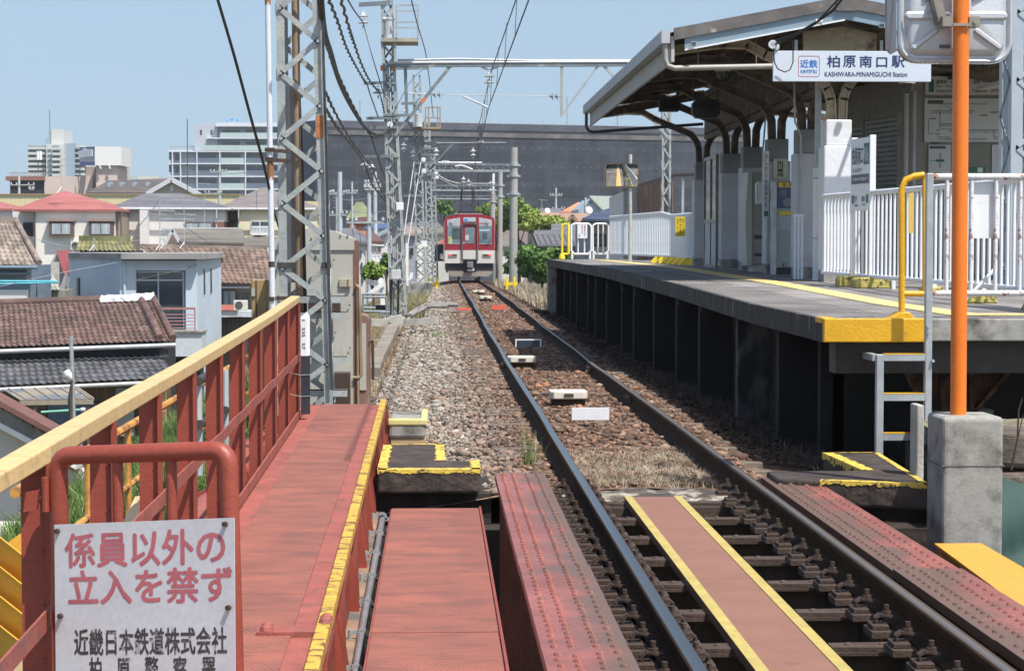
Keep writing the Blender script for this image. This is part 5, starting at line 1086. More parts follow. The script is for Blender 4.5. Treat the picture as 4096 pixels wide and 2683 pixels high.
# lattice masts, gantries, wires
def ribbon(m,pts,w,t,nrm):
 """one continuous zigzag flat bar; pts lie in a face with normal nrm"""
 vs=[];nrm=V(*nrm)
 for i,p in enumerate(pts):
  q=pts[min(i+1,len(pts)-1)]if i==0 else pts[i-1];d=(p-q);c=max(.25,math.hypot(d.x,d.y)/d.length);h=w/2/c
  vs+=[p+V(0,0,-h)-nrm*t/2,p+V(0,0,h)-nrm*t/2,p+V(0,0,h)+nrm*t/2,p+V(0,0,-h)+nrm*t/2]
 n=len(pts);m.add(vs,[(i*4+k,i*4+(k+1)%4,i*4+4+(k+1)%4,i*4+4+k)for i in range(n-1)for k in range(4)]+[(3,2,1,0),tuple((n-1)*4+k for k in range(4))])
def mast(label,Y,z0,z1,cxf,wf,pitch,leg,lw,mt,mt2,group=None,depth=None,legt=.009,bolts=False,cat='mast',name='lattice_mast'):
 t=thing(name,label,cat,(cxf(z0),Y+wf(z0)/2,z0),group);dep=depth or wf((z0+z1)/2)
 for sx in(-1,1):
  for sy in(0,1):
   m=MB();pa=V(cxf(z0)+sx*wf(z0)/2,Y+sy*dep,z0);pb_=V(cxf(z1)+sx*wf(z1)/2,Y+sy*dep,z1);s2=1 if sy==0 else-1
   L1=V(-sx*leg,0,0);L2=V(0,s2*leg,0);e1=V(-sx*legt,0,0);e2=V(0,s2*legt,0)
   prof=[V(0,0,0),L1,L1+e2,e1+e2,e1+L2,L2];vs=[pa+q for q in prof]+[pb_+q for q in prof]
   m.add(vs,[(0,1,2,3),(0,3,4,5),(6,9,8,7),(6,11,10,9)]+[(i,(i+1)%6,6+(i+1)%6,6+i)for i in range(6)]);build(m,'leg',mt,t)
 for f_,(ys_,nrm,ph)in enumerate(((Y-.006,(0,-1,0),0),(Y+dep+.006,(0,1,0),1))):
  pts=[];z=z0+.1;k=ph
  while z<z1:s=-1 if k%2==0 else 1;pts.append(V(cxf(z)+s*(wf(z)/2-leg*.45),ys_,z));z+=pitch/2;k+=1
  m=MB();ribbon(m,pts,lw,legt,nrm)
  if bolts and f_==0:
   for p in pts:m.dome((p.x,p.y,p.z),.001,.001,4)if False else m.tube([p+V(0,-.004,0),p+V(0,-.02,0)],.019,8)
  build(m,'lacing',mt if f_==0 else mt2,t)
 for sx in(-1,1):
  pts=[];z=z0+.1;k=0 if sx<0 else 1
  while z<z1:pts.append(V(cxf(z)+sx*(wf(z)/2+.004),Y+(leg*.45 if k%2==0 else dep-leg*.45),z));z+=pitch/2;k+=1
  m=MB();ribbon(m,pts,lw,legt,(sx,0,0));build(m,'lacing',mt2,t)
 return t
# the near mast
nm=mast('big grey lattice mast with an orange rust patch standing by the grey cabinet',20.0,-.7,7.4,lambda z:-1.298-.0165*z,lambda z:.52-.02*z,.645,.082,.055,MAST,MAST,bolts=True,depth=.46)
m=MB();z=at(0,460,20).z;z2=at(0,550,20).z;xr=-1.298-.0165*z+(.52-.02*z)/2;m.box(xr-.083,xr-.003,19.994,19.9985,z2,z);build(m,'rust_patch',mat('orange_rust',(.42,.16,.07),.8,var=.25,scale=12,bump=.4),nm)
m=MB();zb=at(0,1058,20).z;c=-1.298-.0165*zb;w_=.52/2;m.box(c-w_-.006,c-w_+.17,19.97,19.985,zb-.035,zb+.02);m.box(c+w_-.085,c+w_+.012,19.97,19.985,zb-.035,zb+.02);build(m,'black_band',mat('weathered_black_tape',(.045,.042,.04),.7,var=.4,scale=14),nm)
for z in(at(0,1200,20).z,at(0,1265,20).z,at(0,1445,20).z,at(0,1580,20).z):
 m=MB();c=-1.298;m.box(c-.30,c+.40,20.14,20.2,z-.035,z+.035);m.box(c-.30,c+.40,20.14,20.23,z+.029,z+.035);build(m,'cross_arm',MAST,nm)
RUSTP=mat('flaking_brown_conduit',(.24,.15,.085),.6,var=.3,scale=3,c2=(.44,.34,.24),spot=(.16,.06,.03),sscale=3,slo=.55,shi=.62,stretch=(1,1,.5))
m=MB();m.tube([at(1200,1330,20.3),at(1190,640,20.25),at(1178,-250,20.2)],.04,12);o=build(m,'conduit_pipe',RUSTP,None,smooth=True);tag(o,'flaking brown conduit pipe running up inside the big near lattice mast','pipe')
m=MB();m.tube([at(1222,1300,20.35),at(1205,640,20.3),at(1192,330,20.3)],.022,8);o=build(m,'conduit_pipe',RUST,None,smooth=True);tag(o,'thin dark brown conduit beside the flaking pipe inside the near mast','pipe')
m=MB();m.tube([at(1168,1130,20.4),at(1165,640,20.4),at(1160,330,20.4)],.05,4);o=build(m,'cable_duct',mat('pale_grey_duct',(.42,.40,.40),.6,var=.15,stretch=(1,1,.3)),None);tag(o,'pale square cable duct behind the flaking pipe inside the near mast','duct')
m=MB()
for k in range(3):m.tube([at(1322+4*k,1560,19.95),at(1312+3*k,1150,19.95),at(1303+3*k,640,19.95),at(1292+2*k,250,19.95),at(1284+2*k,-200,19.95)],.009,5)
o=build(m,'cable_run',CABLE,None,smooth=True);tag(o,'thin black cables strapped up the right leg of the near lattice mast','cable')
wp=thing('vent_pole','slim white pole with rusty joints clamped left of the near lattice mast','pole',tuple(at(1090,1330,19.6)))
def seg(p0,p1,r,mt,nm_):m=MB();m.tube([at(*p0,19.6),at(*p1,19.6)],r,12);build(m,nm_,mt,wp,smooth=True)
seg((1092,1400),(1082,720),.029,mat('white_pole_paint',(.62,.65,.70),.4,var=.06,spot=(.25,.11,.06),sscale=4,slo=.66,shi=.7),'lower_tube');seg((1082,718),(1081,632),.031,mat('rust_pole_joint',(.30,.13,.05),.7,var=.3,scale=9,spot=(.6,.6,.62),sscale=5,slo=.56,shi=.6),'joint');seg((1081,630),(1071,20),.027,MATS['white_pole_paint'],'upper_tube');seg((1071,20),(1068,-300),.029,MATS['rust_pole_joint'],'top')
seg((1087,1068),(1086,1046),.0315,MATS['weathered_black_tape'],'tape')
m=MB()
for py in(638,1195,600):p=at(1081,py,19.6);m.bar(p+V(-.04,-.02,0),p+V(.16,.35,0),.03,.035);m.box(p.x-.045,p.x+.045,p.y-.04,p.y-.03,p.z-.02,p.z+.02)
build(m,'clamp',RUST,wp)
# grey equipment cabinets, brown box, cream post
GYC=mat('stained_grey_cabinet',(.42,.41,.37),.5,var=.1,scale=2,spot=(.30,.22,.13),sscale=2,slo=.58,shi=.75,stretch=(1,1,.4));BRC=mat('brown_edge_paint',(.20,.095,.06),.5,var=.15)
CYY=21.5;t=thing('equipment_cabinet','tall grey trackside cabinet with a rounded top and brown edge behind the near mast','cabinet',tuple(at(1260,1640,CYY)))
a,b_=at(1095,1000,CYY),at(1415,1660,CYY);m=MB();prof=[(a.x,b_.z),(b_.x,b_.z),(b_.x,a.z)]
zt=at(0,913,CYY).z
m.box(a.x,b_.x,CYY,CYY+.75,b_.z,a.z);build(m,'body',GYC,t)
m=MB();poly=[V(a.x-.02,CYY-.02,a.z),V(b_.x+.012,CYY-.02,a.z),V(b_.x+.012,CYY-.02,a.z+.12)]+[V(lerp(b_.x,a.x,q),CYY-.02,a.z+.12+(zt-a.z-.12)*math.sin(min(1,q*2.2)*math.pi/2)-(0 if q<.6 else(q-.6)*.3))for q in np.linspace(.03,1,10)]
m.prism(poly,(0,.8,0));build(m,'lid',GYC,t)
m=MB();m.box(b_.x-.001,b_.x+.035,CYY-.004,CYY+.7,b_.z,a.z+.1);build(m,'brown_edge',BRC,t)
for py in(1130,1540):
 p,q=at(1357,py-15,CYY-.02),at(1398,py+18,CYY-.02);m=MB();m.box(p.x,q.x,CYY-.03,CYY-.002,q.z,p.z);m.tube([V(q.x,CYY-.03,p.z),V(q.x,CYY-.03,q.z)],.022,8);o=build(m,'hinge',mat('rusty_grey_hinge',(.40,.36,.27),.5,var=.2,spot=(.3,.2,.1),sscale=12),t,bevel=.004)
m=MB();m.tube([at(1423,1140,CYY-.03),at(1436,1150,CYY-.03),at(1446,1500,CYY-.03),at(1436,1510,CYY-.03),at(1412,1510,CYY-.03)],.018,8);m.tube([at(1430,1160,CYY-.02),at(1432,1640,CYY-.02)],.016,8);build(m,'locking_bar',RUSTP,t,smooth=True)
m=MB()
for(px,py)in((1361,945),(1335,1040),(1342,1330),(1398,1220),(1400,1390),(1390,945),(1300,945),(1245,955)):p=at(px,py,CYY-.022);m.tube([p,p+V(0,-.008,0)],.009,8)
build(m,'bolt',RUST,t)
a2,b2=at(1432,1258,CYY+.35),at(1478,1650,CYY+.35);t=thing('equipment_cabinet','lower rust brown cabinet with rounded top at the right side of the grey one','cabinet',tuple(b2))
m=MB();m.prism([V(a2.x,CYY+.3,b2.z),V(b2.x,CYY+.3,b2.z),V(b2.x,CYY+.3,a2.z-.05),V(b2.x-.02,CYY+.3,a2.z-.01),V(b2.x-.05,CYY+.3,a2.z),V(a2.x,CYY+.3,a2.z)],(0,.5,0));build(m,'body',mat('faded_brown_cabinet',(.21,.13,.10),.5,var=.2,scale=3,spot=(.36,.31,.24),sscale=3,slo=.55,shi=.7),t,bevel=.01)
m=MB();p,q=at(1438,1293,CYY+.28),at(1465,1560,CYY+.28);m.box(p.x,q.x,CYY+.285,CYY+.3,q.z,p.z);build(m,'door',GYC,t);m=MB();m.tube([at(1478,1370,CYY+.3),at(1490,1360,CYY+.3),at(1493,1520,CYY+.3)],.016,8);build(m,'locking_bar',RUST,t,smooth=True)
a2,b2=at(1005,1118,22.2),at(1070,1700,22.2);t=thing('signal_cupboard','narrow tan brown steel cupboard behind the end of the railing','cupboard',((a2.x+b2.x)/2,22.3,b2.z))
m=MB();m.box(a2.x,b2.x,22.2,22.5,b2.z,a2.z);build(m,'body',mat('tan_brown_cupboard',(.36,.25,.12),.5,var=.2,scale=3,spot=(.18,.10,.05),sscale=3,slo=.52,shi=.68,stretch=(1,1,.4)),t,bevel=.01);m=MB();m.box(a2.x+.05,a2.x+.06,22.19,22.199,b2.z,a2.z-.01);build(m,'door_seam',RUST,t);m=MB();p=at(1013,1170,22.18);m.box(p.x-.02,p.x+.02,22.18,22.199,p.z-.04,p.z+.04);build(m,'latch',GYC,t)
for(px,py,wd,ht)in((1232,1186,60,70),(1300,1210,60,60),(1300,1490,100,300)):
 p=at(px,py,21.2);q=at(px+wd,py+ht,21.2);m=MB();m.box(p.x,q.x,21.2,21.4,q.z,p.z);o=build(m,'junction_box',mat('dark_brown_box',(.055,.035,.028),.5,var=.2),None,bevel=.01);tag(o,('small dark brown box with a dial inside the near mast','second small brown box inside the near mast','large black brown box low inside the near mast')[(1232,1300,1300).index(px)if ht!=300 else 2],'box')
# mast 2 with its portal gantry
Y2=50.
m2=mast('tall lattice mast carrying a transformer and the long portal beam over the track',Y2,-.35,8.6,lambda z:-.94-.0365*z,lambda z:.44-.0218*z if z<7.7 else .272,.62,.075,.05,MAST,DMAST,depth=.4)
def pbar(t,p0,p1,w,h,mt,nm,Y=Y2,dy=0):m=MB();a,b_=at(*p0,Y+dy),at(*p1,Y+dy);m.bar(a,b_,w,h,up=(0,0,1)if abs(b_.x-a.x)>abs(b_.z-a.z)*.2 else(0,1,0));return build(m,nm,mt,t)
def ins(m,px,py,Y,n=2,s=1.,ax=(0,0,-1)):
 p=at(px,py,Y);a=V(*ax)
 m.tube([p,p+a*(.02*s)],.03*s,8)
 for k in range(n):q=p+a*s*(.06+.16*k);m.lathe(q,((.03*s,0),(.055*s,.02*s),(.055*s,.06*s),(.13*s,.085*s),(.12*s,.105*s),(.04*s,.11*s)),12,ax)
 m.tube([p+a*s*(.05+.16*n),p+a*s*(.16*n+.12)],.02*s,6)
pbar(m2,(1435,20),(1572,12),.08,.1,DMAST,'top_arm');m=MB();ins(m,1452,42,Y2,2);build(m,'insulator',INSUL,m2,smooth=True)
m=MB();p=at(1555,158,Y2-.3);m.lathe(p,((.135,0),(.135,.46),(.15,.47),(.15,.52),(.05,.54)),16);m.tube([p+V(-.1,-.1,.42),p+V(-.1,-.18,.5)],.04,8);m.box(p.x+.06,p.x+.1,p.y-.16,p.y-.13,p.z+.2,p.z+.32);build(m,'transformer',mat('light_grey_transformer',(.44,.46,.47),.4,var=.06),m2,smooth=True)
m=MB();a,b_=at(1522,160,Y2-.45),at(1672,158,Y2-.45);m.box(a.x,b_.x,Y2-.5,Y2+.5,a.z-.05,a.z+.04)
build(m,'work_platform',mat('tan_grey_boards',(.34,.31,.25),.7,var=.2),m2)
m=MB()
for dy in(-.48,.3):
 for px in(1585,1672):m.bar(at(px,158,Y2+dy),at(px,20,Y2+dy),.04,.04,up=(0,1,0))
 for py in(22,45,90,112):m.bar(at(1585,py,Y2+dy),at(1672,py,Y2+dy),.03,.03)
for px in(1585,1672):m.bar(at(px,22,Y2-.48),at(px,22,Y2+.3),.035,.035)
build(m,'guard_cage',MAST,m2)
pbar(m2,(1528,170),(1535,255),.06,.06,MAST,'strut',dy=-.4);pbar(m2,(1580,170),(1581,248),.06,.06,MAST,'strut',dy=-.4)
for(x0,x1,y)in((1455,1582,332),(1533,1638,462),(1465,1600,472),(1478,1590,510),(1452,1592,625)):pbar(m2,(x0,y+2),(x1,y-1),.07,.07,DMAST,'cross_arm',dy=-.06)
m=MB();ins(m,1513,345,Y2,1,1.1);build(m,'insulator',mat('grey_insulator',(.22,.25,.27),.3),m2,smooth=True)
m=MB();ins(m,1458,668-30,Y2,1,.9);ins(m,1487,648,Y2,1,.9);build(m,'insulator',INSUL,m2,smooth=True)
m=MB();ins(m,1560,500,Y2-.15,1,.6,(0,-1,0));build(m,'insulator',INSUL,m2,smooth=True)
m=MB()
for(px,py)in((1529,273),(1573,272)):p=at(px,py,Y2-.02);m.box(p.x-.045,p.x+.045,Y2-.03,Y2-.02,p.z-.07,p.z+.07)
build(m,'orange_mark',mat('orange_mark_paint',(.55,.19,.07),.6),m2)
for(x0,y0,x1,y1,mt)in((1585,810,1614,841,WHTC),(1566,1078,1604,1116,mat('pale_grey_box',(.52,.53,.54),.5))):a,b_=at(x0,y0,Y2-.15),at(x1,y1,Y2-.15);m=MB();m.box(a.x,b_.x,Y2-.22,Y2-.1,b_.z,a.z);build(m,'control_box',mt,m2,bevel=.01)
m=MB()
for k,(px,mt)in enumerate(((1563,1),(1570,1),(1580,0),(1590,1))):m.tube([at(px+12,1262,Y2+.1),at(px+8,900,Y2+.1),at(px-6,530,Y2+.1),at(px-18,265,Y2+.1)],.022,6)
build(m,'cable_run',mat('grey_cable_sheath',(.42,.42,.42),.5,var=.2,scale=2),m2,smooth=True)
m=MB()
for px in(1563,1592):m.tube([at(px,1260,Y2-.1),at(px+2,1120,Y2-.1)],.03,6)
build(m,'cable_run',BLK,m2,smooth=True)
m=MB();a,b_=at(1555,1262,Y2),at(1640,1300,Y2);m.box(a.x-.1,b_.x,Y2-.3,Y2+.7,b_.z-.4,a.z-.04);build(m,'footing',CONCL,m2,bevel=.02)
gb=thing('portal_beam','long grey portal beam with knee brace across the track between two lattice masts','gantry',tuple(at(2040,262,Y2)))
pbar(gb,(1545,262),(2660,258),.11,.10,DMAST,'beam');m=MB();m.tube([at(1550,252,Y2-.05),at(2660,247,Y2-.05)],.03,8);m.tube([at(1590,242,Y2+.35),at(1830,236,Y2+.35),at(2120,243,Y2+.35),at(2660,243,Y2+.35)],.026,8);build(m,'pipe',mat('bright_zinc_pipe',(.58,.60,.62),.35,metal=.3),gb,smooth=True)
pbar(gb,(1803,263),(1578,545),.08,.08,DMAST,'knee_brace');pbar(gb,(1621,265),(1627,458),.08,.08,DMAST,'drop_post');pbar(gb,(2247,265),(2246,466),.07,.07,MAST,'drop_post');pbar(gb,(2247,462),(2392,265),.05,.05,MAST,'diagonal');pbar(gb,(2416,265),(2680,560),.06,.06,MAST,'knee_brace')
m=MB();p,q=at(1705,398,Y2-.03),at(1695,410,Y2-.03);pbar(gb,(1702,392),(1686,412),.083,.083,MATS['orange_mark_paint'],'orange_mark',dy=-.002)
m=MB();m.tube([at(1628,374,Y2),at(1720,378,Y2)],.015,6);m.tube([at(1780,380,Y2),at(2192,385,Y2)],.008,5);m.tube([at(2225,386,Y2),at(2246,386,Y2)],.015,6);build(m,'cross_span_wire',mat('span_wire',(.30,.30,.31),.4,metal=.5),gb)
m=MB();ins(m,1722,378,Y2,2,.75,(1,0,0));ins(m,2192,385,Y2,2,.75,(1,0,0));build(m,'insulator',mat('grey_glass_insulator',(.30,.34,.37),.2),gb,smooth=True)
m=MB();m.tube([at(1853,386,Y2-.2),at(1956,432,Y2-.3)],.024,8);build(m,'steady_arm',mat('bright_zinc_arm',(.6,.62,.64),.3,metal=.3),gb,smooth=True)
m=MB();m.bar(at(1927,268,Y2),at(1955,282,Y2),.05,.05);m.bar(at(1990,268,Y2),at(1958,282,Y2),.05,.05);build(m,'hanger',GALV,gb);m=MB();ins(m,1957,282,Y2,2,1.);build(m,'insulator',mat('white_green_insulator',(.55,.6,.58),.2),gb,smooth=True)
mast('grey lattice mast beyond the platform holding the right end of the portal beam',Y2,-1.0,6.3,lambda z:5.8,lambda z:.23 if z>0 else .23,.62,.05,.04,MAST,DMAST,depth=.23)
# masts beyond, diminishing
RANK='lattice masts standing in a row along the left of the line'
m3=mast('second lattice mast of the row with a rusty guard cage, on a concrete base',80.,-.35,8.4,lambda z:-.60-.018*z,lambda z:.40-.010*z,.60,.07,.05,MAST,DMAST,RANK,depth=.36)
m4=mast('third lattice mast of the row, just left of the train',104.,-.4,8.2,lambda z:-.28-.02*z,lambda z:.40-.012*z,.60,.08,.06,MAST,DMAST,RANK,depth=.36)
m5=mast('farthest lattice mast of the row, partly hidden by the others',128.,-.6,7.5,lambda z:-.05-.02*z,lambda z:.40-.012*z,.60,.08,.06,MAST,DMAST,RANK,depth=.36)
m=MB();a,b_=at(1641,1130,78.8),at(1728,1200,78.8);m.box(a.x,b_.x,78.8,81,b_.z-.5,a.z);build(m,'footing',CONC,m3,bevel=.02)
a,b_=at(1658,512,79.6),at(1764,512,79.6);m=MB();m.box(a.x-.1,b_.x,79.4,80.4,a.z-.05,a.z+.02);build(m,'work_platform',mat('rusty_tan_frame',(.30,.22,.15),.7,var=.2),m3)
m=MB()
for px in(1702,1714,1750,1760):m.bar(at(px,512,79.5),at(px,430,79.5),.05,.05,up=(0,1,0))
for py in(430,472):m.bar(at(1700,py,79.5),at(1762,py,79.5),.045,.045)
build(m,'guard_cage',MATS['rusty_tan_frame'],m3);m=MB();p=at(1674,508,79.3);m.lathe(p,((.17,0),(.14,.3),(.15,.5),(.05,.53)),14);build(m,'transformer',MATS['light_grey_transformer'],m3,smooth=True)
for(x0,x1,y,Y,t)in((1580,1710,275,80,m3),(1605,1670,415,80,m3),(1618,1710,557,80,m3),(1650,1740,575,80,m3),(1660,1745,652,80,m3),(1616,1690,783,80,m3),(1690,1745,595,104,m4),(1690,1750,620,104,m4),(1700,1760,700,104,m4),(1720,1760,760,128,m5)):pbar(t,(x0,y),(x1,y-1),.09,.10,DMAST,'cross_arm',Y=Y,dy=-.08)
m=MB()
for(px,py,Y)in((1619,430,80),(1616,565,80),(1652,595,80),(1745,590,80)):ins(m,px,py,Y,2,1.)
build(m,'insulator',INSUL,m3,smooth=True);m=MB()
for(px,py,Y)in((1694,640,79.8),(1696,685,79.8),(1745,694,104),(1748,710,104)):ins(m,px,py,Y,1,.75,(0,-1,0))
build(m,'insulator',INSUL,m4,smooth=True)
a,b_=at(1685,963,79.6),at(1709,987,79.6);m=MB();m.box(a.x,b_.x,79.5,79.65,b_.z,a.z);build(m,'control_box',WHTC,m3)
m=MB();a,b_=at(1638,895,78),at(1652,740,78);m.tube([at(1596,1080,66),at(1656,650,78)],.019,6);m.tube([at(1616,1080,66),at(1683,650,79)],.019,6);o=build(m,'stay_wires',mat('pale_stay_guard',(.44,.44,.43),.5),None);tag(o,'pair of pale guarded stay wires leaning against the second lattice mast','stay wires')
cl=thing('cantilever_arm','grey catenary cantilever arm with strut on the second lattice mast','cantilever',tuple(at(1880,575,80)));m=MB();m.tube([at(1740,573,80),at(2025,572,80)],.035,8);m.tube([at(1680,720,80),at(1812,577,80)],.04,8);build(m,'tube',DMAST,cl,smooth=True)
m=MB();ins(m,1892,590,80,2,1.);build(m,'insulator',INSUL,cl,smooth=True);m=MB()
for px in(1715,1722,1730,1908,1920):ins(m,px,570,80,1,.8,(1,0,0))
build(m,'insulator',mat('tan_insulator',(.5,.45,.4),.3),cl,smooth=True)
def truss(x0,x1,yt,yb,Y,label,n):
 t=thing('truss_gantry',label,'gantry',tuple(at((x0+x1)/2,yb,Y)));pbar(t,(x0,yt),(x1,yt+1),.08,.08,DMAST,'top_chord',Y=Y);pbar(t,(x0,yb),(x1,yb+1),.08,.08,MAST,'bottom_chord',Y=Y);pts=[at(lerp(x0,x1,i/n),yt if i%2==0 else yb,Y)for i in range(n+1)];m=MB();ribbon(m,pts,.05,.03,(0,1,0));build(m,'web',DMAST,t);return t
tg=truss(1742,2052,658,683,84.,'truss gantry from the second lattice mast to the tall concrete pole above the train',12);truss(1728,2004,742,761,112.,'farther truss gantry just above the train pantograph',12);truss(1735,1990,783,795,135.,'farthest thin gantry behind the pantograph',12)
m=MB();m.tube([at(1752,651,83.6),at(1928,652,83.6)],.05,8);build(m,'pipe',MATS['bright_zinc_pipe'],tg,smooth=True);m=MB()
for k in range(5):ins(m,1758+6*k,651,83.6,1,.8,(1,0,0))
build(m,'insulator',INSUL,tg,smooth=True);m=MB();m.tube([at(1820,666,83.5),at(1845,662,83.5),at(1865,668,83.5),at(1890,679,83.5)],.04,8);build(m,'steady_arm',MATS['bright_zinc_arm'],tg,smooth=True)
fz=thing('feeder_loop','pair of pale drooping feeder wires left of the pantograph','wires',tuple(at(1780,740,110)));m=MB();m.tube([at(1750,700,110),at(1790,722,110),at(1830,733,110),at(1960,735,110)],.025,6);m.tube([at(1712,695,105),at(1760,715,108),at(1830,750,110)],.025,6);build(m,'wire',MATS['pale_stay_guard'],fz)
m=MB();ins(m,1854,705,110,2,1.1);ins(m,1875,715,110,2,1.1);ins(m,1952,733,110,2,1.,(1,0,0));ins(m,1952,760,110,2,1.,(1,0,0));build(m,'insulator',INSUL,fz,smooth=True)
CP=mat('pale_grey_concrete_pole',(.33,.325,.31),.8,var=.1,scale=2,spot=(.20,.19,.18),sscale=3,slo=.6,shi=.7)
def cpole(px0,py0,px1,py1,Y,r,label,bands=()):
 t=thing('concrete_pole',label,'pole',tuple(at(px0,py0,Y)));m=MB();m.tube([at(px0,py0+40,Y),at(px1,py1,Y)],[r,r*.82],14);build(m,'shaft',CP,t,smooth=True)
 for py in bands:p=at(lerp(px1,px0,(py-py1)/(py0-py1)),py,Y);m=MB();m.tube([p,p+V(0,0,.12)],r*1.1,14);m.box(p.x-r*1.5,p.x+r*1.5,Y-.05,Y+.05,p.z,p.z+.07);build(m,'band',GALV,t)
 return t
cpole(2053,1130,2056,590,82.,.185,'tallest round concrete pole right of the train',(665,708,780));cpole(1998,1105,2001,678,112.,.17,'middle round concrete pole right behind the train',(745,790));cpole(1968,960,1972,770,135.,.2,'far round concrete pole behind the train roof',(810,))
m=MB();m.tube([at(1972,770,134),at(1974,694,134)],.09,10);o=build(m,'white_mast',WHTC,None);tag(o,'slim white mast with an orange band on the far concrete pole','mast')
# yellow track stop frames
for(x0,y0,lab,Y,fl)in((1705,1135,'yellow steel stop frame left of the train',86.,1),(2016,1135,'yellow steel stop frame at the foot of the tall concrete pole',76.,-1)):
 t=thing('stop_frame',lab,'stop frame',tuple(at(x0+20,y0+10,Y)));m=MB();a,b_=at(x0,y0,Y),at(x0+55,y0-14,Y);m.box(a.x,b_.x,Y,Y+.15,a.z-.06,a.z+.06)
 for f_ in(.12,.68):x=lerp(a.x,b_.x,f_);m.prism([(x,Y-.02,a.z-.22),(x+.1,Y-.02,a.z-.22),(x+.1,Y-.02,a.z+.24),(x+.05,Y-.02,a.z+.30),(x,Y-.02,a.z+.24)],(0,.1,0))
 build(m,'frame',YB,t)
# wires
WI=mat('dark_wire',(.045,.047,.05),.5,var=.1)
def wire(label,pts,r,nm='overhead_wire',mt=None,tw=0):
 """pts: (px, py, Y); smooth curve through real points in space"""
 P=[at(*p)for p in pts];out=[];n=len(P)
 for i in range(n-1):
  p0,p1,p2,p3=P[max(i-1,0)],P[i],P[i+1],P[min(i+2,n-1)]
  for k in range(8):
   t_=k/8;out.append(.5*((2*p1)+(p2-p0)*t_+(2*p0-5*p1+4*p2-p3)*t_*t_+(3*p1-p0-3*p2+p3)*t_**3))
 out.append(P[-1]);m=MB()
 if tw:
  o2=[]
  for i in range(len(out)-1):
   for k in range(4):o2.append(out[i].lerp(out[i+1],k/4))
  out=[p+V(math.sin(i*.9)*tw,0,math.cos(i*.9)*tw)for i,p in enumerate(o2)]
 m.tube(out,r,6);o=build(m,nm,mt or WI,None,smooth=True);tag(o,label,'wire');return o
def straight(label,a,b_,r,nm='contact_wire',sag=0,n=14):
 m=MB();a=V(*a);b_=V(*b_);m.tube([a.lerp(b_,i/n)+V(0,0,-sag*4*(i/n)*(1-i/n))for i in range(n+1)],r,6);o=build(m,nm,WI,None);tag(o,label,'wire');return o
cw=thing('catenary','contact and messenger wires with droppers hanging over the track from the top edge','overhead line',(1.4,50,5.0));m=MB();m.tube([(1.30,12,5.0),(1.32,50,5.0),(1.62,80,4.95),(1.75,110,4.8)],.012,5);build(m,'contact_wire',WI,cw);m=MB();mes=lambda y:5.75+.15*((y%50-25)/25)**2
m.tube([(1.32+.06,y,mes(y))for y in np.linspace(12,50,14)]+[(lerp(1.38,1.75,(y-50)/60),y,mes(y)-.05*(y-50)/30)for y in np.linspace(52,110,14)],.012,5);build(m,'messenger_wire',WI,cw)
for y in range(28,108,5):m=MB();x=interp(y,[12,50,80,110],[1.30,1.32,1.62,1.75]);m.tube([(x,y,interp(y,[50,80,110],[5.0,4.95,4.8])),(x+.04,y,mes(y)-(.05*(y-50)/30 if y>50 else 0))],.006,4);build(m,'dropper',WI,cw)
wire('thick cable bundle drooping from the near mast to the tall mast',[(1270,-260,19),(1290,90,20.2),(1323,215,25),(1362,340,31),(1404,428,38),(1449,497,44),(1490,533,47.5),(1525,538,49),(1550,520,49.6),(1560,507,49.8)],.036,'cable_bundle',CABLE)
wire('thinner cable beside the thick bundle',[(1291,110,20.2),(1330,250,26),(1362,325,30),(1420,440,40),(1480,540,48),(1510,548,49.7)],.022,tw=.012)
wire('wavy black cable from the top edge to the arm of the tall mast, left one',[(1302,-30,24),(1350,90,30),(1382,185,36),(1417,256,41),(1452,316,47),(1466,335,49.8)],.02,tw=.014);wire('wavy black cable from the top edge to the arm of the tall mast, right one',[(1352,-40,24),(1395,112,31),(1417,180,35),(1450,270,41),(1485,335,46),(1515,365,49.8)],.02,tw=.014)
wire('wavy cable hanging from the left end of the dark arm down to the lower arm',[(1468,338,49.8),(1482,385,49.8),(1498,430,49.8),(1512,470,49.8)],.018,tw=.012);wire('wavy cable hanging from the grey insulator into the tall mast',[(1515,366,49.8),(1527,405,49.8),(1537,455,50)],.018,tw=.012)
wire('thin wire from the top edge to the hanging insulator of the top arm',[(1380,-20,30),(1418,45,40),(1453,92,50)],.016);wire('thin wire dropping from the hanging insulator down past the tall mast',[(1453,92,50),(1490,230,49.5),(1535,375,50)],.014)
wire('long twisted wire from the near mast to the red insulator',[(1302,438,20.2),(1355,520,27),(1418,596,38),(1458,655,49.8)],.018,tw=.008);wire('second long twisted wire from the near mast to the white insulator',[(1300,370,20.2),(1350,470,27),(1410,570,38),(1487,668,49.8)],.016,tw=.008)
wire('wire continuing from the red insulator to the far mast',[(1458,655,49.8),(1490,740,55),(1545,810,70),(1560,830,80)],.022);wire('wire continuing from the white insulator to the far mast',[(1487,668,49.8),(1515,740,55),(1548,800,70)],.02)
wire('thin wire running from the lower arm down to the right',[(1480,535,48),(1535,700,52),(1600,880,70)],.016);wire('thin wire between the two tall masts',[(1560,480,50),(1640,330,60),(1690,280,80)],.012)
wire('steep black wire crossing the sky left of the white pole',[(868,-10,17),(937,225,17.6),(1003,470,18.4),(1050,640,19.1),(1078,760,19.6)],.014);wire('black wire continuing down behind the white pole',[(1080,770,19.7),(1100,860,20),(1120,925,20.5)],.010)
wire('thin wire passing the guard cage in the sky, right of the tall mast',[(1640,-20,40),(1670,100,46),(1708,245,60),(1733,470,79)],.014);wire('short black drop wire from the portal beam to the cantilever',[(1632,488,52),(1665,530,60),(1700,570,72),(1730,582,79)],.03)
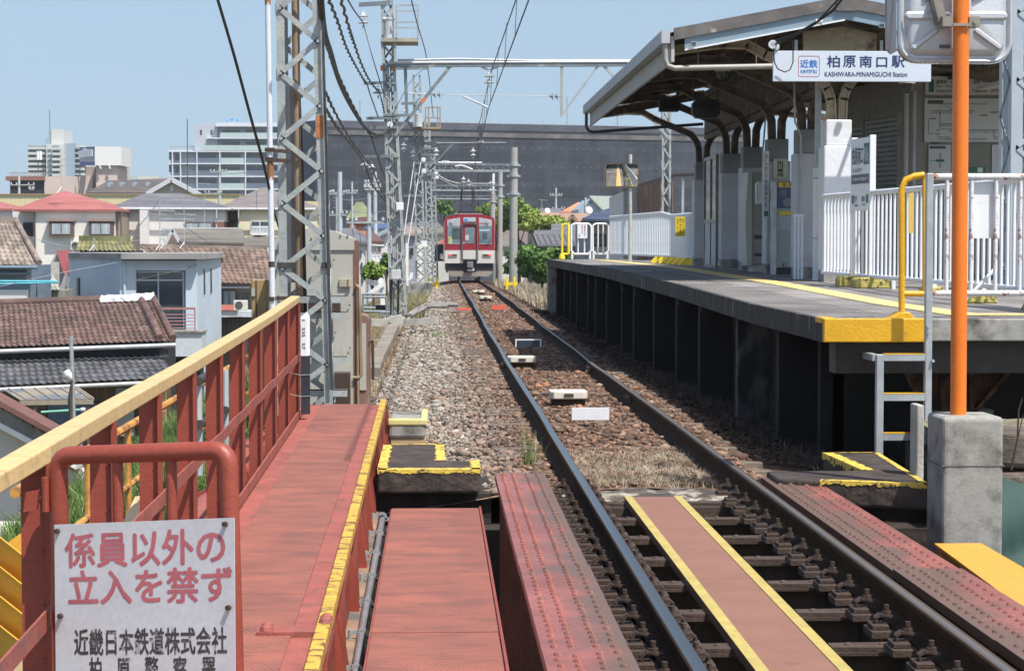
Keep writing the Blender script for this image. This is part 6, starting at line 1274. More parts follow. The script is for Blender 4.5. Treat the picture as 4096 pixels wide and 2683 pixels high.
ec=mast('pale blue grey lattice column at the right edge beyond the platform fence',22.0,-1.2,6.0,lambda z:6.68,lambda z:.56,.75,.13,.045,mat('pale_blue_grey_steel',(.36,.41,.46),.5,var=.06),DMAST,depth=.5)
# commuter train
TY=109.7;S=.00309
tx0=cx(TY);tz0=cz(TY)
def tp(zx,zy,dy=0.):return V(tx0+(zx-778)*S,TY+dy,tz0+(1421-zy)*S)
MAR=mat('maroon_train_paint',(.27,.018,.032),.3,var=.05,scale=1);IVO=mat('ivory_train_paint',(.56,.54,.50),.35,var=.05,scale=1)
tr=thing('commuter_train','maroon and ivory commuter train with lit red tail lamps seen from behind','train',(tx0,TY+10,tz0))
def outline(zs_top):
 return[(1222,345),(1215,325),(1190,303),(1120,280),(1040,260),(950,247),(778,241)]
rt_=outline(0);lf=[(1556-x,y)for x,y in rt_[:-1]][::-1]
top_poly=rt_+lf
L_=20.0
m=MB();m.prism([tp(*p)for p in([(1222,886)]+top_poly+[(334,886)])],(0,L_,0));build(m,'upper_body',MAR,tr,smooth=False)
m=MB();m.prism([tp(*p)for p in[(1222,1118),(1222,887),(334,887),(334,1118)]],(0,L_,0));build(m,'lower_body',IVO,tr)
def fbox(x0,y0,x1,y1,d0,d1,mt,nm,par=tr,bev=0):
 a,b_=tp(x0,y0),tp(x1,y1);m=MB();m.box(a.x,b_.x,TY-d1,TY-d0,b_.z,a.z);return build(m,nm,mt,par,bevel=bev)
SILV=mat('silver_grey_panel',(.46,.47,.49),.3,metal=.2,var=.05);TGL=mat('train_window_glass',(.12,.19,.22),.07,var=.4,scale=1.1,c2=(.22,.30,.33),spec=.8)
for(x0,x1,y0l,y0r)in((378,606,345,303),(942,1172,303,345)):
 m=MB();m.prism([tp(x0,453,-.012),tp(x1,453,-.012),tp(x1,y0r,-.012),tp(x0,y0l,-.012)],(0,.011,0));build(m,'lamp_panel',SILV,tr)
 w_=fbox(x0+4,456,x1-2,768,.001,.012,TGL,'windscreen');fr=MB()
for(x0,x1)in((378,606),(942,1172)):
 a,b_=tp(x0,768),tp(x1,776);m=MB();m.box(a.x,b_.x,TY-.02,TY-.002,b_.z,a.z);build(m,'window_sill',SILV,tr)
fbox(395,640,468,766,.013,.016,mat('yellow_green_seat',(.42,.45,.20),.6),'seat_back');fbox(950,516,1130,545,.013,.016,mat('pale_sun_blind',(.40,.55,.60),.5),'sun_blind');fbox(460,490,604,690,.013,.016,mat('dim_cab_window',(.07,.10,.11),.2,var=.4,scale=3),'cab_window');fbox(1000,580,1090,690,.013,.016,MATS['dim_cab_window'],'cab_window')
fbox(665,303,885,380,.001,.02,SILV,'display_frame');fbox(675,314,875,368,.021,.026,mat('pale_cyan_display',(.36,.52,.55),.3),'destination_display');fbox(680,330,735,364,.027,.029,LB,'display_blue')
BEL=mat('grey_black_bellows',(.10,.09,.088),.6,var=.3,scale=5)
m=MB();o_=[tp(632,1050,-.10),tp(632,440,-.10),tp(650,412,-.10),tp(690,400,-.10),tp(870,400,-.10),tp(908,412,-.10),tp(925,440,-.10),tp(925,1050,-.10)];i_=[tp(655,1040,-.10),tp(655,450,-.10),tp(668,432,-.10),tp(700,422,-.10),tp(860,422,-.10),tp(890,432,-.10),tp(904,450,-.10),tp(904,1040,-.10)]
n=len(o_);m.add(o_+i_+[p+V(0,.1,0)for p in o_]+[p+V(0,.1,0)for p in i_],[(k,k+1,n+k+1,n+k)for k in range(n-1)]+[(k,2*n+k,2*n+k+1,k+1)for k in range(n-1)]+[(n+k,n+k+1,3*n+k+1,3*n+k)for k in range(n-1)]+[(0,n,3*n,2*n),(n-1,3*n-1,4*n-1,2*n-1)]);build(m,'gangway_frame',BEL,tr)
dr=fbox(657,430,902,884,.001,.015,MAR,'gangway_door');fbox(657,885.5,902,1040,.001,.015,IVO,'door_lower_panel');fbox(695,480,860,765,.016,.022,TGL,'door_window',dr);fbox(697,615,762,705,.023,.026,mat('pale_notice',(.42,.48,.47),.4),'paper_notice',dr);m=MB();p=tp(672,735,-.02);m.tube([p,p+V(0,0,-.12)],.02,6);build(m,'handle',WHTC,dr)
fbox(632,1042,925,1058,.0,.1,BEL,'gangway_sill')
for zx in(455,1092):
 m=MB();p=tp(zx,385,-.012);m.tube([p,p+V(0,-.05,0)],.10,18);o=build(m,'headlight',SILV,tr);m=MB();m.tube([p+V(0,-.051,0),p+V(0,-.06,0)],.075,16);build(m,'lens',mat('clear_lamp_lens',(.40,.41,.42),.1),o)
for(x0,x1,red)in((397,557,(408,455)),(1003,1160,(1108,1153))):
 o=fbox(x0,943,x1,997,.001,.06,mat('bright_metal_rim',(.55,.54,.5),.3,metal=.3),'tail_lamp_case',bev=.03);fbox(x0+12,952,x1-10,988,.061,.066,mat('dark_olive_lens',(.10,.095,.05),.2),'marker_lens',o);fbox(red[0],954,red[1],986,.067,.072,mat('red_tail_light',(1.0,.03,.05),.3,emit=1.6),'red_lamp',o)
a,b_=tp(950,402,-.014),tp(1046,428,-.014);text('6423',(a.x,TY-.014,a.z),(b_.x-a.x,0,0),(0,0,b_.z-a.z),MAR,tr,weight=.05,name='car_number')
m=MB();m.bar(tp(1130,742,-.03),tp(1055,815,-.03),.02,.03,up=(0,1,0));build(m,'wiper',BLK,tr)
m=MB();a,b_=tp(362,1119),tp(1194,1285);m.box(a.x,b_.x,TY+.12,TY+L_-.2,b_.z,a.z);build(m,'underframe',BLK,tr)
m=MB();a,b_=tp(660,1055),tp(900,1118);m.box(a.x,b_.x,TY-.03,TY+.1,b_.z,a.z);build(m,'coupler_pocket',BLK,tr)
CPM=mat('grey_coupler_steel',(.22,.22,.22),.5,metal=.4,var=.25,scale=4);m=MB();a,b_=tp(728,1090),tp(835,1190);m.box(a.x,b_.x,TY-.45,TY+.1,b_.z,a.z);a,b_=tp(750,1190),tp(850,1218);m.box(a.x,b_.x,TY-.35,TY,b_.z,a.z);build(m,'coupler',CPM,tr,bevel=.02);m=MB();m.tube([tp(730,1243,-.3),tp(860,1243,-.3)],.075,12);build(m,'air_cylinder',mat('blue_grey_cylinder',(.33,.36,.42),.3,metal=.3),tr,smooth=True)
m=MB();m.prism([tp(380,1256,-.05),tp(640,1256,-.05),tp(690,1282,-.05),tp(870,1282,-.05),tp(920,1256,-.05),tp(1188,1256,-.05),tp(1180,1290,-.05),tp(1120,1352,-.05),tp(440,1352,-.05)],(0,.04,0));build(m,'plough',mat('dusty_brown_plough',(.27,.23,.20),.6,var=.15,scale=2),tr)
m=MB()
for s in(-1,1):m.tube([(tx0+s*.53,TY+2.5,tz0+.43),(tx0+s*.62,TY+2.5,tz0+.43)],.43,20);m.tube([(tx0+s*.53,TY+4.6,tz0+.43),(tx0+s*.62,TY+4.6,tz0+.43)],.43,20)
build(m,'wheel',DARKST,tr)
m=MB();a,b_=tp(520,228),tp(1015,241);m.box(a.x,b_.x,TY+.6,TY+4,b_.z,a.z);build(m,'roof_rails',mat('grey_roof_gear',(.34,.36,.37),.5,var=.1),tr);m=MB()
for(x0,x1)in((590,770),(800,950)):a,b_=tp(x0,190),tp(x1,215);m.box(a.x,b_.x,TY+.8,TY+1.3,b_.z,a.z)
for zx in(600,690,760,810,880,940):p=tp(zx,232,.9);m.tube([p,p+V(0,0,.12)],.05,8)
build(m,'pantograph_base',BLK,tr);m=MB();dz=.00309
for(zx0,zx1)in((632,640),(845,838),(878,872),(625,632)):m.tube([tp(zx0,195,1.5),tp(zx1,-40,2.6),tp(lerp(zx1,756,.12),-215,1.6)],.034,6)
m.tube([tp(632,-40,2.5),tp(872,110,2.5)],.028,6);m.tube([tp(620,-215,1.6),tp(880,-215,1.6)],.03,6);m.tube([tp(580,-205,1.5),tp(620,-222,1.5),tp(890,-222,1.5),tp(930,-205,1.5)],.02,6);build(m,'pantograph',BLK,tr)
# tiles, houses
def tilemat(name,c,c2,spot=None):return mat(name,c,.6,var=.2,scale=1.5,c2=c2,isl=.28,spot=spot,sscale=2.5,slo=.58,shi=.68,bump=.1)
T_BR=tilemat('brown_glazed_tile',(.085,.05,.042),(.15,.085,.068),(.24,.16,.125));T_GR=tilemat('dark_grey_tile',(.05,.052,.06),(.095,.095,.105));T_OR=tilemat('orange_brown_tile',(.13,.085,.065),(.21,.135,.10),(.27,.21,.175));T_GB=tilemat('grey_brown_tile',(.20,.155,.125),(.32,.26,.22),(.15,.10,.07));T_MO=tilemat('mossy_green_tile',(.13,.13,.05),(.22,.21,.09));T_PA=tilemat('pale_grey_tile',(.30,.29,.26),(.40,.39,.36))
def tiles(A,B,C,Dd,nc,nr,mt,par,amp=.035,name='roof'):
 A,B,C,Dd=(np.array(q)for q in(A,B,C,Dd));nrm=np.cross(B-A,C-A);nrm=nrm/np.linalg.norm(nrm);nrm=nrm if nrm[2]>0 else-nrm
 us=np.array([0,.16,.34,.5,.66,.84,1.0]);prof=np.array([.55,1.0,.75,.15,-.25,-.1,.5])*amp;V_=[];F_=[];n=0
 for j in range(nr):
  for i in range(nc):
   u=(i+us*1.03)/nc
   for v,lift in((j/nr,.0),((j+1.06)/nr,.030)):
    P=(A[None]*(1-u)[:,None]+B[None]*u[:,None])*(1-v)+(C[None]*(1-u)[:,None]+Dd[None]*u[:,None])*v
    V_.append(P+nrm[None]*(prof+lift+RNG.uniform(-.004,.004))[:,None])
   P2=V_[-1]-nrm[None]*.035;V_.append(P2);k=len(us)
   F_+=[(n+a,n+a+1,n+k+a+1,n+k+a)for a in range(k-1)]+[(n+k+a,n+k+a+1,n+2*k+a+1,n+2*k+a)for a in range(k-1)];n+=3*k
 return mesh_np(name,np.concatenate(V_),np.array(F_),mt,par)
def wbox(t,x0,y0,x1,y1,Y,dep,mt,nm='wall',zb=None):
 a,b_=at(x0,y0,Y),at(x1,y1,Y);m=MB();m.box(a.x,b_.x,Y,Y+dep,b_.z if zb is None else zb,a.z);return build(m,nm,mt,t)
def win(t,x0,y0,x1,y1,Y,fr,nm='window',mull=1,out=.06,glass=None):
 a,b_=at(x0,y0,Y),at(x1,y1,Y);f=.05;m=MB()
 m.box(a.x,b_.x,Y-out,Y-.005,a.z-f,a.z);m.box(a.x,b_.x,Y-out,Y-.005,b_.z,b_.z+f);m.box(a.x,a.x+f,Y-out,Y-.005,b_.z+f,a.z-f);m.box(b_.x-f,b_.x,Y-out,Y-.005,b_.z+f,a.z-f)
 for k in range(mull):x=lerp(a.x,b_.x,(k+1)/(mull+1));m.box(x-.025,x+.025,Y-out,Y-.005,b_.z+f,a.z-f)
 o=build(m,nm,fr,t);m=MB();m.box(a.x+f,b_.x-f,Y-out*.5,Y-.008,b_.z+f,a.z-f);build(m,'pane',glass or GLASS,o);return o
def hip(t,xl,xr,ye,rl,rr,yr,Y,dep,mt,eav=.5,nm='roof',under=None):
 Y+=.28
 a,b_=at(xl,ye,Y),at(xr,ye,Y);p,q=at(rl,yr,Y+dep/2),at(rr,yr,Y+dep/2);c,d=V(b_.x,Y+dep,b_.z),V(a.x,Y+dep,a.z);m=MB()
 t_=V(0,0,-.14);vs=[a,b_,c,d,p,q,a+t_,b_+t_,c+t_,d+t_]
 m.add(vs,[(0,1,5,4),(1,2,5),(2,3,4,5),(3,0,4),(0,6,7,1),(1,7,8,2),(2,8,9,3),(3,9,6,0),(9,8,7,6)]);return build(m,nm,mt,t)
def shing(name,c,c2):return mat(name,c,.75,var=.1,scale=.5,c2=c2,stretch=(.6,1,9),spot=tuple(x*.75 for x in c),sscale=1.2,slo=.5,shi=.7)
SH_R=shing('faded_red_shingle',(.31,.098,.09),(.39,.14,.125));SH_G=shing('slate_grey_shingle',(.11,.11,.125),(.17,.165,.18));SH_T=shing('taupe_shingle',(.17,.145,.14),(.23,.20,.19));SH_D=shing('weathered_dark_shingle',(.12,.105,.09),(.21,.19,.16));SH_B=shing('blue_black_shingle',(.04,.055,.10),(.07,.09,.14));SH_O=shing('orange_shingle',(.58,.20,.10),(.66,.26,.14))
SID=mat('cream_white_siding',(.74,.70,.64),.7,var=.06,scale=9,stretch=(.05,.05,1.1),bump=0,fine=.03);SIDG=mat('grey_white_siding',(.68,.65,.63),.7,var=.06,scale=9,stretch=(.05,.05,1.1));SIDY=mat('pale_yellow_siding',(.70,.65,.46),.7,var=.05,scale=9,stretch=(.05,.05,1.1));BRK=mat('brown_brick_tile',(.24,.11,.085),.8,var=.2,scale=6)
BLUEW=mat('powder_blue_render',(.50,.58,.66),.75,var=.06,scale=.8,spot=(.33,.37,.40),sscale=1.2,slo=.6,shi=.8);DWOOD=mat('dark_stained_boards',(.045,.038,.036),.75,var=.35,scale=3,stretch=(5,5,.3),c2=(.085,.065,.05));NAVYW=mat('near_black_boards',(.018,.02,.028),.7,var=.2,scale=2);BRW=mat('brown_window_frame',(.12,.08,.06),.5,var=.1);CURT=mat('curtained_glass',(.36,.40,.43),.12,var=.25,scale=1.5,stretch=(3,1,.3));PINK=mat('pinkish_rendered_wall',(.56,.45,.40),.8,var=.05,scale=.4);WREN=mat('white_render',(.60,.59,.57),.75,var=.05,scale=.7)
GZ=-5.6
# near brown tiled house
t=thing('tiled_house','two tier house, brown tiled roof above a dark grey tiled lower roof, beside the railway','house',tuple(at(330,1700,64)))
A,B,C,Dd=at(-120,1222,69),at(612,1197,69),at(-120,1392,65),at(692,1362,65)
tiles(A,B,C,Dd,34,13,T_BR,t,.04,'upper_roof');m=MB();m.tube([A+V(0,0,.06),B+V(0,0,.06)],.13,8);m.bar(A+V(0,0,-.03),B+V(0,0,-.03),.3,.14);build(m,'ridge',T_BR,t)
m=MB();p0=A.lerp(B,.72)+V(0,-.05,.05);p1=B+V(.05,-.05,.07);rg=random.Random(2);vs=[]
for i in range(15):
 q=p0.lerp(p1,i/14)
 for k in range(7):a_=math.pi*k/6;r_=.24+rg.uniform(-.03,.045);vs.append(q+V(rg.uniform(-.05,.05),-math.cos(a_)*r_*-1,math.sin(a_)*r_*.95-.08))
m.add(vs,[(i*7+k,i*7+k+1,i*7+8+k,i*7+7+k)for i in range(14)for k in range(6)]);build(m,'white_ridge_wrap',mat('white_plastic_wrap',(.66,.67,.68),.35,var=.2,scale=2.5),t)
m=MB()
for q in(.0,-.42):m.tube([B+V(q,0,.06),Dd+V(q,0,.09)],.12,8)
build(m,'verge_roll',T_BR,t);m=MB();m.tube([C+V(0,-.1,-.14),Dd+V(.1,-.1,-.14)],.07,8);build(m,'gutter',mat('pale_gutter',(.55,.55,.54),.5),t)
w0=at(-120,1395,65.6);m=MB();e=at(648,1366,65.6);m.box(w0.x,e.x,65.6,69,GZ,e.z+.05);build(m,'upper_wall',NAVYW,t)
A2,B2,C2,D2=at(-120,1438,65.4),at(642,1420,65.4),at(-120,1548,63.4),at(705,1510,63.4);tiles(A2,B2,C2,D2,27,6,T_GR,t,.035,'lower_roof');m=MB();m.tube([C2+V(0,-.08,-.12),D2+V(.05,-.08,-.12)],.065,8);build(m,'gutter',MATS['pale_gutter'],t);m=MB();m.bar(at(640,1412,65.3),at(676,1412,65.3),.25,.25);build(m,'ridge_end_tile',T_GR,t)
m=MB();w1=at(-120,1550,64.2);e=at(660,1530,64.2);m.box(w1.x,e.x,64.2,65.6,GZ,e.z);build(m,'lower_wall',mat('brown_stained_boards',(.10,.07,.04),.7,var=.4,scale=2,stretch=(6,6,.3),c2=(.17,.12,.06)),t)
win(t,185,1605,395,1745,64.15,NAVYW,'shutter_bay',0,glass=mat('blue_corrugated_plastic',(.06,.11,.17),.4,var=.3,scale=4,stretch=(8,1,.02)));win(t,455,1530,545,1750,64.15,DWOOD,'door',0,glass=mat('grey_green_door',(.26,.29,.28),.4));win(t,460,1520,545,1550,64.1,DWOOD,'fanlight',0)
m=MB();a,b_=at(640,1565,63.9),at(660,1720,63.9);m.box(a.x,b_.x,63.8,64.3,GZ,a.z);build(m,'tiled_pier',mat('tan_tiles',(.50,.37,.16),.6,var=.15,scale=9),t)
t=thing('porch_canopy','tan framed translucent porch canopy with clear panels below the dark tiled roof','canopy',tuple(at(200,1640,60.5)));A,B,C,Dd=at(10,1558,61.8),at(310,1552,61.8),at(80,1600,60.2),at(373,1596,60.2);m=MB();m.prism([A,B,Dd,C],(0,0,.02));build(m,'sheet',mat('tan_polycarbonate',(.30,.25,.18),.3,var=.15,scale=2,spot=(.14,.15,.18),sscale=.8,slo=.5,shi=.56),t);m=MB();m.bar(C+V(0,0,-.08),Dd+V(0,0,-.08),.1,.14);m.bar(B,Dd,.06,.08);build(m,'frame',mat('tan_frame',(.30,.25,.19),.5),t)
for q in np.linspace(.08,.95,6):m=MB();m.bar(A.lerp(B,q)+V(0,0,.03),C.lerp(Dd,q)+V(0,0,.03),.05,.04);build(m,'rib',MATS['tan_frame'],t)
for q in(.2,.93):p=C.lerp(Dd,q);m=MB();m.box(p.x-.05,p.x+.05,p.y,p.y+.1,GZ,p.z-.1);build(m,'post',BRW,t)
t=thing('laundry_pole','pale green laundry pole with a white end hanging in the dark porch','pole',tuple(at(260,1640,60)));m=MB();m.tube([at(165,1648,60),at(325,1638,60)],.035,8);build(m,'rod',mat('mint_green_pole',(.2,.5,.38),.4),t);m=MB();m.tube([at(325,1638,60),at(341,1637,60)],.06,8);build(m,'end_cap',WHTC,t)
t=thing('pipe_mast','thin grey pipe mast with a small white lamp in front of the dark tiled roof','pole',tuple(at(293,1690,55)));m=MB();m.tube([at(297,1720,55),at(284,1345,55)],.055,8);build(m,'pipe',GALV,t);m=MB();m.tube([at(284,1515,54.8),at(272,1500,54.8),at(262,1482,54.8)],[.04,.12,.10],10);build(m,'lamp',WHTC,t,smooth=True);m=MB();m.tube([at(284,1700,54.9),at(280,1600,54.9),at(288,1520,54.9)],[.03,.07,.03],6);build(m,'vine',DWOOD,t)
Yg=40.;t=thing('gable_house','pale grey gable ended house with crumbling mortar under its roof edge at the left edge','house',tuple(at(80,2140,Yg)))
def gq(px,py,Y=Yg):return at(px,py,Y)
m=MB();m.prism([gq(-300,2300),gq(330,2300),gq(330,1890),gq(-300,1520)],(0,.5,0));build(m,'wall',mat('pale_grey_render',(.56,.57,.57),.8,var=.05,scale=1.2,spot=(.36,.35,.33),sscale=1.5,slo=.62,shi=.8),t)
m=MB();m.prism([gq(-300,1400),gq(330,1750),gq(330,1772),gq(-300,1425)],(0,-.9,0));build(m,'ridge_roll',mat('dull_red_brown_tile',(.16,.075,.06),.7,var=.15),t)
m=MB();m.prism([gq(-300,1430),gq(330,1776),gq(330,1850),gq(-300,1500)],(0,-.55,0));build(m,'mortar_band',mat('stained_mortar',(.33,.32,.30),.9,var=.2,scale=2,spot=(.13,.12,.11),sscale=2.5,slo=.56,shi=.7,bump=.6,bscale=12),t);rg=random.Random(8);m=MB()
for i in range(26):
 q=i/25;p=gq(lerp(-80,245,q),lerp(1553,1730,q)+rg.uniform(-4,8));m.obox(p+V(0,-.62,0),(.06,0,-.012),(0,.1,0),(0,0,rg.uniform(.02,.045)))
build(m,'broken_tile',mat('grey_broken_tile',(.28,.26,.24),.8,isl=.3),t)
m=MB();m.prism([gq(-300,1500),gq(330,1838),gq(330,1862),gq(-300,1524)],(0,-.7,0));build(m,'barge_board',WHTC,t);m=MB();m.prism([gq(-300,1530),gq(330,1866),gq(330,1892),gq(-300,1556)],(0,-.3,0));build(m,'cream_board',mat('peeling_cream_board',(.55,.50,.42),.7,var=.08,spot=(.30,.22,.12),sscale=1.2,slo=.56,shi=.6),t)
t=thing('low_wall','cream topped low wall below the pale gable house','wall',tuple(at(60,2200,30)));m=MB();a,b_=at(-200,2128,30),at(52,2220,30);m.box(a.x,b_.x,30,31.2,b_.z-2,a.z);build(m,'coping',mat('cream_coping',(.55,.52,.45),.8,var=.06),t)
# powder blue flat roofed house
t=thing('flat_roof_house','powder blue flat roofed house with a recessed balcony and grey roof slab','house',tuple(at(600,1400,86)))
def fp(px,Y):p=at(px,1000,Y);return(p.x,Y)
foot=[fp(276,93),fp(486,84.5),fp(785,84.5),fp(884,93),fp(884,99),fp(276,99)]
zt=at(635,1036,84.5).z;m=MB();m.prism([(x,y,GZ)for x,y in foot],(0,0,zt-GZ));build(m,'wall',BLUEW,t)
sl=[fp(272,92.6),fp(484,83.6),fp(800,83.6),fp(893,92.6),fp(893,99.5),fp(272,99.5)];m=MB();m.prism([(x,y,zt)for x,y in sl],(0,0,.24));build(m,'roof_slab',mat('grey_roof_slab',(.30,.29,.28),.85,var=.15,scale=.6,spot=(.17,.165,.16),sscale=1,slo=.5,shi=.7),t)
W85=84.5;wbox(t,478,1042,545,1330,W85-.35,.33,BLUEW,'left_jamb');wbox(t,742,1042,790,1425,W85-.35,.33,BLUEW,'right_jamb');wbox(t,500,1042,775,1082,W85-.33,.3,BLUEW,'lintel');win(t,532,1085,738,1325,W85-.02,BLUEW,'balcony_window',1,.12);m=MB();a,b_=at(532,1118,W85-.15),at(738,1123,W85-.15);m.box(a.x,b_.x,W85-.17,W85-.14,b_.z,a.z);build(m,'transom',BLUEW,t)
a,b_=at(640,1330,82.6),at(808,1425,82.6);m=MB();m.box(a.x-.6,b_.x,82.6,84.1,b_.z,a.z);build(m,'balcony_front',mat('pale_blue_render',(.50,.54,.58),.75,var=.05),t);m=MB();m.box(a.x-.6,b_.x+.05,82.5,84.1,a.z+.003,a.z+.06);build(m,'balcony_coping',CONC,t)
PKR=mat('faded_pink_railing',(.36,.17,.16),.5,var=.1);m=MB();a,b_=at(645,1234,82.8),at(780,1330,82.8);m.bar(V(a.x,82.8,a.z),V(b_.x,82.8,a.z),.09,.09)
for k in range(6):z=lerp(a.z-.25,b_.z+.05,k/5);m.tube([V(a.x,82.8,z),V(b_.x,82.8,z)],.018,5)
m.bar(V(b_.x,82.8,a.z),V(b_.x,82.8,b_.z),.05,.05,up=(0,1,0));build(m,'balcony_railing',PKR,t)
m=MB();p=V(*fp(325,91.4),at(325,1112,91).z);d=(V(*fp(486,84.5),0)-V(*fp(276,93),0)).normalized();m.obox(p+V(-.1,-.12,-.40),d*.17,(d.y*.08,-d.x*.08,0),(0,0,.4));build(m,'side_window',GLASS,t)
d2=(V(*fp(884,93),0)-V(*fp(785,84.5),0)).normalized()
for f_,h_ in((.28,.55),(.55,.55)):p=V(*fp(785,84.5),0).lerp(V(*fp(884,93),0),f_);m=MB();m.obox(V(p.x,p.y,zt-1.0),d2*.13,(d2.y*.05,-d2.x*.05,0),(0,0,h_));build(m,'slit_window',GLASS,t)
m=MB();p=at(497,1050,84.1);m.tube([p,V(p.x,84.1,at(0,1320,84).z)],.06,8);build(m,'downpipe',BLUEW,t)
m=MB();a,b_=at(640,1427,83),at(800,1640,83);m.box(a.x-1,b_.x,84.2,84.45,GZ,a.z);build(m,'dark_undercroft',NAVYW,t)
# other tiled houses behind
t=thing('tiled_house','house with an orange brown tiled roof behind the white pole','house',tuple(at(980,1300,96)));A,B,C,Dd=at(560,985,100),at(1068,996,100),at(690,1128,95.5),at(1092,1135,95.5);tiles(A,B,C,Dd,20,12,T_OR,t,.04);m=MB();m.bar(A,B,.3,.25);build(m,'ridge',T_GB,t);wbox(t,700,1130,1085,1500,96.2,4,mat('dim_beige_plaster',(.26,.22,.19),.8,var=.1),zb=GZ);win(t,950,1175,995,1225,96.1,BRW,'window',1);win(t,890,1160,945,1230,96.1,BRW,'window',1,glass=CURT);m=MB();a,b_=at(884,1244,93.5),at(1008,1268,93.5);m.box(a.x,b_.x,93.5,95.5,b_.z,a.z);build(m,'white_fascia',mat('pale_blue_fascia',(.50,.55,.60),.6),t);m=MB();a,b_=at(884,1268,94),at(1008,1400,94);m.box(a.x,b_.x,94,95,GZ,a.z-.01);build(m,'dark_lower_wall',DWOOD,t);m=MB();a,b_=at(884,1240,93.9),at(950,1225,93.9);m.prism([at(884,1243,93.4),at(955,1243,93.4),at(940,1222,94.4),at(884,1222,94.4)],(0,0,.04));build(m,'red_awning',mat('dull_red_awning',(.3,.09,.07),.6),t)
m=MB();m.bar(at(886,1150,95),at(1000,1150,95),.6,.05);build(m,'blue_eave',mat('blue_grey_eave',(.13,.15,.2),.5),t)
t=thing('tiled_house','mossy green ridged roof just behind the flat roofed blue house','house',tuple(at(410,1000,101)));A,B,C,Dd=at(318,962,102),at(520,963,102),at(302,1002,100),at(548,1004,100);tiles(A,B,C,Dd,13,3,T_MO,t,.05);m=MB();m.bar(A+V(0,0,.1),B+V(0,0,.1),.4,.3);build(m,'ridge',T_MO,t);wbox(t,320,1000,540,1100,101,3,DWOOD,zb=GZ)
t=thing('tiled_house','grey brown tiled house with blue grey walls at the left edge','house',tuple(at(60,1190,80.5)));A,B,C,Dd=at(-150,885,85),at(64,893,85),at(-150,1058,80),at(152,1060,80);tiles(A,B,C,Dd,13,11,T_GB,t,.045);m=MB();m.bar(A+V(0,0,.1),B+V(0,0,.1),.35,.3);m.tube([B+V(0,0,.1),Dd+V(.05,0,.1)],.12,8);build(m,'ridge',T_GB,t);BGW=mat('blue_grey_boards',(.16,.21,.26),.7,var=.15,scale=2,stretch=(.3,.3,3));wbox(t,-150,1062,112,1500,80.6,5,BGW,zb=GZ);m=MB();m.tube([C+V(0,-.1,-.1),Dd+V(0,-.1,-.1)],.07,8);build(m,'gutter',BGW,t);wbox(t,-150,1160,108,1200,80.3,.3,WREN,'white_panel');wbox(t,-150,1090,112,1100,80.2,.5,BGW,'eave_strip')
t=thing('laundry_rails','cyan blue laundry rails stretched out from the blue grey house','laundry rail',tuple(at(120,1180,76)));m=MB()
for py in(1124,1136):m.tube([at(-60,py,76),at(233,py+(1 if py<1130 else-6),76)],.04,6)
build(m,'rail',mat('cyan_plastic',(.12,.50,.60),.4),t);m=MB();m.bar(at(105,1105,76.2),at(147,1135,76.2),.05,.05);m.bar(at(147,1135,76.2),at(147,1188,76.2),.05,.05,up=(0,1,0));build(m,'bracket',BRW,t)
t=thing('shed','small shed with pale grey tiles between the left house and the blue house','shed',tuple(at(170,1180,88)));A,B,C,Dd=at(118,1098,90),at(215,1100,90),at(112,1162,88),at(242,1160,88);tiles(A,B,C,Dd,8,5,T_PA,t,.04);wbox(t,115,1160,262,1230,88.3,2,mat('olive_grey_wall',(.27,.27,.22),.8),zb=GZ);m=MB();m.bar(at(205,1092,90),at(237,1092,90),.1,1.0);build(m,'fence_panel',CONCL,t)
t=thing('gable_house','small grey gable with a red metal roof slope left of the blue house','house',tuple(at(240,1100,103)));a,b_,c=at(197,1062,103),at(227,1008,103),at(245,1100,103);m=MB();m.prism([a,b_,at(262,1096,103),at(262,1160,103),at(197,1160,103)],(0,5,0));build(m,'wall',mat('mid_grey_wall',(.36,.36,.37),.8),t);m=MB();m.prism([at(226,1006,102.7),at(285,1006,105),at(300,1096,105),at(253,1096,102.7)],(0,0,.06));build(m,'roof',mat('dull_red_metal',(.36,.09,.09),.5,var=.12),t)
t=thing('gable_house','weathered dark shingle roof with a white edged gable behind the antennas','house',tuple(at(820,980,113)));A,B,C,Dd=at(690,921,117),at(965,921,117),at(722,975,113),at(990,978,113);m=MB();m.prism([A,B,Dd,C],(0,0,.12));build(m,'roof',SH_D,t);m=MB();m.prism([at(662,978,114),at(691,926,114),at(722,978,114)],(0,3,0));build(m,'gable',mat('brown_gable_boards',(.21,.15,.12),.7),t);m=MB();m.bar(at(660,980,113.6),at(690,920,113.6),.1,.18);m.bar(at(690,920,113.6),at(724,978,113.6),.1,.18);m.bar(A+V(0,0,.1),B+V(0,0,.1),.2,.12);build(m,'barge_board',mat('pale_metal_trim',(.52,.54,.56),.5),t);wbox(t,700,976,980,1040,114,3,WREN,zb=GZ);m=MB();m.prism([at(985,955,112),at(1140,955,112),at(1140,990,110.5),at(975,990,110.5)],(0,0,.1));build(m,'side_roof',SH_D,t)
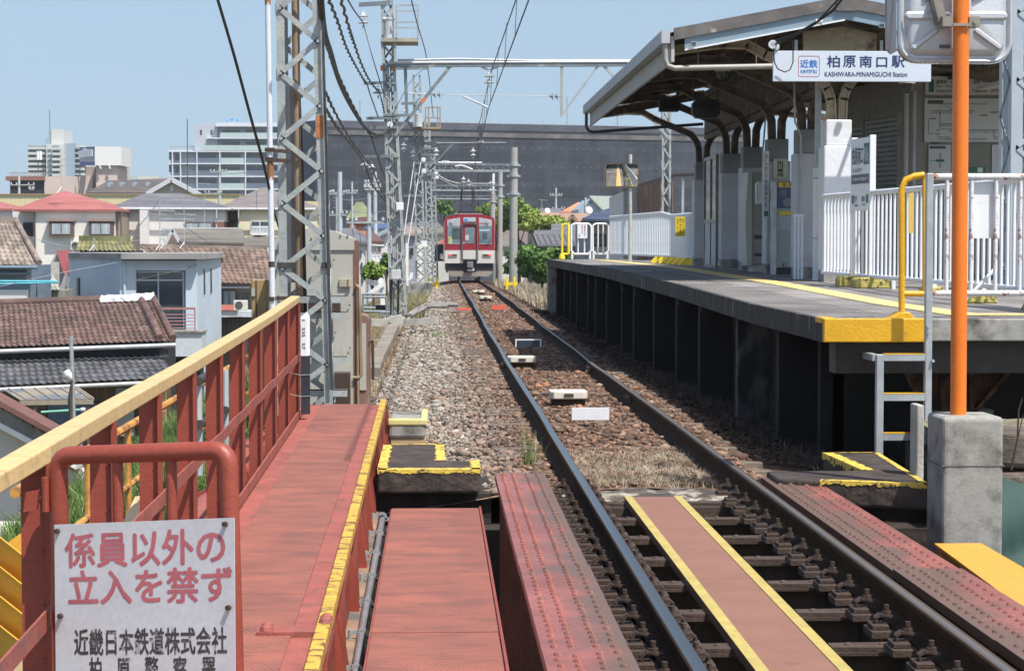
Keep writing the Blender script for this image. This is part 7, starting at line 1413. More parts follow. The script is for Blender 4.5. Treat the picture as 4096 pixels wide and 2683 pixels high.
# two storey houses of the next row
def bay(t,x0,y0,x1,y1,Y):
 a,b_=at(x0,y0,Y-.5),at(x1,y1,Y-.5);m=MB();m.box(a.x,b_.x,Y-.5,Y-.002,b_.z,a.z);o=build(m,'bay_window',BRW,t);m=MB();m.box(a.x-.12,b_.x+.12,Y-.6,Y,a.z+.003,a.z+.12);build(m,'hood',mat('pink_brown_hood',(.34,.22,.18),.6),o);m=MB();q=.16
 for s in(0,1):xa=lerp(a.x+q,b_.x-q,s*.5)+.03;xb=lerp(a.x+q,b_.x-q,.5+s*.5)-.03;m.box(xa,xb,Y-.53,Y-.502,b_.z+q,a.z-q)
 build(m,'pane',CURT,o)
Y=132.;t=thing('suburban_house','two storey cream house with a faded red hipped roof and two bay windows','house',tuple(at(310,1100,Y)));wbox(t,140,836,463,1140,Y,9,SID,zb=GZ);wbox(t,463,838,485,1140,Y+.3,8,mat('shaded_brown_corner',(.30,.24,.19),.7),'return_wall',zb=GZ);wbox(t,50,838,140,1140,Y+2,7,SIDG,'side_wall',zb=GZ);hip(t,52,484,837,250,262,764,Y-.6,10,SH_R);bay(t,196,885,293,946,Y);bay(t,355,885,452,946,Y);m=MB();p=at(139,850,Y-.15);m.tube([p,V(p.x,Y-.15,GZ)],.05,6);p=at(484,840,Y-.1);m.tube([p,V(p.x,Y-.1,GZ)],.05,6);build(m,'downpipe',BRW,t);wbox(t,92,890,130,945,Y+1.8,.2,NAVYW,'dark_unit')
t=thing('suburban_house','corner of a house with a red hipped roof cut by the left edge','house',tuple(at(0,1000,Y+8)));wbox(t,-90,834,45,1000,Y+8,6,SIDG,zb=GZ);hip(t,-140,55,834,-50,-40,795,Y+7.4,7,SH_R)
Y=136.;t=thing('suburban_house','two storey greyish house with slate grey hipped roof and a brown brick corner','house',tuple(at(690,1050,Y)));wbox(t,488,832,860,1100,Y,9,SIDG,zb=GZ);wbox(t,858,832,896,886,Y-.02,8,SIDG,'upper_corner');wbox(t,850,886,896,1040,Y-.04,8,BRK,'brick_corner',zb=GZ);hip(t,430,922,833,578,728,773,Y-.6,10,SH_G);win(t,742,887,848,918,Y,BRW,'window',1,glass=CURT);m=MB();a,b_=at(645,875,Y-.4),at(780,880,Y-.4);m.box(a.x,b_.x,Y-.45,Y-.35,b_.z,a.z);build(m,'eave_pole',WHTC,t);m=MB();a,b_=at(560,834,Y-1.),at(590,834,Y-1.);m.box(a.x,b_.x,Y-1.2,Y,GZ,a.z-.1);build(m,'projecting_wing',SIDG,t)
m=MB();a=at(426,832,Y-.7);b_=at(925,834,Y-.7);m.bar(a,b_,.12,.12);build(m,'gutter',WHTC,t)
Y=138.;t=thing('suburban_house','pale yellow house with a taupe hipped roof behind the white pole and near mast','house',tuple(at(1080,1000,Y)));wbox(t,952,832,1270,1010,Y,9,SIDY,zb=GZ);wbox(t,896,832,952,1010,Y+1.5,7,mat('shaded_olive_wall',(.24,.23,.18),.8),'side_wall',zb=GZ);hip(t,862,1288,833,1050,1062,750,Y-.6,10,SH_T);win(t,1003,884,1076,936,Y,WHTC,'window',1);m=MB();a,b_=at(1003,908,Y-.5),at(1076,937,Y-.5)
for k in range(14):x=lerp(a.x,b_.x,k/13);m.box(x-.03,x+.03,Y-.5,Y-.45,b_.z,a.z)
for z in(a.z,b_.z):m.box(a.x,b_.x,Y-.52,Y-.43,z-.06,z+.06)
build(m,'balcony_rail',WHTC,t);win(t,923,880,933,920,Y+1.5,BRW,'window',0)
m=MB();m.bar(at(858,833,Y-.7),at(1290,835,Y-.7),.12,.12);build(m,'gutter',WHTC,t)
# long yellow warehouse, dark roofed hall, pink building with the advertising tower
Y=185.;t=thing('warehouse','long low pale yellow warehouse of ribbed sheeting behind the houses','warehouse',tuple(at(480,820,Y)));wbox(t,-150,778,960,900,Y,20,mat('ribbed_pale_yellow_sheet',(.60,.52,.30),.6,var=.12,scale=2,stretch=(3,1,.01)),zb=GZ);m=MB();a,b_=at(-150,775,Y-.1),at(960,780,Y-.1);m.box(a.x,b_.x,Y-.15,Y+20,b_.z,a.z);build(m,'roof_edge',mat('tan_roof_edge',(.35,.25,.13),.6),t);wbox(t,1100,805,1290,850,Y,6,MATS['ribbed_pale_yellow_sheet'],'annex',zb=GZ)
Y=215.;t=thing('dark_roofed_hall','hall with a broad dark roof, four blue dormer vents and a white gable','hall',tuple(at(580,780,Y)));m=MB();m.prism([at(345,778,Y),at(435,730,Y+8),at(690,720,Y+8),at(600,778,Y)],(0,0,.2));build(m,'roof',shing('dark_brown_sheet',(.085,.07,.065),(.13,.11,.10)),t);m=MB();m.prism([at(590,778,Y-.5),at(686,721,Y-.5),at(800,780,Y-.5)],(0,8,0));build(m,'gable',mat('cream_gable_render',(.50,.45,.37),.8),t);m=MB();m.bar(at(588,776,Y-1),at(686,718,Y-1),.8,.45);m.bar(at(686,718,Y-1),at(802,781,Y-1),.8,.45);build(m,'barge_board',mat('pale_metal_trim',(.52,.54,.56),.5),t);wbox(t,682,740,692,765,Y-.6,.08,WHTC,'louvre')
for px in(436,484,536,588):a,b_=at(px-7,728,Y-.5+4),at(px+7,758,Y+3.5);m=MB();m.prism([V(a.x,a.y,b_.z),V(b_.x,a.y,b_.z),V(b_.x,a.y,a.z-.1),V((a.x+b_.x)/2,a.y,a.z),V(a.x,a.y,a.z-.1)],(0,2.5,0));build(m,'dormer_vent',mat('blue_grey_vent',(.26,.33,.40),.5),t)
wbox(t,380,776,800,800,Y+.5,8,MATS['cream_gable_render'],zb=GZ)
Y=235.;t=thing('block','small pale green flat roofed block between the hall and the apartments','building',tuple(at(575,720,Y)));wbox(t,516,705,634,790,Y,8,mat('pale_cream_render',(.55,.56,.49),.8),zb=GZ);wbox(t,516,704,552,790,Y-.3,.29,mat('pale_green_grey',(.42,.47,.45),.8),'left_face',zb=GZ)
Y=260.;t=thing('pink_building','pinkish rendered building with a brown parapet at the far left','building',tuple(at(250,770,Y)));wbox(t,177,706,372,830,Y,20,PINK,zb=GZ);wbox(t,22,706,178,722,Y-.5,18,mat('red_brown_parapet',(.24,.11,.085),.7),'parapet');wbox(t,40,722,176,830,Y,18,NAVYW,'dark_recess',zb=GZ);m=MB()
a,b_=at(40,692,Y),at(180,706,Y)
for k in range(16):x=lerp(a.x,b_.x,k/15);m.box(x-.04,x+.04,Y-.04,Y+.04,b_.z,a.z)
m.box(a.x,b_.x,Y-.05,Y+.05,a.z,a.z+.1);m.box(a.x,b_.x,Y-.05,Y+.05,b_.z+.005,b_.z+.08);build(m,'roof_railing',mat('grey_railing',(.3,.3,.32),.5),t)
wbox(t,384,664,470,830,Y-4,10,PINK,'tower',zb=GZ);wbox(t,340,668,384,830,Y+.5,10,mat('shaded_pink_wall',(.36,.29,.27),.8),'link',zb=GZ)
t=thing('advertising_box','big roof top advertising box with a blue striped left face and blank white front','billboard',tuple(at(420,665,Y-4)));wbox(t,379,587,486,662,Y-4.5,8,mat('blank_white_hoarding',(.70,.69,.66),.5,var=.03,fine=0),'blank_face');a,b_=at(379,587,Y-4.5),at(320,590,Y+2);c,d=at(320,660,Y+2),at(379,662,Y-4.5);BLS=mat('blue_band',(.05,.09,.28),.5);GRS=mat('grey_violet_face',(.40,.40,.46),.5)
def face(q0,q1,mt,nm,off=.0):m=MB();n=V(-.7,-.7,0)*off;m.prism([a.lerp(d,q0)+n,b_.lerp(c,q0)+n,b_.lerp(c,q1)+n,a.lerp(d,q1)+n],(.3,.3,0));build(m,nm,mt,t)
face(0,.17,BLS,'blue_stripe');face(.171,.82,GRS,'printed_face');face(.821,1,BLS,'blue_stripe');m=MB();rg=random.Random(3)
for k in range(6):p=a.lerp(b_,.12+.14*k)+(d-a)*rg.uniform(.3,.38)+V(-.25,-.25,0);m.obox(p,(-.25,.25,0),(.03,.03,0),(0,0,rg.uniform(.3,.6)))
build(m,'weathered_mark',WHTC,t);m=MB()
for px in(398,436):m.bar(at(px,662,Y-4.6),at(px+6,676,Y-4.6),.2,.2,up=(0,1,0))
build(m,'strut',WREN,t)
Y=420.;t=thing('apartment_tower','pale far apartment tower with stacked balconies and a lift tower on its roof','apartment block',tuple(at(210,700,Y)));TWL=mat('pale_tower_render',(.52,.53,.50),.8,var=.03);TWB=mat('blue_grey_tower_render',(.28,.36,.42),.8);TWD=mat('dim_balcony',(.25,.30,.34),.6,var=.3,scale=.3)
wbox(t,184,576,258,830,Y,14,TWL,'centre_wall',zb=GZ);wbox(t,112,582,184,830,Y+3,14,TWD,'left_wing',zb=GZ);wbox(t,260,574,300,830,Y+2,14,TWB,'blue_shaft',zb=GZ);wbox(t,296,582,345,830,Y+4,14,TWL,'right_wing',zb=GZ);wbox(t,204,518,256,580,Y+3,10,TWL,'lift_tower');wbox(t,180,550,196,582,Y+3,8,TWB,'roof_hut');wbox(t,194,520,203.5,580,Y+3.2,8,TWB,'lift_side')
for k in range(6):
 y=588+k*21;wbox(t,110,y,150,y+10,Y+1.5,1.4,TWL,'balcony');wbox(t,154,y,182,y+10,Y+1.5,1.4,TWL,'balcony');wbox(t,208,y+2,238,y+12,Y-1.4,1.3,TWL,'balcony');wbox(t,210,y-6,236,y+1,Y-.2,.15,TWD,'window');wbox(t,300,y,318,y+8,Y+2.5,1.4,TWD,'window');wbox(t,322,y,343,y+9,Y+2.5,1.4,TWL,'balcony');wbox(t,190,y+8,207,y+10,Y-.3,.25,TWB,'ledge')
m=MB();m.tube([at(199,520,Y+6),at(199,440,Y+6)],.07,6);build(m,'aerial',WI,t)
for k in range(2):m=MB();m.tube([at(152+10*k,605,Y-1),at(152+10*k,640,Y-1)],.35,6);build(m,'stair_light_strip',WHTC,t)
# stepped white apartment block under construction
Y=400.;t=thing('apartment_block','stepped white apartment block with glass balconies left of the dark netted building','apartment block',tuple(at(900,780,Y)));WC=mat('white_balcony_slab',(.62,.64,.68),.6,var=.03);GLB=mat('pale_green_glass_balustrade',(.42,.52,.50),.25,var=.06,scale=.2);DGB=mat('dim_blue_glass_balustrade',(.14,.17,.22),.25,var=.2,scale=.2);APW=mat('shaded_white_facade',(.46,.49,.54),.7,var=.05,fine=0)
wbox(t,682,600,1260,900,Y+1.6,18,APW,'facade',zb=GZ);wbox(t,781,496,1260,600,Y+2,16,APW,'upper_facade');wbox(t,778,497,870,602,Y+1.0,.9,mat('pale_grey_panel_wall',(.44,.47,.52),.7),'panel_wall');wbox(t,862,491,1262,507,Y-.2,18,WC,'parapet')
for k,y in enumerate((550,603,652,703,754)):
 x0=826 if k==0 else 670;wbox(t,x0,y,1262,y+6,Y-.1,1.8,WC,'floor_slab')
for k,(y0,y1,x0,cols_)in enumerate(((531,550,880,'G'*9),(581,602,806,'GGGGGGGG'),(632,652,740,'DDGGDD'),(682,703,740,'DDGGDD'),(733,754,740,'DDGGDD'))):
 wbox(t,x0,y0,980 if k>1 else 1262,y1,Y+.05,.12,GLB if k<2 else DGB,'balustrade')
 if k>1:wbox(t,884,y0,978,y1,Y+.0,.12,GLB,'balustrade');wbox(t,986,y0,1260,y1,Y+.05,.12,DGB,'balustrade')
for px in(690,722,788,880,982,1085):wbox(t,px-3,603,px+3,900,Y-.15,1.2,WC,'pier',zb=GZ)
for k,y in enumerate((520,567,617,668,719,768)):
 for(x0,x1)in((890,958),(985,1060),(1090,1160))+(((795,862),)if k>1 else((832,856),)if k==1 else()):wbox(t,x0,y,x1,y+15,Y+1.45,.12,GLASS,'window')
for px in(800,842):wbox(t,px,520,px+8,540,Y+.95,.06,GLASS,'small_window')
for k in range(5):wbox(t,676,610+50*k,690,640+50*k,Y+1.4,.15,DGB,'end_window');wbox(t,700,616+50*k,718,640+50*k,Y+1.4,.15,GLASS,'end_window')
m=MB();a,b_=at(683,584,Y+2),at(805,596,Y+2)
for k in range(14):x=lerp(a.x,b_.x,k/13);m.box(x-.05,x+.05,Y+2,Y+2.1,b_.z-.5,a.z)
m.box(a.x,b_.x,Y+1.98,Y+2.12,a.z-.15,a.z);build(m,'roof_railing',MATS['grey_railing'],t)
m=MB();rg=random.Random(6);p=at(925,484,Y+4);vs=[];
for i in range(7):
 for j in range(4):vs.append(p+V(i*.45-1,j*.6,rg.uniform(-.2,.35)+.3-abs(i-3)*.1))
m.add(vs,[(i*4+j,i*4+j+1,i*4+5+j,i*4+4+j)for i in range(6)for j in range(3)]);o=build(m,'tarpaulin',mat('bright_blue_tarpaulin',(.08,.32,.75),.5,var=.15,scale=1),None);tag(o,'bright blue tarpaulin heaped on the roof of the white apartment block','tarpaulin')
# building wrapped in dark netting
NETM=bpy.data.materials.new('dark_scaffold_netting');NETM.use_nodes=True
def netmat():
 tt=NETM.node_tree;N=tt.nodes;L=tt.links;b=N['Principled BSDF'];tc=N.new('ShaderNodeTexCoord');g=N.new('ShaderNodeNewGeometry');sp=N.new('ShaderNodeSeparateXYZ');L.new(g.outputs['Position'],sp.inputs[0]);cb=N.new('ShaderNodeCombineXYZ');L.new(sp.outputs[0],cb.inputs[0]);L.new(sp.outputs[2],cb.inputs[1])
 br_=N.new('ShaderNodeTexBrick');br_.offset=0;br_.inputs['Scale'].default_value=1;br_.inputs['Brick Width'].default_value=1.8;br_.inputs['Row Height'].default_value=1.7;br_.inputs['Mortar Size'].default_value=.03;br_.inputs['Color1'].default_value=(.042,.047,.06,1);br_.inputs['Color2'].default_value=(.03,.034,.045,1);br_.inputs['Mortar'].default_value=(.062,.067,.08,1);L.new(cb.outputs[0],br_.inputs['Vector'])
 no=N.new('ShaderNodeTexNoise');no.inputs['Scale'].default_value=.16;no.inputs['Detail'].default_value=8;no.inputs['Roughness'].default_value=.7;L.new(cb.outputs[0],no.inputs['Vector']);mr=N.new('ShaderNodeMapRange');L.new(no.outputs[0],mr.inputs[0]);mr.inputs[1].default_value=.3;mr.inputs[2].default_value=.7;mr.inputs[3].default_value=.6;mr.inputs[4].default_value=1.5
 b2=N.new('ShaderNodeTexBrick');b2.offset=0;b2.inputs['Scale'].default_value=1;b2.inputs['Brick Width'].default_value=6.2;b2.inputs['Row Height'].default_value=2.95;b2.inputs['Mortar Size'].default_value=.55;b2.inputs['Mortar Smooth'].default_value=.6;b2.inputs['Color1'].default_value=(.74,.75,.78,1);b2.inputs['Color2'].default_value=(.95,.95,.95,1);b2.inputs['Mortar'].default_value=(1.05,1.05,1.05,1);L.new(cb.outputs[0],b2.inputs['Vector'])
 mx=N.new('ShaderNodeMix');mx.data_type='RGBA';mx.blend_type='MULTIPLY';mx.inputs[0].default_value=1;L.new(br_.outputs[0],mx.inputs[6]);L.new(b2.outputs[0],mx.inputs[7]);h=N.new('ShaderNodeHueSaturation');L.new(mx.outputs[2],h.inputs['Color']);L.new(mr.outputs[0],h.inputs['Value']);L.new(h.outputs[0],b.inputs['Base Color']);b.inputs['Roughness'].default_value=.9
netmat()
YN=320.;t=thing('netted_building','huge long building wrapped in dark grey scaffold netting across the background','building',tuple(at(2100,830,YN)))
c0,c1,c2,c3=at(1200,488,YN+42),at(1262,482,YN),at(2992,516,YN+14),at(2992,516,YN+40);zt0=c1.z;zt1=c2.z
def panel(p,q,za,zb_,ya,yb_,mt,nm,th=1.0,off=0):m=MB();d=(q-p);d.z=0;n=V(d.y,-d.x,0).normalized();n=n if n.y<0 else-n;m.prism([V(p.x,p.y,ya)+n*off,V(q.x,q.y,yb_)+n*off,V(q.x,q.y,zb_)+n*off,V(p.x,p.y,za)+n*off],-n*th);return build(m,nm,mt,t)
panel(c1,c2,zt0,zt1,GZ,GZ,NETM,'front_net',1.5);panel(c0,c1,c0.z,zt0,GZ,GZ,mat('navy_scaffold_net',(.03,.04,.065),.9,var=.2,scale=.3),'side_net',1.0)
panel(c1,c2,zt0-1.5,zt1-1.5,zt0-2.2,zt1-2.2,mat('tan_net_band',(.13,.12,.118),.9,var=.35,scale=.5),'tan_band',.1,.12);q=c1.lerp(c2,.365);panel(q,q+(c2-c1).normalized()*.5,zt0-.5,zt0-.5,GZ,GZ,MATS['navy_scaffold_net'],'dark_seam',.1,.15);q=c1.lerp(c2,.885);panel(q,q+(c2-c1).normalized()*.7,zt0-2.4,zt0-2.4,GZ,GZ,MATS['navy_scaffold_net'],'dark_seam',.1,.15)
panel(c1,c2,zt0+.02,zt1+.02,zt0-1.1,zt1-1.1,mat('upper_net_band',(.075,.08,.10),.9,var=.2,scale=.4),'upper_net',.1,.08)
m=MB();rg=random.Random(12)
for k in range(42):p=c1.lerp(c2,k/41);m.box(p.x-.04,p.x+.04,p.y+.1,p.y+.18,p.z-.5,p.z+rg.choice((.25,.5,.8,.35)))
a_,b_=c1+V(0,.14,.05),c2+V(0,.14,.05);m.bar(a_,b_,.06,.06);build(m,'scaffold_tubes',MATS['grey_railing'],t)
for(px,py)in((2268,386),(1440,400),(2470,430)):m=MB();m.tube([at(px,515,YN+20),at(px,py,YN+20)],.07,5);build(m,'lightning_rod',MATS['grey_railing'],t)
DOT=mat('pale_net_fixing',(.5,.5,.52),.6)
m=MB()
for row in(-3.9,-6.9,-9.9,-12.8):
 for k in range(58):p=c1.lerp(c2,(k+.3)/58);p=V(p.x,p.y-1.55,lerp(zt0,zt1,k/58)+row);m.box(p.x-.05,p.x+.05,p.y+1.45,p.y+1.5,p.z-.035,p.z+.035)if rg.random()<.75 else None
o=build(m,'net_fixings',DOT,t);o['kind']='stuff'
# houses in the middle distance, left of the masts and right of the train
def simple(label,wall,roof,Y,dep=7,name='far_house',cat='house',mts=(None,None),gable=None,wins=(),wmt=None):
 """wall: (x0, y0, x1, y1) in the photo; roof: (eave left, eave right, eave y, ridge left, ridge right, ridge y)"""
 t=thing(name,label,cat,tuple(at((wall[0]+wall[2])/2,wall[3],Y)));wbox(t,*wall,Y,dep,mts[0],zb=GZ)
 if roof:hip(t,*roof,Y-.5,dep+1,mts[1])
 for w_ in wins:win(t,*w_,Y,wmt or BRW,'window',1)
 return t
simple('house with a mossy green hipped roof far behind the second cabinet',(1400,868,1475,930,),(1385,1490,870,1425,1452,808),175,8,mts=(mat('orange_plaster',(.52,.24,.15),.8),mat('moss_green_roof',(.17,.19,.10),.8,var=.2,scale=.8)))
simple('orange walled house under a dark red roof left of the tall mast',(1420,890,1492,960),(1405,1500,890,1440,1480,868),160,7,mts=(MATS['orange_plaster'],mat('dark_maroon_roof',(.10,.035,.035),.7,var=.2)))
simple('house with deep blue roof sheets behind the tall mast',(1465,912,1560,990),(1455,1570,912,1490,1540,890),150,7,mts=(WREN,mat('deep_blue_roof',(.06,.10,.20),.6,var=.2)))
t=simple('white walled house with a dark slate roof right behind the grey cabinet',(1366,968,1462,1240),(1355,1470,968,1370,1420,912),112,8,mts=(WREN,SH_G));
for k in range(3):wbox(t,1440+4*k,1000+50*k,1446+4*k,1030+50*k,111.9,.08,GLASS,'window')
simple('house with a maroon brown hipped roof and white balcony frames',(1455,962,1512,1090),(1448,1524,964,1470,1490,924),118,6,mts=(mat('cream_beige_render',(.55,.47,.40),.8),mat('maroon_brown_roof',(.13,.07,.07),.7,var=.2)),wins=((1462,985,1478,1010),))
t=thing('white_balcony','white balcony frame with upright rails in front of the maroon roofed house','balcony',tuple(at(1510,1045,112)));m=MB();Yb=112.
for px in(1476,1493,1507,1521,1533):m.bar(at(px,1045,Yb),at(px,985 if px<1510 else 1018,Yb),.09,.09,up=(0,1,0))
for k in range(16):px=1476+k*3.8;m.bar(at(px,1044,Yb),at(px,1020,Yb),.04,.04,up=(0,1,0))
for py in(985,1019,1044):m.bar(at(1474,py,Yb),at(1535 if py>1000 else 1508,py,Yb),.1,.1)
m.bar(at(1470,978,Yb),at(1538,982,Yb),.5,.08);build(m,'frame',WHTC,t)
t=thing('far_house','bright white house with a gabled grey roof just left of the tall mast','house',tuple(at(1530,1000,125)));m=MB();m.prism([at(1500,1060,125),at(1560,1060,125),at(1560,928,125),at(1530,940,125),at(1500,960,125)],(0,6,0));build(m,'wall',WHTC,t);m=MB();m.prism([at(1496,962,124.6),at(1562,925,124.6),at(1562,912,128),at(1500,945,128)],(0,0,.1));build(m,'roof',mat('grey_green_sheet',(.24,.27,.29),.6),t)
t=simple('narrow grey concrete hut between the first two lattice masts',(1634,944,1664,1070),None,98,2.5,'trackside_hut','hut',(mat('blue_grey_concrete',(.27,.29,.32),.8,var=.1),None));wbox(t,1641,992,1653,1018,97.9,.09,NAVYW,'opening');wbox(t,1632,940,1666,945,97.8,2.9,CONC,'roof_slab')
simple('low house with a brown tiled roof seen between the lattice masts',(1622,935,1690,975),(1615,1700,936,1625,1690,905),150,7,mts=(SID,T_GB))
t=simple('long white rendered shed with grey roof left of the train',(1700,932,1795,985),(1690,1815,932,1700,1800,908),155,8,'shed','shed',(mat('stained_white_render',(.50,.50,.48),.8,var=.1,scale=.5),SH_D));wbox(t,1738,978,1776,1045,150,.3,NAVYW,'dark_window');wbox(t,1760,1015,1772,1035,149.5,.4,WREN,'air_unit');m=MB();m.prism([at(1752,978,148),at(1790,978,148),at(1790,962,150),at(1762,962,150)],(0,0,.06));build(m,'red_awning',mat('dull_red_awning',(.3,.09,.07),.6),t)
simple('dark roofed house beyond the farthest mast above the white shed',(1625,905,1760,930),(1612,1770,906,1640,1750,888),185,8,mts=(SIDG,SH_G))
simple('low pinkish walled building behind the tall concrete pole',(2003,918,2200,985),None,165,9,'low_building','building',(mat('dull_pink_brown_wall',(.32,.25,.24),.8,var=.08),None))
simple('house with a weathered grey brown hipped roof right of the train',(1985,984,2100,1060),(1968,2112,984,2020,2060,940),150,8,mts=(WREN,SH_D))
t=simple('house with two level slate grey roofs behind the yellow hoop',(2140,985,2345,1060),None,112,7,mts=(mat('dark_blue_grey_wall',(.14,.17,.22),.7),None));m=MB();m.prism([at(2134,946,113),at(2340,946,113),at(2352,986,111),at(2150,986,111)],(0,0,.1));o=build(m,'lower_roof',SH_G,t);m=MB();m.prism([at(2137,928,114),at(2205,927,114),at(2205,902,115),at(2345,902,115),at(2345,945,113.4),at(2134,945,113.4)],(0,0,.1));build(m,'upper_roof',SH_G,t);m=MB()
for k in range(9):m.bar(at(2148+22*k,947,113)+V(0,0,.14),at(2165+22*k,985,111.1)+V(0,0,.14),.05,.05)
build(m,'roof_seam',mat('dark_seam_metal',(.10,.10,.11),.5),t)
t=simple('row house with tan brown tiled roofs and two small gables',(2130,885,2350,930),None,150,8,mts=(mat('warm_beige_wall',(.45,.36,.28),.8),None));RT=shing('tan_brown_tile_far',(.30,.18,.13),(.38,.24,.17));m=MB();m.prism([at(2112,856,154),at(2352,862,154),at(2352,892,149),at(2112,888,149)],(0,0,.15));build(m,'roof',RT,t)
for px in(2197,2290):m=MB();m.prism([at(px-14,880,148),at(px,860,148),at(px+14,882,148)],(0,3,0));build(m,'gable',mat('brown_gable_boards',(.21,.15,.12),.7),t);m=MB();m.bar(at(px-16,882,147.8),at(px,859,147.8),.12,.2);m.bar(at(px,859,147.8),at(px+22,892,147.8),.12,.2);build(m,'gable_edge',RT,t)
simple('grey roofed house under the dark netting with a satellite dish',(2140,853,2245,880),(2128,2262,854,2160,2235,834),200,8,mts=(SIDG,SH_G))
t=thing('far_house','house with a bright orange hipped roof below the netted building','house',tuple(at(2285,870,185)));wbox(t,2250,853,2325,880,185,7,SID,zb=GZ);m=MB();p=[at(2244,853,184.5),at(2325,853,184.5),at(2332,836,188),at(2330,817,189),at(2312,815,189)];m.prism(p,(0,0,.15));build(m,'roof',SH_O,t)
t=thing('far_house','pale blue gabled house with a grey green roof and dish','house',tuple(at(2360,870,170)));m=MB();m.prism([at(2314,880,170),at(2314,836,170),at(2358,794,170),at(2410,846,170),at(2410,880,170)],(0,9,0));build(m,'wall',mat('pale_blue_siding',(.36,.43,.49),.7,var=.05),t);m=MB();m.prism([at(2358,790,169.6),at(2412,846,169.6),at(2520,846,175),at(2470,792,175)],(0,0,.15));build(m,'roof',mat('grey_green_shingle',(.24,.27,.24),.8),t);wbox(t,2358,806,2364,816,169.9,.08,GLASS,'vent');m=MB();m.tube([at(2354,842,169.6),at(2354,842,169.6)+V(.05,-.12,.05)],.32,16);build(m,'satellite_dish',WHTC,t)
t=simple('house with a dark blue roof and grey wall just behind the far platform gate',(2352,893,2470,1060),None,78,7,mts=(mat('cool_grey_render',(.30,.31,.33),.8),None));m=MB();m.prism([at(2327,886,77),at(2480,892,77),at(2480,830,81),at(2395,858,81)],(0,0,.12));build(m,'roof',SH_B,t);m=MB();m.bar(at(2324,888,76.9),at(2480,894,76.9),.12,.12);build(m,'gutter',NAVYW,t);win(t,2373,936,2424,986,78,NAVYW,'window',1)
t=thing('satellite_dish','white satellite dish on the grey roof below the netted building','dish',tuple(at(2188,850,196)));m=MB();m.tube([at(2188,845,196),at(2188,845,196)+V(.05,-.15,.06)],.28,14);m.tube([at(2189,847,196.2),at(2189,856,196.2)],.04,6);build(m,'reflector',WHTC,t)
# utility poles
UP=mat('pale_blue_grey_pole',(.42,.45,.48),.6,var=.08,scale=1)
def upole(px,y0,y1,Y,r,label,arms=(),group=None):
 t=thing('utility_pole',label,'utility pole',tuple(at(px,y1,Y)),group);m=MB();a,b_=at(px,y0,Y),at(px,y1,Y);m.tube([V(a.x,Y,min(b_.z,-3)),a],[r,r*.75],10);build(m,'shaft',UP,t,smooth=True)
 for(dy,x0,x1)in arms:
  m=MB();m.bar(at(px+x0,y0+dy,Y-.1),at(px+x1,y0+dy,Y-.1),.1,.1);q=at(px+x0,y0+dy,Y-.1)
  for f_ in(0.03,.25,.75,.97):p=at(lerp(px+x0,px+x1,f_),y0+dy,Y-.1);m.lathe(p,((.06,.05),(.09,.1),(.05,.25)),8)
  build(m,'cross_arm',MAST,t)
upole(878,676,785,180,.16,'utility pole with a spread cross arm before the white apartment block',((12,-38,28),(98,-60,10)));upole(1359,688,920,120,.19,'thick pale utility pole right of the near mast',((172,-50,30),));upole(1476,765,1230,95,.13,'slim pale utility pole with an insulator arm left of the tall mast',((-8,-18,44),(125,-90,60)));upole(1500,688,945,130,.17,'farther pale utility pole between the slim pole and the tall mast',((46,-40,12),(70,-30,20)));upole(1347,772,905,140,.12,'low utility pole with arms beside the thick pale pole',((0,-22,14),(4,-30,30)));upole(1408,727,880,150,.1,'utility pole with a small transformer far behind the thick pole',((45,-25,20),));upole(2224,752,862,210,.14,'utility pole with a white cross arm in front of the netted building',((30,-24,24),(84,-14,35)));upole(2342,790,880,170,.12,'thin utility pole beside the pale blue gabled house',());upole(76,702,785,190,.14,'utility pole with white insulators at the far left',((38,-34,62),(55,40,60)))
# television antennas
ALU=mat('pale_aluminium',(.50,.50,.50),.4,metal=.4)
def aerial(px,yb,yt,Y,booms,label):
 t=thing('tv_antenna',label,'antenna',tuple(at(px,yb,Y)));m=MB();m.tube([at(px,yb,Y),at(px-1,yt,Y)],.022,6);build(m,'mast',ALU,t)
 for(py,x0,x1,n,el)in booms:
  m=MB();a,b_=at(x0,py-2,Y),at(x1,py+2,Y);m.bar(a,b_,.035,.035)
  for k in range(n):p=a.lerp(b_,(k+.5)/n);m.bar(p+V(0,-el,.02),p+V(0,el,.02),.02,.02)
  build(m,'boom',ALU,t)
 m=MB()
 for(dx,dy)in((-26,12),(14,10),(-4,16)):m.tube([at(px,yb-22,Y),at(px+dx*.7,yb+dy*.3,Y-.3)],.010,4)
 build(m,'guy',ALU,t)
aerial(640,998,788,92,((782,586,682,9,.45),(842,580,700,10,.4),(857,588,668,5,.3),(958,640,660,2,.2)),'tall television antenna with several booms on the flat blue house');aerial(737,990,805,100,((798,690,770,8,.4),(858,698,782,7,.4),(876,650,778,2,.1)),'second television antenna right of the tall one on the roofs');aerial(657,995,918,94,((918,650,698,5,.2),),'short television antenna with one curled arm');aerial(247,768,620,132,((664,230,288,4,.3),(640,250,280,3,.3)),'thin rod antenna on the peak of the red hipped roof');aerial(377,1000,950,96,((957,372,382,1,.1),),'small white stub antenna on the mossy roof');aerial(818,985,780,126,((735,785,842,6,.4),),'thin wire braced antenna behind the second antenna');aerial(1228+940,850,800,205,((800,2155,2190,5,.3),),'far television antenna in front of the dark netting')
m=MB();m.tube([at(750,780,200),at(749,476,200)],.045,5);o=build(m,'lightning_rod',WI,None);tag(o,'tall thin dark rod rising left of the white apartment block','rod')
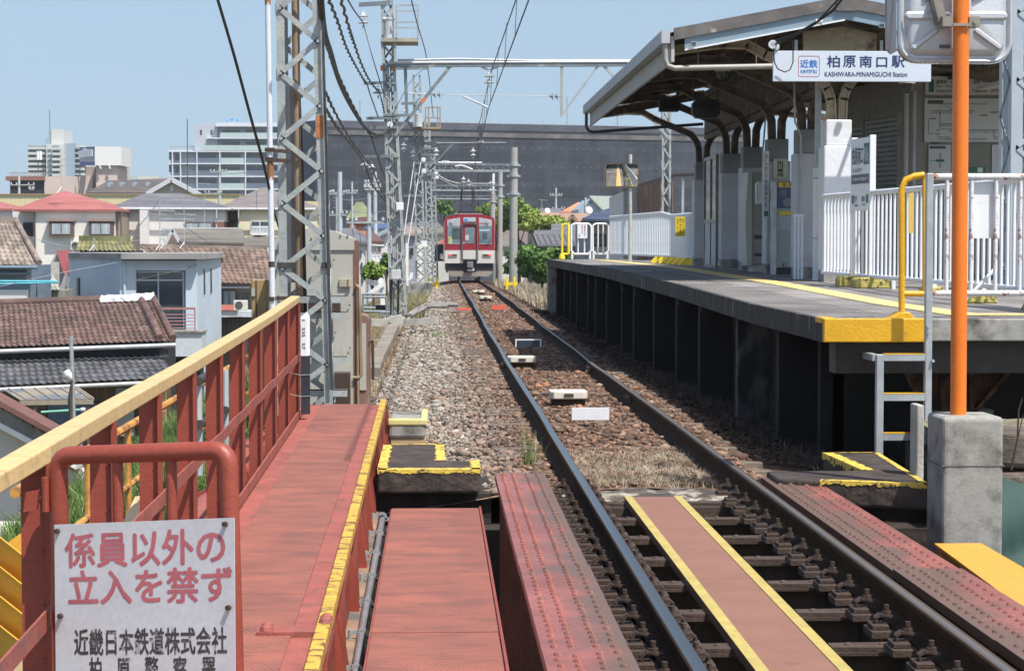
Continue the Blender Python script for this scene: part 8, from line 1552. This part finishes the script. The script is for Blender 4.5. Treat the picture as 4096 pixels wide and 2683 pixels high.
# clutter on and between the houses
def acu(px,py,Y,label,s=1.):
 p=at(px,py,Y);t=thing('air_conditioner',label,'air conditioner',tuple(p));m=MB();m.box(p.x-.4*s,p.x+.4*s,Y-.32,Y-.02,p.z,p.z+.58*s);build(m,'case',mat('ivory_case',(.60,.58,.52),.5,var=.06),t,bevel=.02);m=MB();m.tube([V(p.x-.1*s,Y-.322,p.z+.29*s),V(p.x-.1*s,Y-.335,p.z+.29*s)],.23*s,18);build(m,'fan_grille',mat('dark_grille',(.07,.07,.075),.6),t)
acu(870,1036,135.9,'air conditioner on the brick corner of the slate roofed house');acu(1040,960,137.9,'air conditioner low on the pale yellow house');acu(310,1000,131.9,'air conditioner between the bay windows of the cream house');acu(965,1240,93.2,'air conditioner on the white fascia behind the tan cupboard',.8);acu(420,1285,82.4+5,'air conditioner by the left wing of the flat roofed house',.9)
for k,(a,b_,c,lab)in enumerate((((-20,905,95),(300,990,100),(560,960,108),'thin service wire swinging over the mossy roof'),((-20,1150,74),(250,1090,80),(470,1050,84),'thin service wire sagging to the corner of the flat roofed house'),((540,1120,83),(700,1085,83.5),(790,1055,84),'thin black wire drooping across the balcony front'),((730,900,110),(880,1000,105),(1080,1110,98),'thin wire slanting from the second antenna over the brown tiles'),((870,700,178),(1010,690,150),(1120,700,125),'thin far wire from the pole before the white apartment block'),((640,800,92),(560,900,95),(470,985,97),'fine guy wire from the tall television antenna'),((1330,790,140),(1420,800,120),(1560,770,100),'thin wire strung between the pale utility poles'),((1330,830,150),(1440,850,120),(1540,845,100),'second thin wire strung between the pale utility poles'),((2000,745,112),(2200,790,140),(2340,800,170),'thin far wire from the middle concrete pole to the right'))):wire(lab,[a,b_,c],.012 if k<4 else .02,'service_wire',mat('pale_grey_wire',(.35,.36,.38),.5)if k in(0,1,5,6,7)else WI)
for k,(px,y0,y1,Y)in enumerate(((486,1045,1320,84.2),(866,836,1040,135.7),(954,838,1000,137.7))):m=MB();m.tube([at(px,y0,Y),at(px,y1,Y)],.045,6);o=build(m,'drain_pipe',mat('pale_drain',(.5,.5,.5),.5),None);tag(o,('pale drain pipe at the corner of the flat roofed blue house','pale drain pipe on the brick cornered house','pale drain pipe at the left edge of the pale yellow house')[k],'pipe')
# vegetation
def leafmat(name,c,c2):return mat(name,c,.6,var=.2,scale=1.2,c2=c2,isl=.4,spec=.3,fine=0)
LF=leafmat('fresh_green_leaves',(.13,.22,.03),(.24,.35,.07));LFD=leafmat('mid_green_leaves',(.065,.14,.028),(.14,.25,.055));LFY=leafmat('yellow_green_leaves',(.19,.25,.035),(.30,.37,.08))
BARK=mat('brown_bark',(.09,.07,.05),.9,var=.3)
def crown(name,C_,rad,n,size,mt,par,clumps=14,seed=1):
 rg=np.random.default_rng(seed);cc=[]
 for k in range(clumps):d=rg.normal(size=3);d/=np.linalg.norm(d);cc.append((np.array(C_)+d*np.array(rad)*rg.uniform(.45,.95),rg.uniform(.28,.5)))
 cc.append((np.array(C_),.6));P=[]
 w_=np.array([c[1]for c in cc]);w_=w_/w_.sum();idx=rg.choice(len(cc),n,p=w_);d=rg.normal(size=(n,3));d/=np.linalg.norm(d,axis=1)[:,None];r_=rg.uniform(.55,1,n)**.6
 cen=np.array([cc[i][0]for i in idx]);rr=np.array([cc[i][1]for i in idx]);P=cen+d*(r_*rr)[:,None]*np.array(rad)[None]
 nrm=d+rg.normal(size=(n,3))*.7;nrm/=np.linalg.norm(nrm,axis=1)[:,None];t_=np.cross(nrm,rg.normal(size=(n,3)));t_/=np.linalg.norm(t_,axis=1)[:,None];b_=np.cross(nrm,t_);s=size*rg.uniform(.35,1.7,n)[:,None]
 v=np.stack([P-t_*s,P-b_*s*.45,P+t_*s,P+b_*s*.45],1).reshape(-1,3);f=np.arange(n*4).reshape(-1,4);return mesh_np(name,v,f,mt,par)
def tree(label,px,py,Y,rx,rz_,n,size,mt,zb=GZ,name='broadleaf_tree',cat='tree',seed=1,clumps=14,group=None):
 c=at(px,py,Y);t=thing(name,label,cat,(c.x,Y,zb),group);rg=random.Random(seed);m=MB();top=V(c.x,Y,c.z-rz_*.2);m.tube([V(c.x,Y,zb),V(c.x+.1*rx,Y,lerp(zb,top.z,.6)),top],[max(.05,rx*.07),max(.04,rx*.055),max(.02,rx*.03)],8)
 for k in range(5):a_=rg.uniform(0,6.28);e=V(c.x+math.cos(a_)*rx*.6,Y+math.sin(a_)*rx*.6,c.z+rg.uniform(-.2,.5)*rz_);m.tube([V(c.x,Y,lerp(zb,top.z,.75)),e],[max(.02,rx*.03),.015],6)
 build(m,'trunk',BARK,t);crown('crown',c,(rx,rx,rz_),n,size,mt,t,clumps+8,seed);return t
tree('bright green tree behind the concrete poles, left one',1980,862,145,1.3,1.15,4200,.13,LF,seed=2);tree('bright green tree behind the tall concrete pole, broad one',2070,862,140,1.7,1.3,7000,.13,LF,seed=3);tree('yellow green bush topped tree right of the poles above the tan roofs',2165,895,138,1.9,.65,5000,.12,LFY,seed=4);tree('dark green tree behind the catenary left of the pantograph',1775,825,190,1.1,.9,900,.15,LFD,seed=5)
tree('big leafy green bush beside the far end of the platform',2160,1052,78,.88,.68,6000,.085,LFD,-1.2,'leafy_bush','bush',7,18);tree('leafy green bush between the concrete poles',2068,1045,84,.62,.62,3000,.085,LFD,-1.2,'leafy_bush','bush',8);tree('low green bush under the far platform gate',2245,1035,70,.5,.38,1800,.08,LFD,-1.2,'leafy_bush','bush',9);tree('pale green sapling behind the white guard beams left of the tall mast',1490,1085,62,.32,.34,900,.07,LF,-1.6,'sapling','bush',10,8);tree('small dark sapling by the foot of the tall mast',1545,1050,66,.22,.3,450,.07,LFD,-1.6,'sapling','bush',11,6);tree('green bush seen through the fence beyond the far platform',2760,1035,62,.6,.35,1100,.08,LF,-1.2,'leafy_bush','bush',12)
# grasses
def blades(name,P,H,W,mt,lean=.5,kind_='stuff',seed=1):
 rg=np.random.default_rng(seed);n=len(P);a=rg.uniform(0,6.28,n);d=np.stack([np.cos(a),np.sin(a),np.zeros(n)],1);h=H*rg.uniform(.5,1.25,n);le=rg.uniform(0,lean,n)[:,None]*h[:,None];b=rg.uniform(0,6.28,n);ld=np.stack([np.cos(b),np.sin(b),np.zeros(n)],1);w_=W*rg.uniform(.7,1.3,n)[:,None]
 z=np.array([0,0,1.])[None];p0=P-d*w_;p1=P+d*w_;m0=P+ld*le*.35+z*(h*.6)[:,None];tip=P+ld*le+z*(h*(1-.25*(le[:,0]/h)))[:,None]
 v=np.stack([p0,p1,m0+d*w_*.7,m0-d*w_*.7,tip+d*w_*.12,tip-d*w_*.12],1).reshape(-1,3);i=np.arange(n)[:,None]*6;f=np.concatenate([i+np.array([[0,1,2,3]]),i+np.array([[3,2,4,5]])]);o=mesh_np(name,v,f,mt)
 if kind_:kind(o,kind_)
 return o
GRS_=mat('meadow_grass',(.06,.13,.022),.65,var=.2,scale=.9,c2=(.17,.25,.06),isl=.35,fine=0);GRD=mat('dry_grass',(.36,.29,.19),.75,var=.2,scale=1.5,c2=(.50,.43,.33),isl=.3,fine=0);GRB=mat('tawny_grass',(.32,.20,.10),.75,var=.2,scale=1.5,c2=(.44,.33,.19),isl=.3,fine=0)
def scatter(n,x0,x1,y0,y1,seed,dens=None,dz=0.):
 rg=np.random.default_rng(seed);X=rg.uniform(x0,x1,n);Y=rg.uniform(y0,y1,n);P=[]
 for x,y in zip(X,Y):
  if dens and rg.random()>dens(x,y):continue
  P.append((x,y,sec_z(x,y)+dz))
 return np.array(P)
blades('slope_grass',scatter(26000,-5.0,-1.75,14.0,30,21),.30,.006,GRS_,.7,seed=2)
blades('slope_grass',scatter(9000,-6.0,-1.9,30,60,22),.35,.010,mat('mixed_dry_green_grass',(.14,.16,.05),.7,var=.2,scale=.8,c2=(.36,.31,.17),isl=.35,fine=0),.7,seed=3)
blades('shoulder_dry_grass',scatter(9000,-2.0,-.72,21,52,23,lambda x,y:(.9 if hN(x*.9,y*.35,1)>-.1 else .15)),.16,.004,GRB,.9,seed=4)
blades('track_dry_grass',scatter(8000,1.02,2.06,14.05,16.6,24,lambda x,y:min(1,(16.7-y)/1.0)*(1 if hN(x,y,1.2)>-.35 else .35)),.065,.0016,GRD,1.6,seed=5)
blades('platform_foot_dry_grass',scatter(2600,2.75,3.5,15.0,28,25,lambda x,y:.9 if x>2.95 else .2),.12,.0024,mat('shade_dark_dry_grass',(.09,.065,.045),.8,var=.2,c2=(.17,.135,.095),isl=.3,fine=0),1.7,seed=6)  # straw tone darkened to imitate shade at the platform foot
blades('right_verge_dry_grass',scatter(9000,2.9,6.0,55,100,26),.42,.012,GRD,.7,seed=7)
blades('left_verge_grass',scatter(3500,-1.5,-.3,52,82,27),.28,.009,MATS['mixed_dry_green_grass'],.8,seed=8)
def tuft(label,px,py,zg,n,H,W,spread,mt,seed):
 p=atz(px,py,zg);rg=np.random.default_rng(seed);P=np.array([(p.x+a,p.y+b,zg)for a,b in rg.normal(size=(n,2))*spread]);o=blades('grass_tuft',P,H,W,mt,.45,None,seed);tag(o,label,'grass tuft');return o
TG2=mat('fresh_tuft_green',(.10,.17,.04),.6,var=.2,scale=3,c2=(.24,.30,.12),isl=.3,fine=0)
tuft('tall fresh green grass tuft leaning against the left rail by the bridge end',2112,1880,-.19,34,.34,.0035,.035,TG2,31);tuft('small green grass tuft beside the left rail right of the tall one',2157,1860,-.19,9,.24,.003,.02,TG2,32);tuft('green grass tuft in the grey ballast shoulder, nearer the camera',1760,1352,-.3,120,.17,.005,.22,TG2,33);tuft('small green tuft by the rail foot near the train',2020,1152,-.45,60,.3,.012,.2,LFD,34);tuft('straggling green weed at the foot of the far platform pier',2160,1218,-.3,40,.28,.009,.14,LFD,35);tuft('thin dry weed stem standing in the grey ballast',1763,1485,-.3,7,.28,.003,.03,GRD,36)
# trackside odds and ends
t=thing('guard_beams','white angular guard beams standing left of the tall mast','guard',tuple(at(1530,1220,56)));Yw=56.;m=MB();m.prism([at(1523,1222,Yw),at(1541,1222,Yw),at(1535,1150,Yw),at(1531,1118,Yw),at(1522,1110,Yw),at(1513,1118,Yw),at(1519,1160,Yw)],(0,.12,0));build(m,'upright',WHTC,t);m=MB();m.prism([at(1460,1178,Yw-.1),at(1480,1180,Yw-.1),at(1539,1143,Yw-.1),at(1528,1128,Yw-.1)],(0,.09,0));build(m,'brace',WHTC,t);m=MB();m.prism([at(1623,1132,Yw),at(1652,1110,Yw),at(1652,1090,Yw),at(1640,1090,Yw),at(1636,1112,Yw),at(1622,1122,Yw)],(0,.1,0));build(m,'right_brace',WHTC,t);m=MB();m.prism([at(1462,1112,Yw),at(1512,1128,Yw),at(1510,1144,Yw),at(1465,1136,Yw)],(0,.1,0));build(m,'grey_arm',mat('grey_guard_arm',(.2,.22,.24),.6),t)
t=thing('tubular_stand','grey tubular frame holding a black box left of the mast foot','frame',tuple(at(1500,1275,46)));Yw=46.;m=MB()
for(a,b_)in(((1452,1240),(1452,1175)),((1452,1175),(1538,1177)),((1545,1185),(1549,1272)),((1455,1188),(1545,1188)),((1452,1230),(1500,1232)),((1455,1245),(1548,1247)),((1520,1280),(1525,1250)),((1525,1250),(1560,1248))):m.tube([at(*a,Yw),at(*b_,Yw)],.028,8)
build(m,'tube',mat('blue_grey_tube',(.25,.29,.33),.45,metal=.3),t,smooth=True);m=MB();a,b_=at(1502,1221,Yw+.1),at(1545,1240,Yw+.1);m.box(a.x,b_.x,Yw+.1,Yw+.4,b_.z,a.z);build(m,'black_box',BLK,t)
t=thing('cable_trough','weathered concrete cable trough running along the ballast shoulder and bending to the mast','cable trough',tuple(at(1540,1380,36)));TRO=mat('brown_grey_trough',(.22,.19,.155),.85,var=.2,scale=2,bump=.2);pts=[at(1490,1490,29.5),at(1508,1440,31.5),at(1535,1390,34.5),at(1565,1330,40),at(1578,1302,43.5)];m=MB()
for a,b_ in zip(pts[:-1],pts[1:]):m.bar(a,b_+(b_-a).normalized()*.05,.22,.14)
build(m,'trough',TRO,t);m=MB();m.bar(at(1470,1290,43),at(1565,1290,43.6),.24,.16);m.bar(at(1580,1295,43.6),at(1750,1280,43.4),.26,.14);build(m,'cross_trough',CONCL,t);m=MB();m.obox(at(1588,1285,43),(.12,0,.03),(0,.3,0),(-.03,0,.12));build(m,'hood',CONCL,t)
m=MB();m.tube([at(1625,1265,46),at(1690,1225,47),at(1705,1220,47),at(1830,1218,47)],.05,8);m.tube([at(1640,1262,45.5),at(1700,1232,46.5),at(1715,1226,46.5),at(1790,1224,46.5)],.05,8);o=build(m,'cable_hose',mat('dusty_grey_hose',(.24,.225,.21),.7,var=.15),None,smooth=True);tag(o,'two dusty grey cable hoses snaking over the ballast from the tall mast to the track','cable')
PO=mat('rusty_orange_paint',(.52,.25,.05),.55,var=.15,scale=4,spot=(.22,.10,.05),sscale=5,slo=.5,shi=.62,bump=.1)
t=thing('pipe_fence','rusty orange pipe fence on the grass slope seen through the red railing','fence',(-2.0,17,-.6));m=MB();m.tube([(-2.02,y,.37)for y in(9.6,13,17,22.5)],.028,8);build(m,'top_rail',PO,t,smooth=True);m=MB();m.tube([(-2.02,y,-.02)for y in(9.6,13,17,22.5)],.02,8);build(m,'mid_rail',PO,t,smooth=True);m=MB();m.tube([(-2.02,y,-.38)for y in(9.6,13,17,22.5)],.02,8);build(m,'mid_rail',PO,t,smooth=True)
for y in(10.1,11.6,13.1,14.6,16.1,17.7,19.2,20.7,22.3):m=MB();m.tube([(-2.02,y,-.85),(-2.02,y,.36)],.022,8);build(m,'post',PO,t,smooth=True)
for k,(px,py,Y)in enumerate(((796,1560,15.2),(905,1520,18.5))):m=MB();m.tube([at(px,1900,Y),at(px-4,py-40,Y)],.03,8);o=build(m,'slope_post',mat('pale_blue_grey_post',(.40,.44,.46),.5),None,smooth=True);tag(o,('pale grey post with black pipe ends behind the red railing','second pale grey post behind the railing, farther along')[k],'post')
for k,(px,py,q,py2,Y)in enumerate(((792,1524,840,1497,15.1),(797,1698,845,1675,15.1),(900,1640,935,1620,18.4))):m=MB();a,b_=at(px,py,Y),at(q,py2,Y+1.2);m.tube([a,b_],.036,10);o=build(m,'drain_pipe',mat('black_brown_pipe',(.04,.032,.03),.5,var=.3),None,smooth=True);tag(o,('upper short black drain pipe on the nearer pale grey post','lower short black drain pipe on the nearer pale grey post','short black drain pipe on the farther pale grey post')[k],'pipe')
GBM=mat('chipped_ochre_paint',(.66,.38,.06),.5,var=.08,scale=4,spot=(.30,.34,.38),sscale=3.2,slo=.68,shi=.70);t=thing('guard_beam','ochre yellow steel height guard with folded diagonal plates at the lower left','guard beam',tuple(at(50,2683,8.6)));Yy=8.6
for k in range(4):
 y0=2130+118*k;m=MB();m.prism([at(-160,y0-40,Yy),at(0,y0+20,Yy-.05),at(112,y0+108,Yy-.03),at(112,y0+230,Yy+.06),at(0,y0+140,Yy+.03),at(-160,y0+80,Yy+.05)],(0,.02,0));build(m,'folded_plate',GBM,t)
m=MB();m.prism([at(0,2190,Yy+.1),at(100,2120,Yy+.1),at(230,2120,Yy+.1),at(230,2900,Yy+.1),at(-100,2900,Yy+.1),at(-100,2250,Yy+.1)],(0,.03,0));build(m,'back_plate',GBM,t);m=MB();m.prism([at(30,2660,Yy-.2),at(110,2600,Yy-.2),at(260,2600,Yy-.2),at(260,2720,Yy-.2),at(30,2720,Yy-.2)],(0,.1,0));build(m,'flange',mat('faded_ochre_flange',(.62,.47,.25),.6,var=.1),t)
m=MB();m.prism([at(495,2080,9.6),at(540,1985,10.6),at(600,1975,10.6),at(600,2110,9.4)],(0,0,-.1));build(m,'top_board',CAPY,t)
t=thing('side_beam','ochre yellow steel beam lying along the right girder below the concrete footing','beam',(3.1,10.5,-.4));m=MB();m.prism([(3.07,12.1,-.277),(3.36,12.1,-.277),(3.30,8.0,-.277),(2.87,8.0,-.277)],(0,0,-.015));build(m,'top_flange',mat('ochre_beam_paint',(.60,.31,.045),.5,var=.06,scale=3,bump=.05),t);m=MB();m.prism([(3.08,12.08,-.293),(3.35,12.08,-.293),(3.29,8.0,-.293),(2.88,8.0,-.293)],(0,0,-.12));build(m,'web',mat('dark_ochre_web',(.30,.15,.03),.6,var=.2),t)
t=thing('rubble_wall','dark rubble stone wall right of the concrete footing','stone wall',(4.6,13.6,-1.4));rg=random.Random(17)
for r_ in range(7):
 x=3.62+rg.uniform(0,.2)
 while x<6.2:
  wd=rg.uniform(.3,.6);z=.12-r_*.27+rg.uniform(-.03,.03);m=MB();P=[V(x+.0,13.55,z-.12),V(x+wd,13.55,z-.12),V(x+wd,13.55,z+.12),V(x,13.55,z+.12)];m.obox((x+wd/2,13.8,z),(wd/2-.01,0,rg.uniform(-.02,.02)),(0,.3,0),(rg.uniform(-.02,.02),0,.125));build(m,'stone',mat('dark_red_brown_stone',(.11,.085,.07),.9,var=.4,scale=3,spot=(.30,.26,.2),sscale=4,slo=.62,shi=.75,bump=1,bscale=12),t,bevel=.04);x+=wd
m=MB();m.box(3.6,6.3,13.6,15.1,-2,.05);build(m,'core',STONE,t);m=MB();vs=[]
for i in range(12):
 for j in range(6):vs.append((3.6+i*.25,13.5+j*.3,.24+.05*hN(i,j,1.3)))
m.add(vs,[(i*6+j,i*6+j+1,i*6+7+j,i*6+6+j)for i in range(11)for j in range(5)]);build(m,'gravel_top',mat('mossy_gravel',(.20,.17,.12),.9,var=.4,scale=9,c2=(.26,.25,.15),bump=.8,bscale=30),t)
m=MB();vs=[];n=12
for i in range(n+1):
 for j in range(n+1):u,v=i/n,j/n;x=3.72+u*1.2;z=-.02-.34*u-v*.55+.04*math.sin(u*9+v*5);vs.append((x,13.44-.16*v+.05*math.sin(u*11+v*7),z))
m.add(vs,[(i*(n+1)+j,i*(n+1)+j+1,(i+1)*(n+1)+j+1,(i+1)*(n+1)+j)for i in range(n)for j in range(n)]);o=build(m,'green_tarpaulin',mat('faded_green_net',(.035,.075,.066),.8,var=.15,scale=3),None,smooth=True);tag(o,'faded green tarpaulin draped over the rubble wall at the right edge','tarpaulin')
t=thing('stair_rail','white stair handrail seen below the platform at the right edge','handrail',tuple(at(4020,1640,24)));m=MB();m.tube([at(3968,1525,24),at(4050,1618,24)],.045,10)
for px in(3988,4016,4040):m.tube([at(px,1548+(px-3988)*1.1,24),at(px,1650,24)],.03,8)
m.tube([at(3965,1570,24),at(4060,1570,24)],.02,8);build(m,'rail',WB,t,smooth=True);t=thing('stair_block','pale concrete stair wall behind the white handrail','wall',tuple(at(4030,1650,26)));m=MB();a,b_=at(3930,1515,26),at(4150,1700,26);m.box(a.x,b_.x,26,28,b_.z,a.z);build(m,'wall',CONCL,t)
m=MB();pts=[at(4090,1590,13.2),at(4075,1640,13.2),at(4070,1760,13.2),at(4045,1880,13.2)];m.tube(pts,[.004,.006,.007,.009],5);m.tube([pts[2],at(4092,1660,13.2)],.004,5);o=build(m,'dead_stem',mat('dead_brown_stem',(.05,.035,.025),.8),None);tag(o,'dead brown plant stem against the rubble wall at the right edge','plant')
m=MB();a,b_=at(3669,1620,13.4),at(3695,1920,13.4);m.box(a.x,b_.x,13.4,13.6,b_.z,a.z);o=build(m,'stub_post',CONCL,None,bevel=.01);tag(o,'pale concrete stub post behind the foot of the tall ladder stile','post')
# thin haze of a warm day
hz=MB();hz.box(-2600,2600,-150,3300,-7.5,60);hb=build(hz,'haze',None);kind(hb,'stuff')
hm=bpy.data.materials.new('haze_air');hm.use_nodes=True;hn=hm.node_tree;hn.nodes.remove(hn.nodes['Principled BSDF']);pv=hn.nodes.new('ShaderNodeVolumePrincipled')
pv.inputs['Color'].default_value=(.86,.92,1,1);pv.inputs['Density'].default_value=.00022;pv.inputs['Anisotropy'].default_value=.2;hn.links.new(pv.outputs[0],hn.nodes['Material Output'].inputs['Volume']);hb.data.materials.append(hm)
SC.cycles.volume_bounces=0
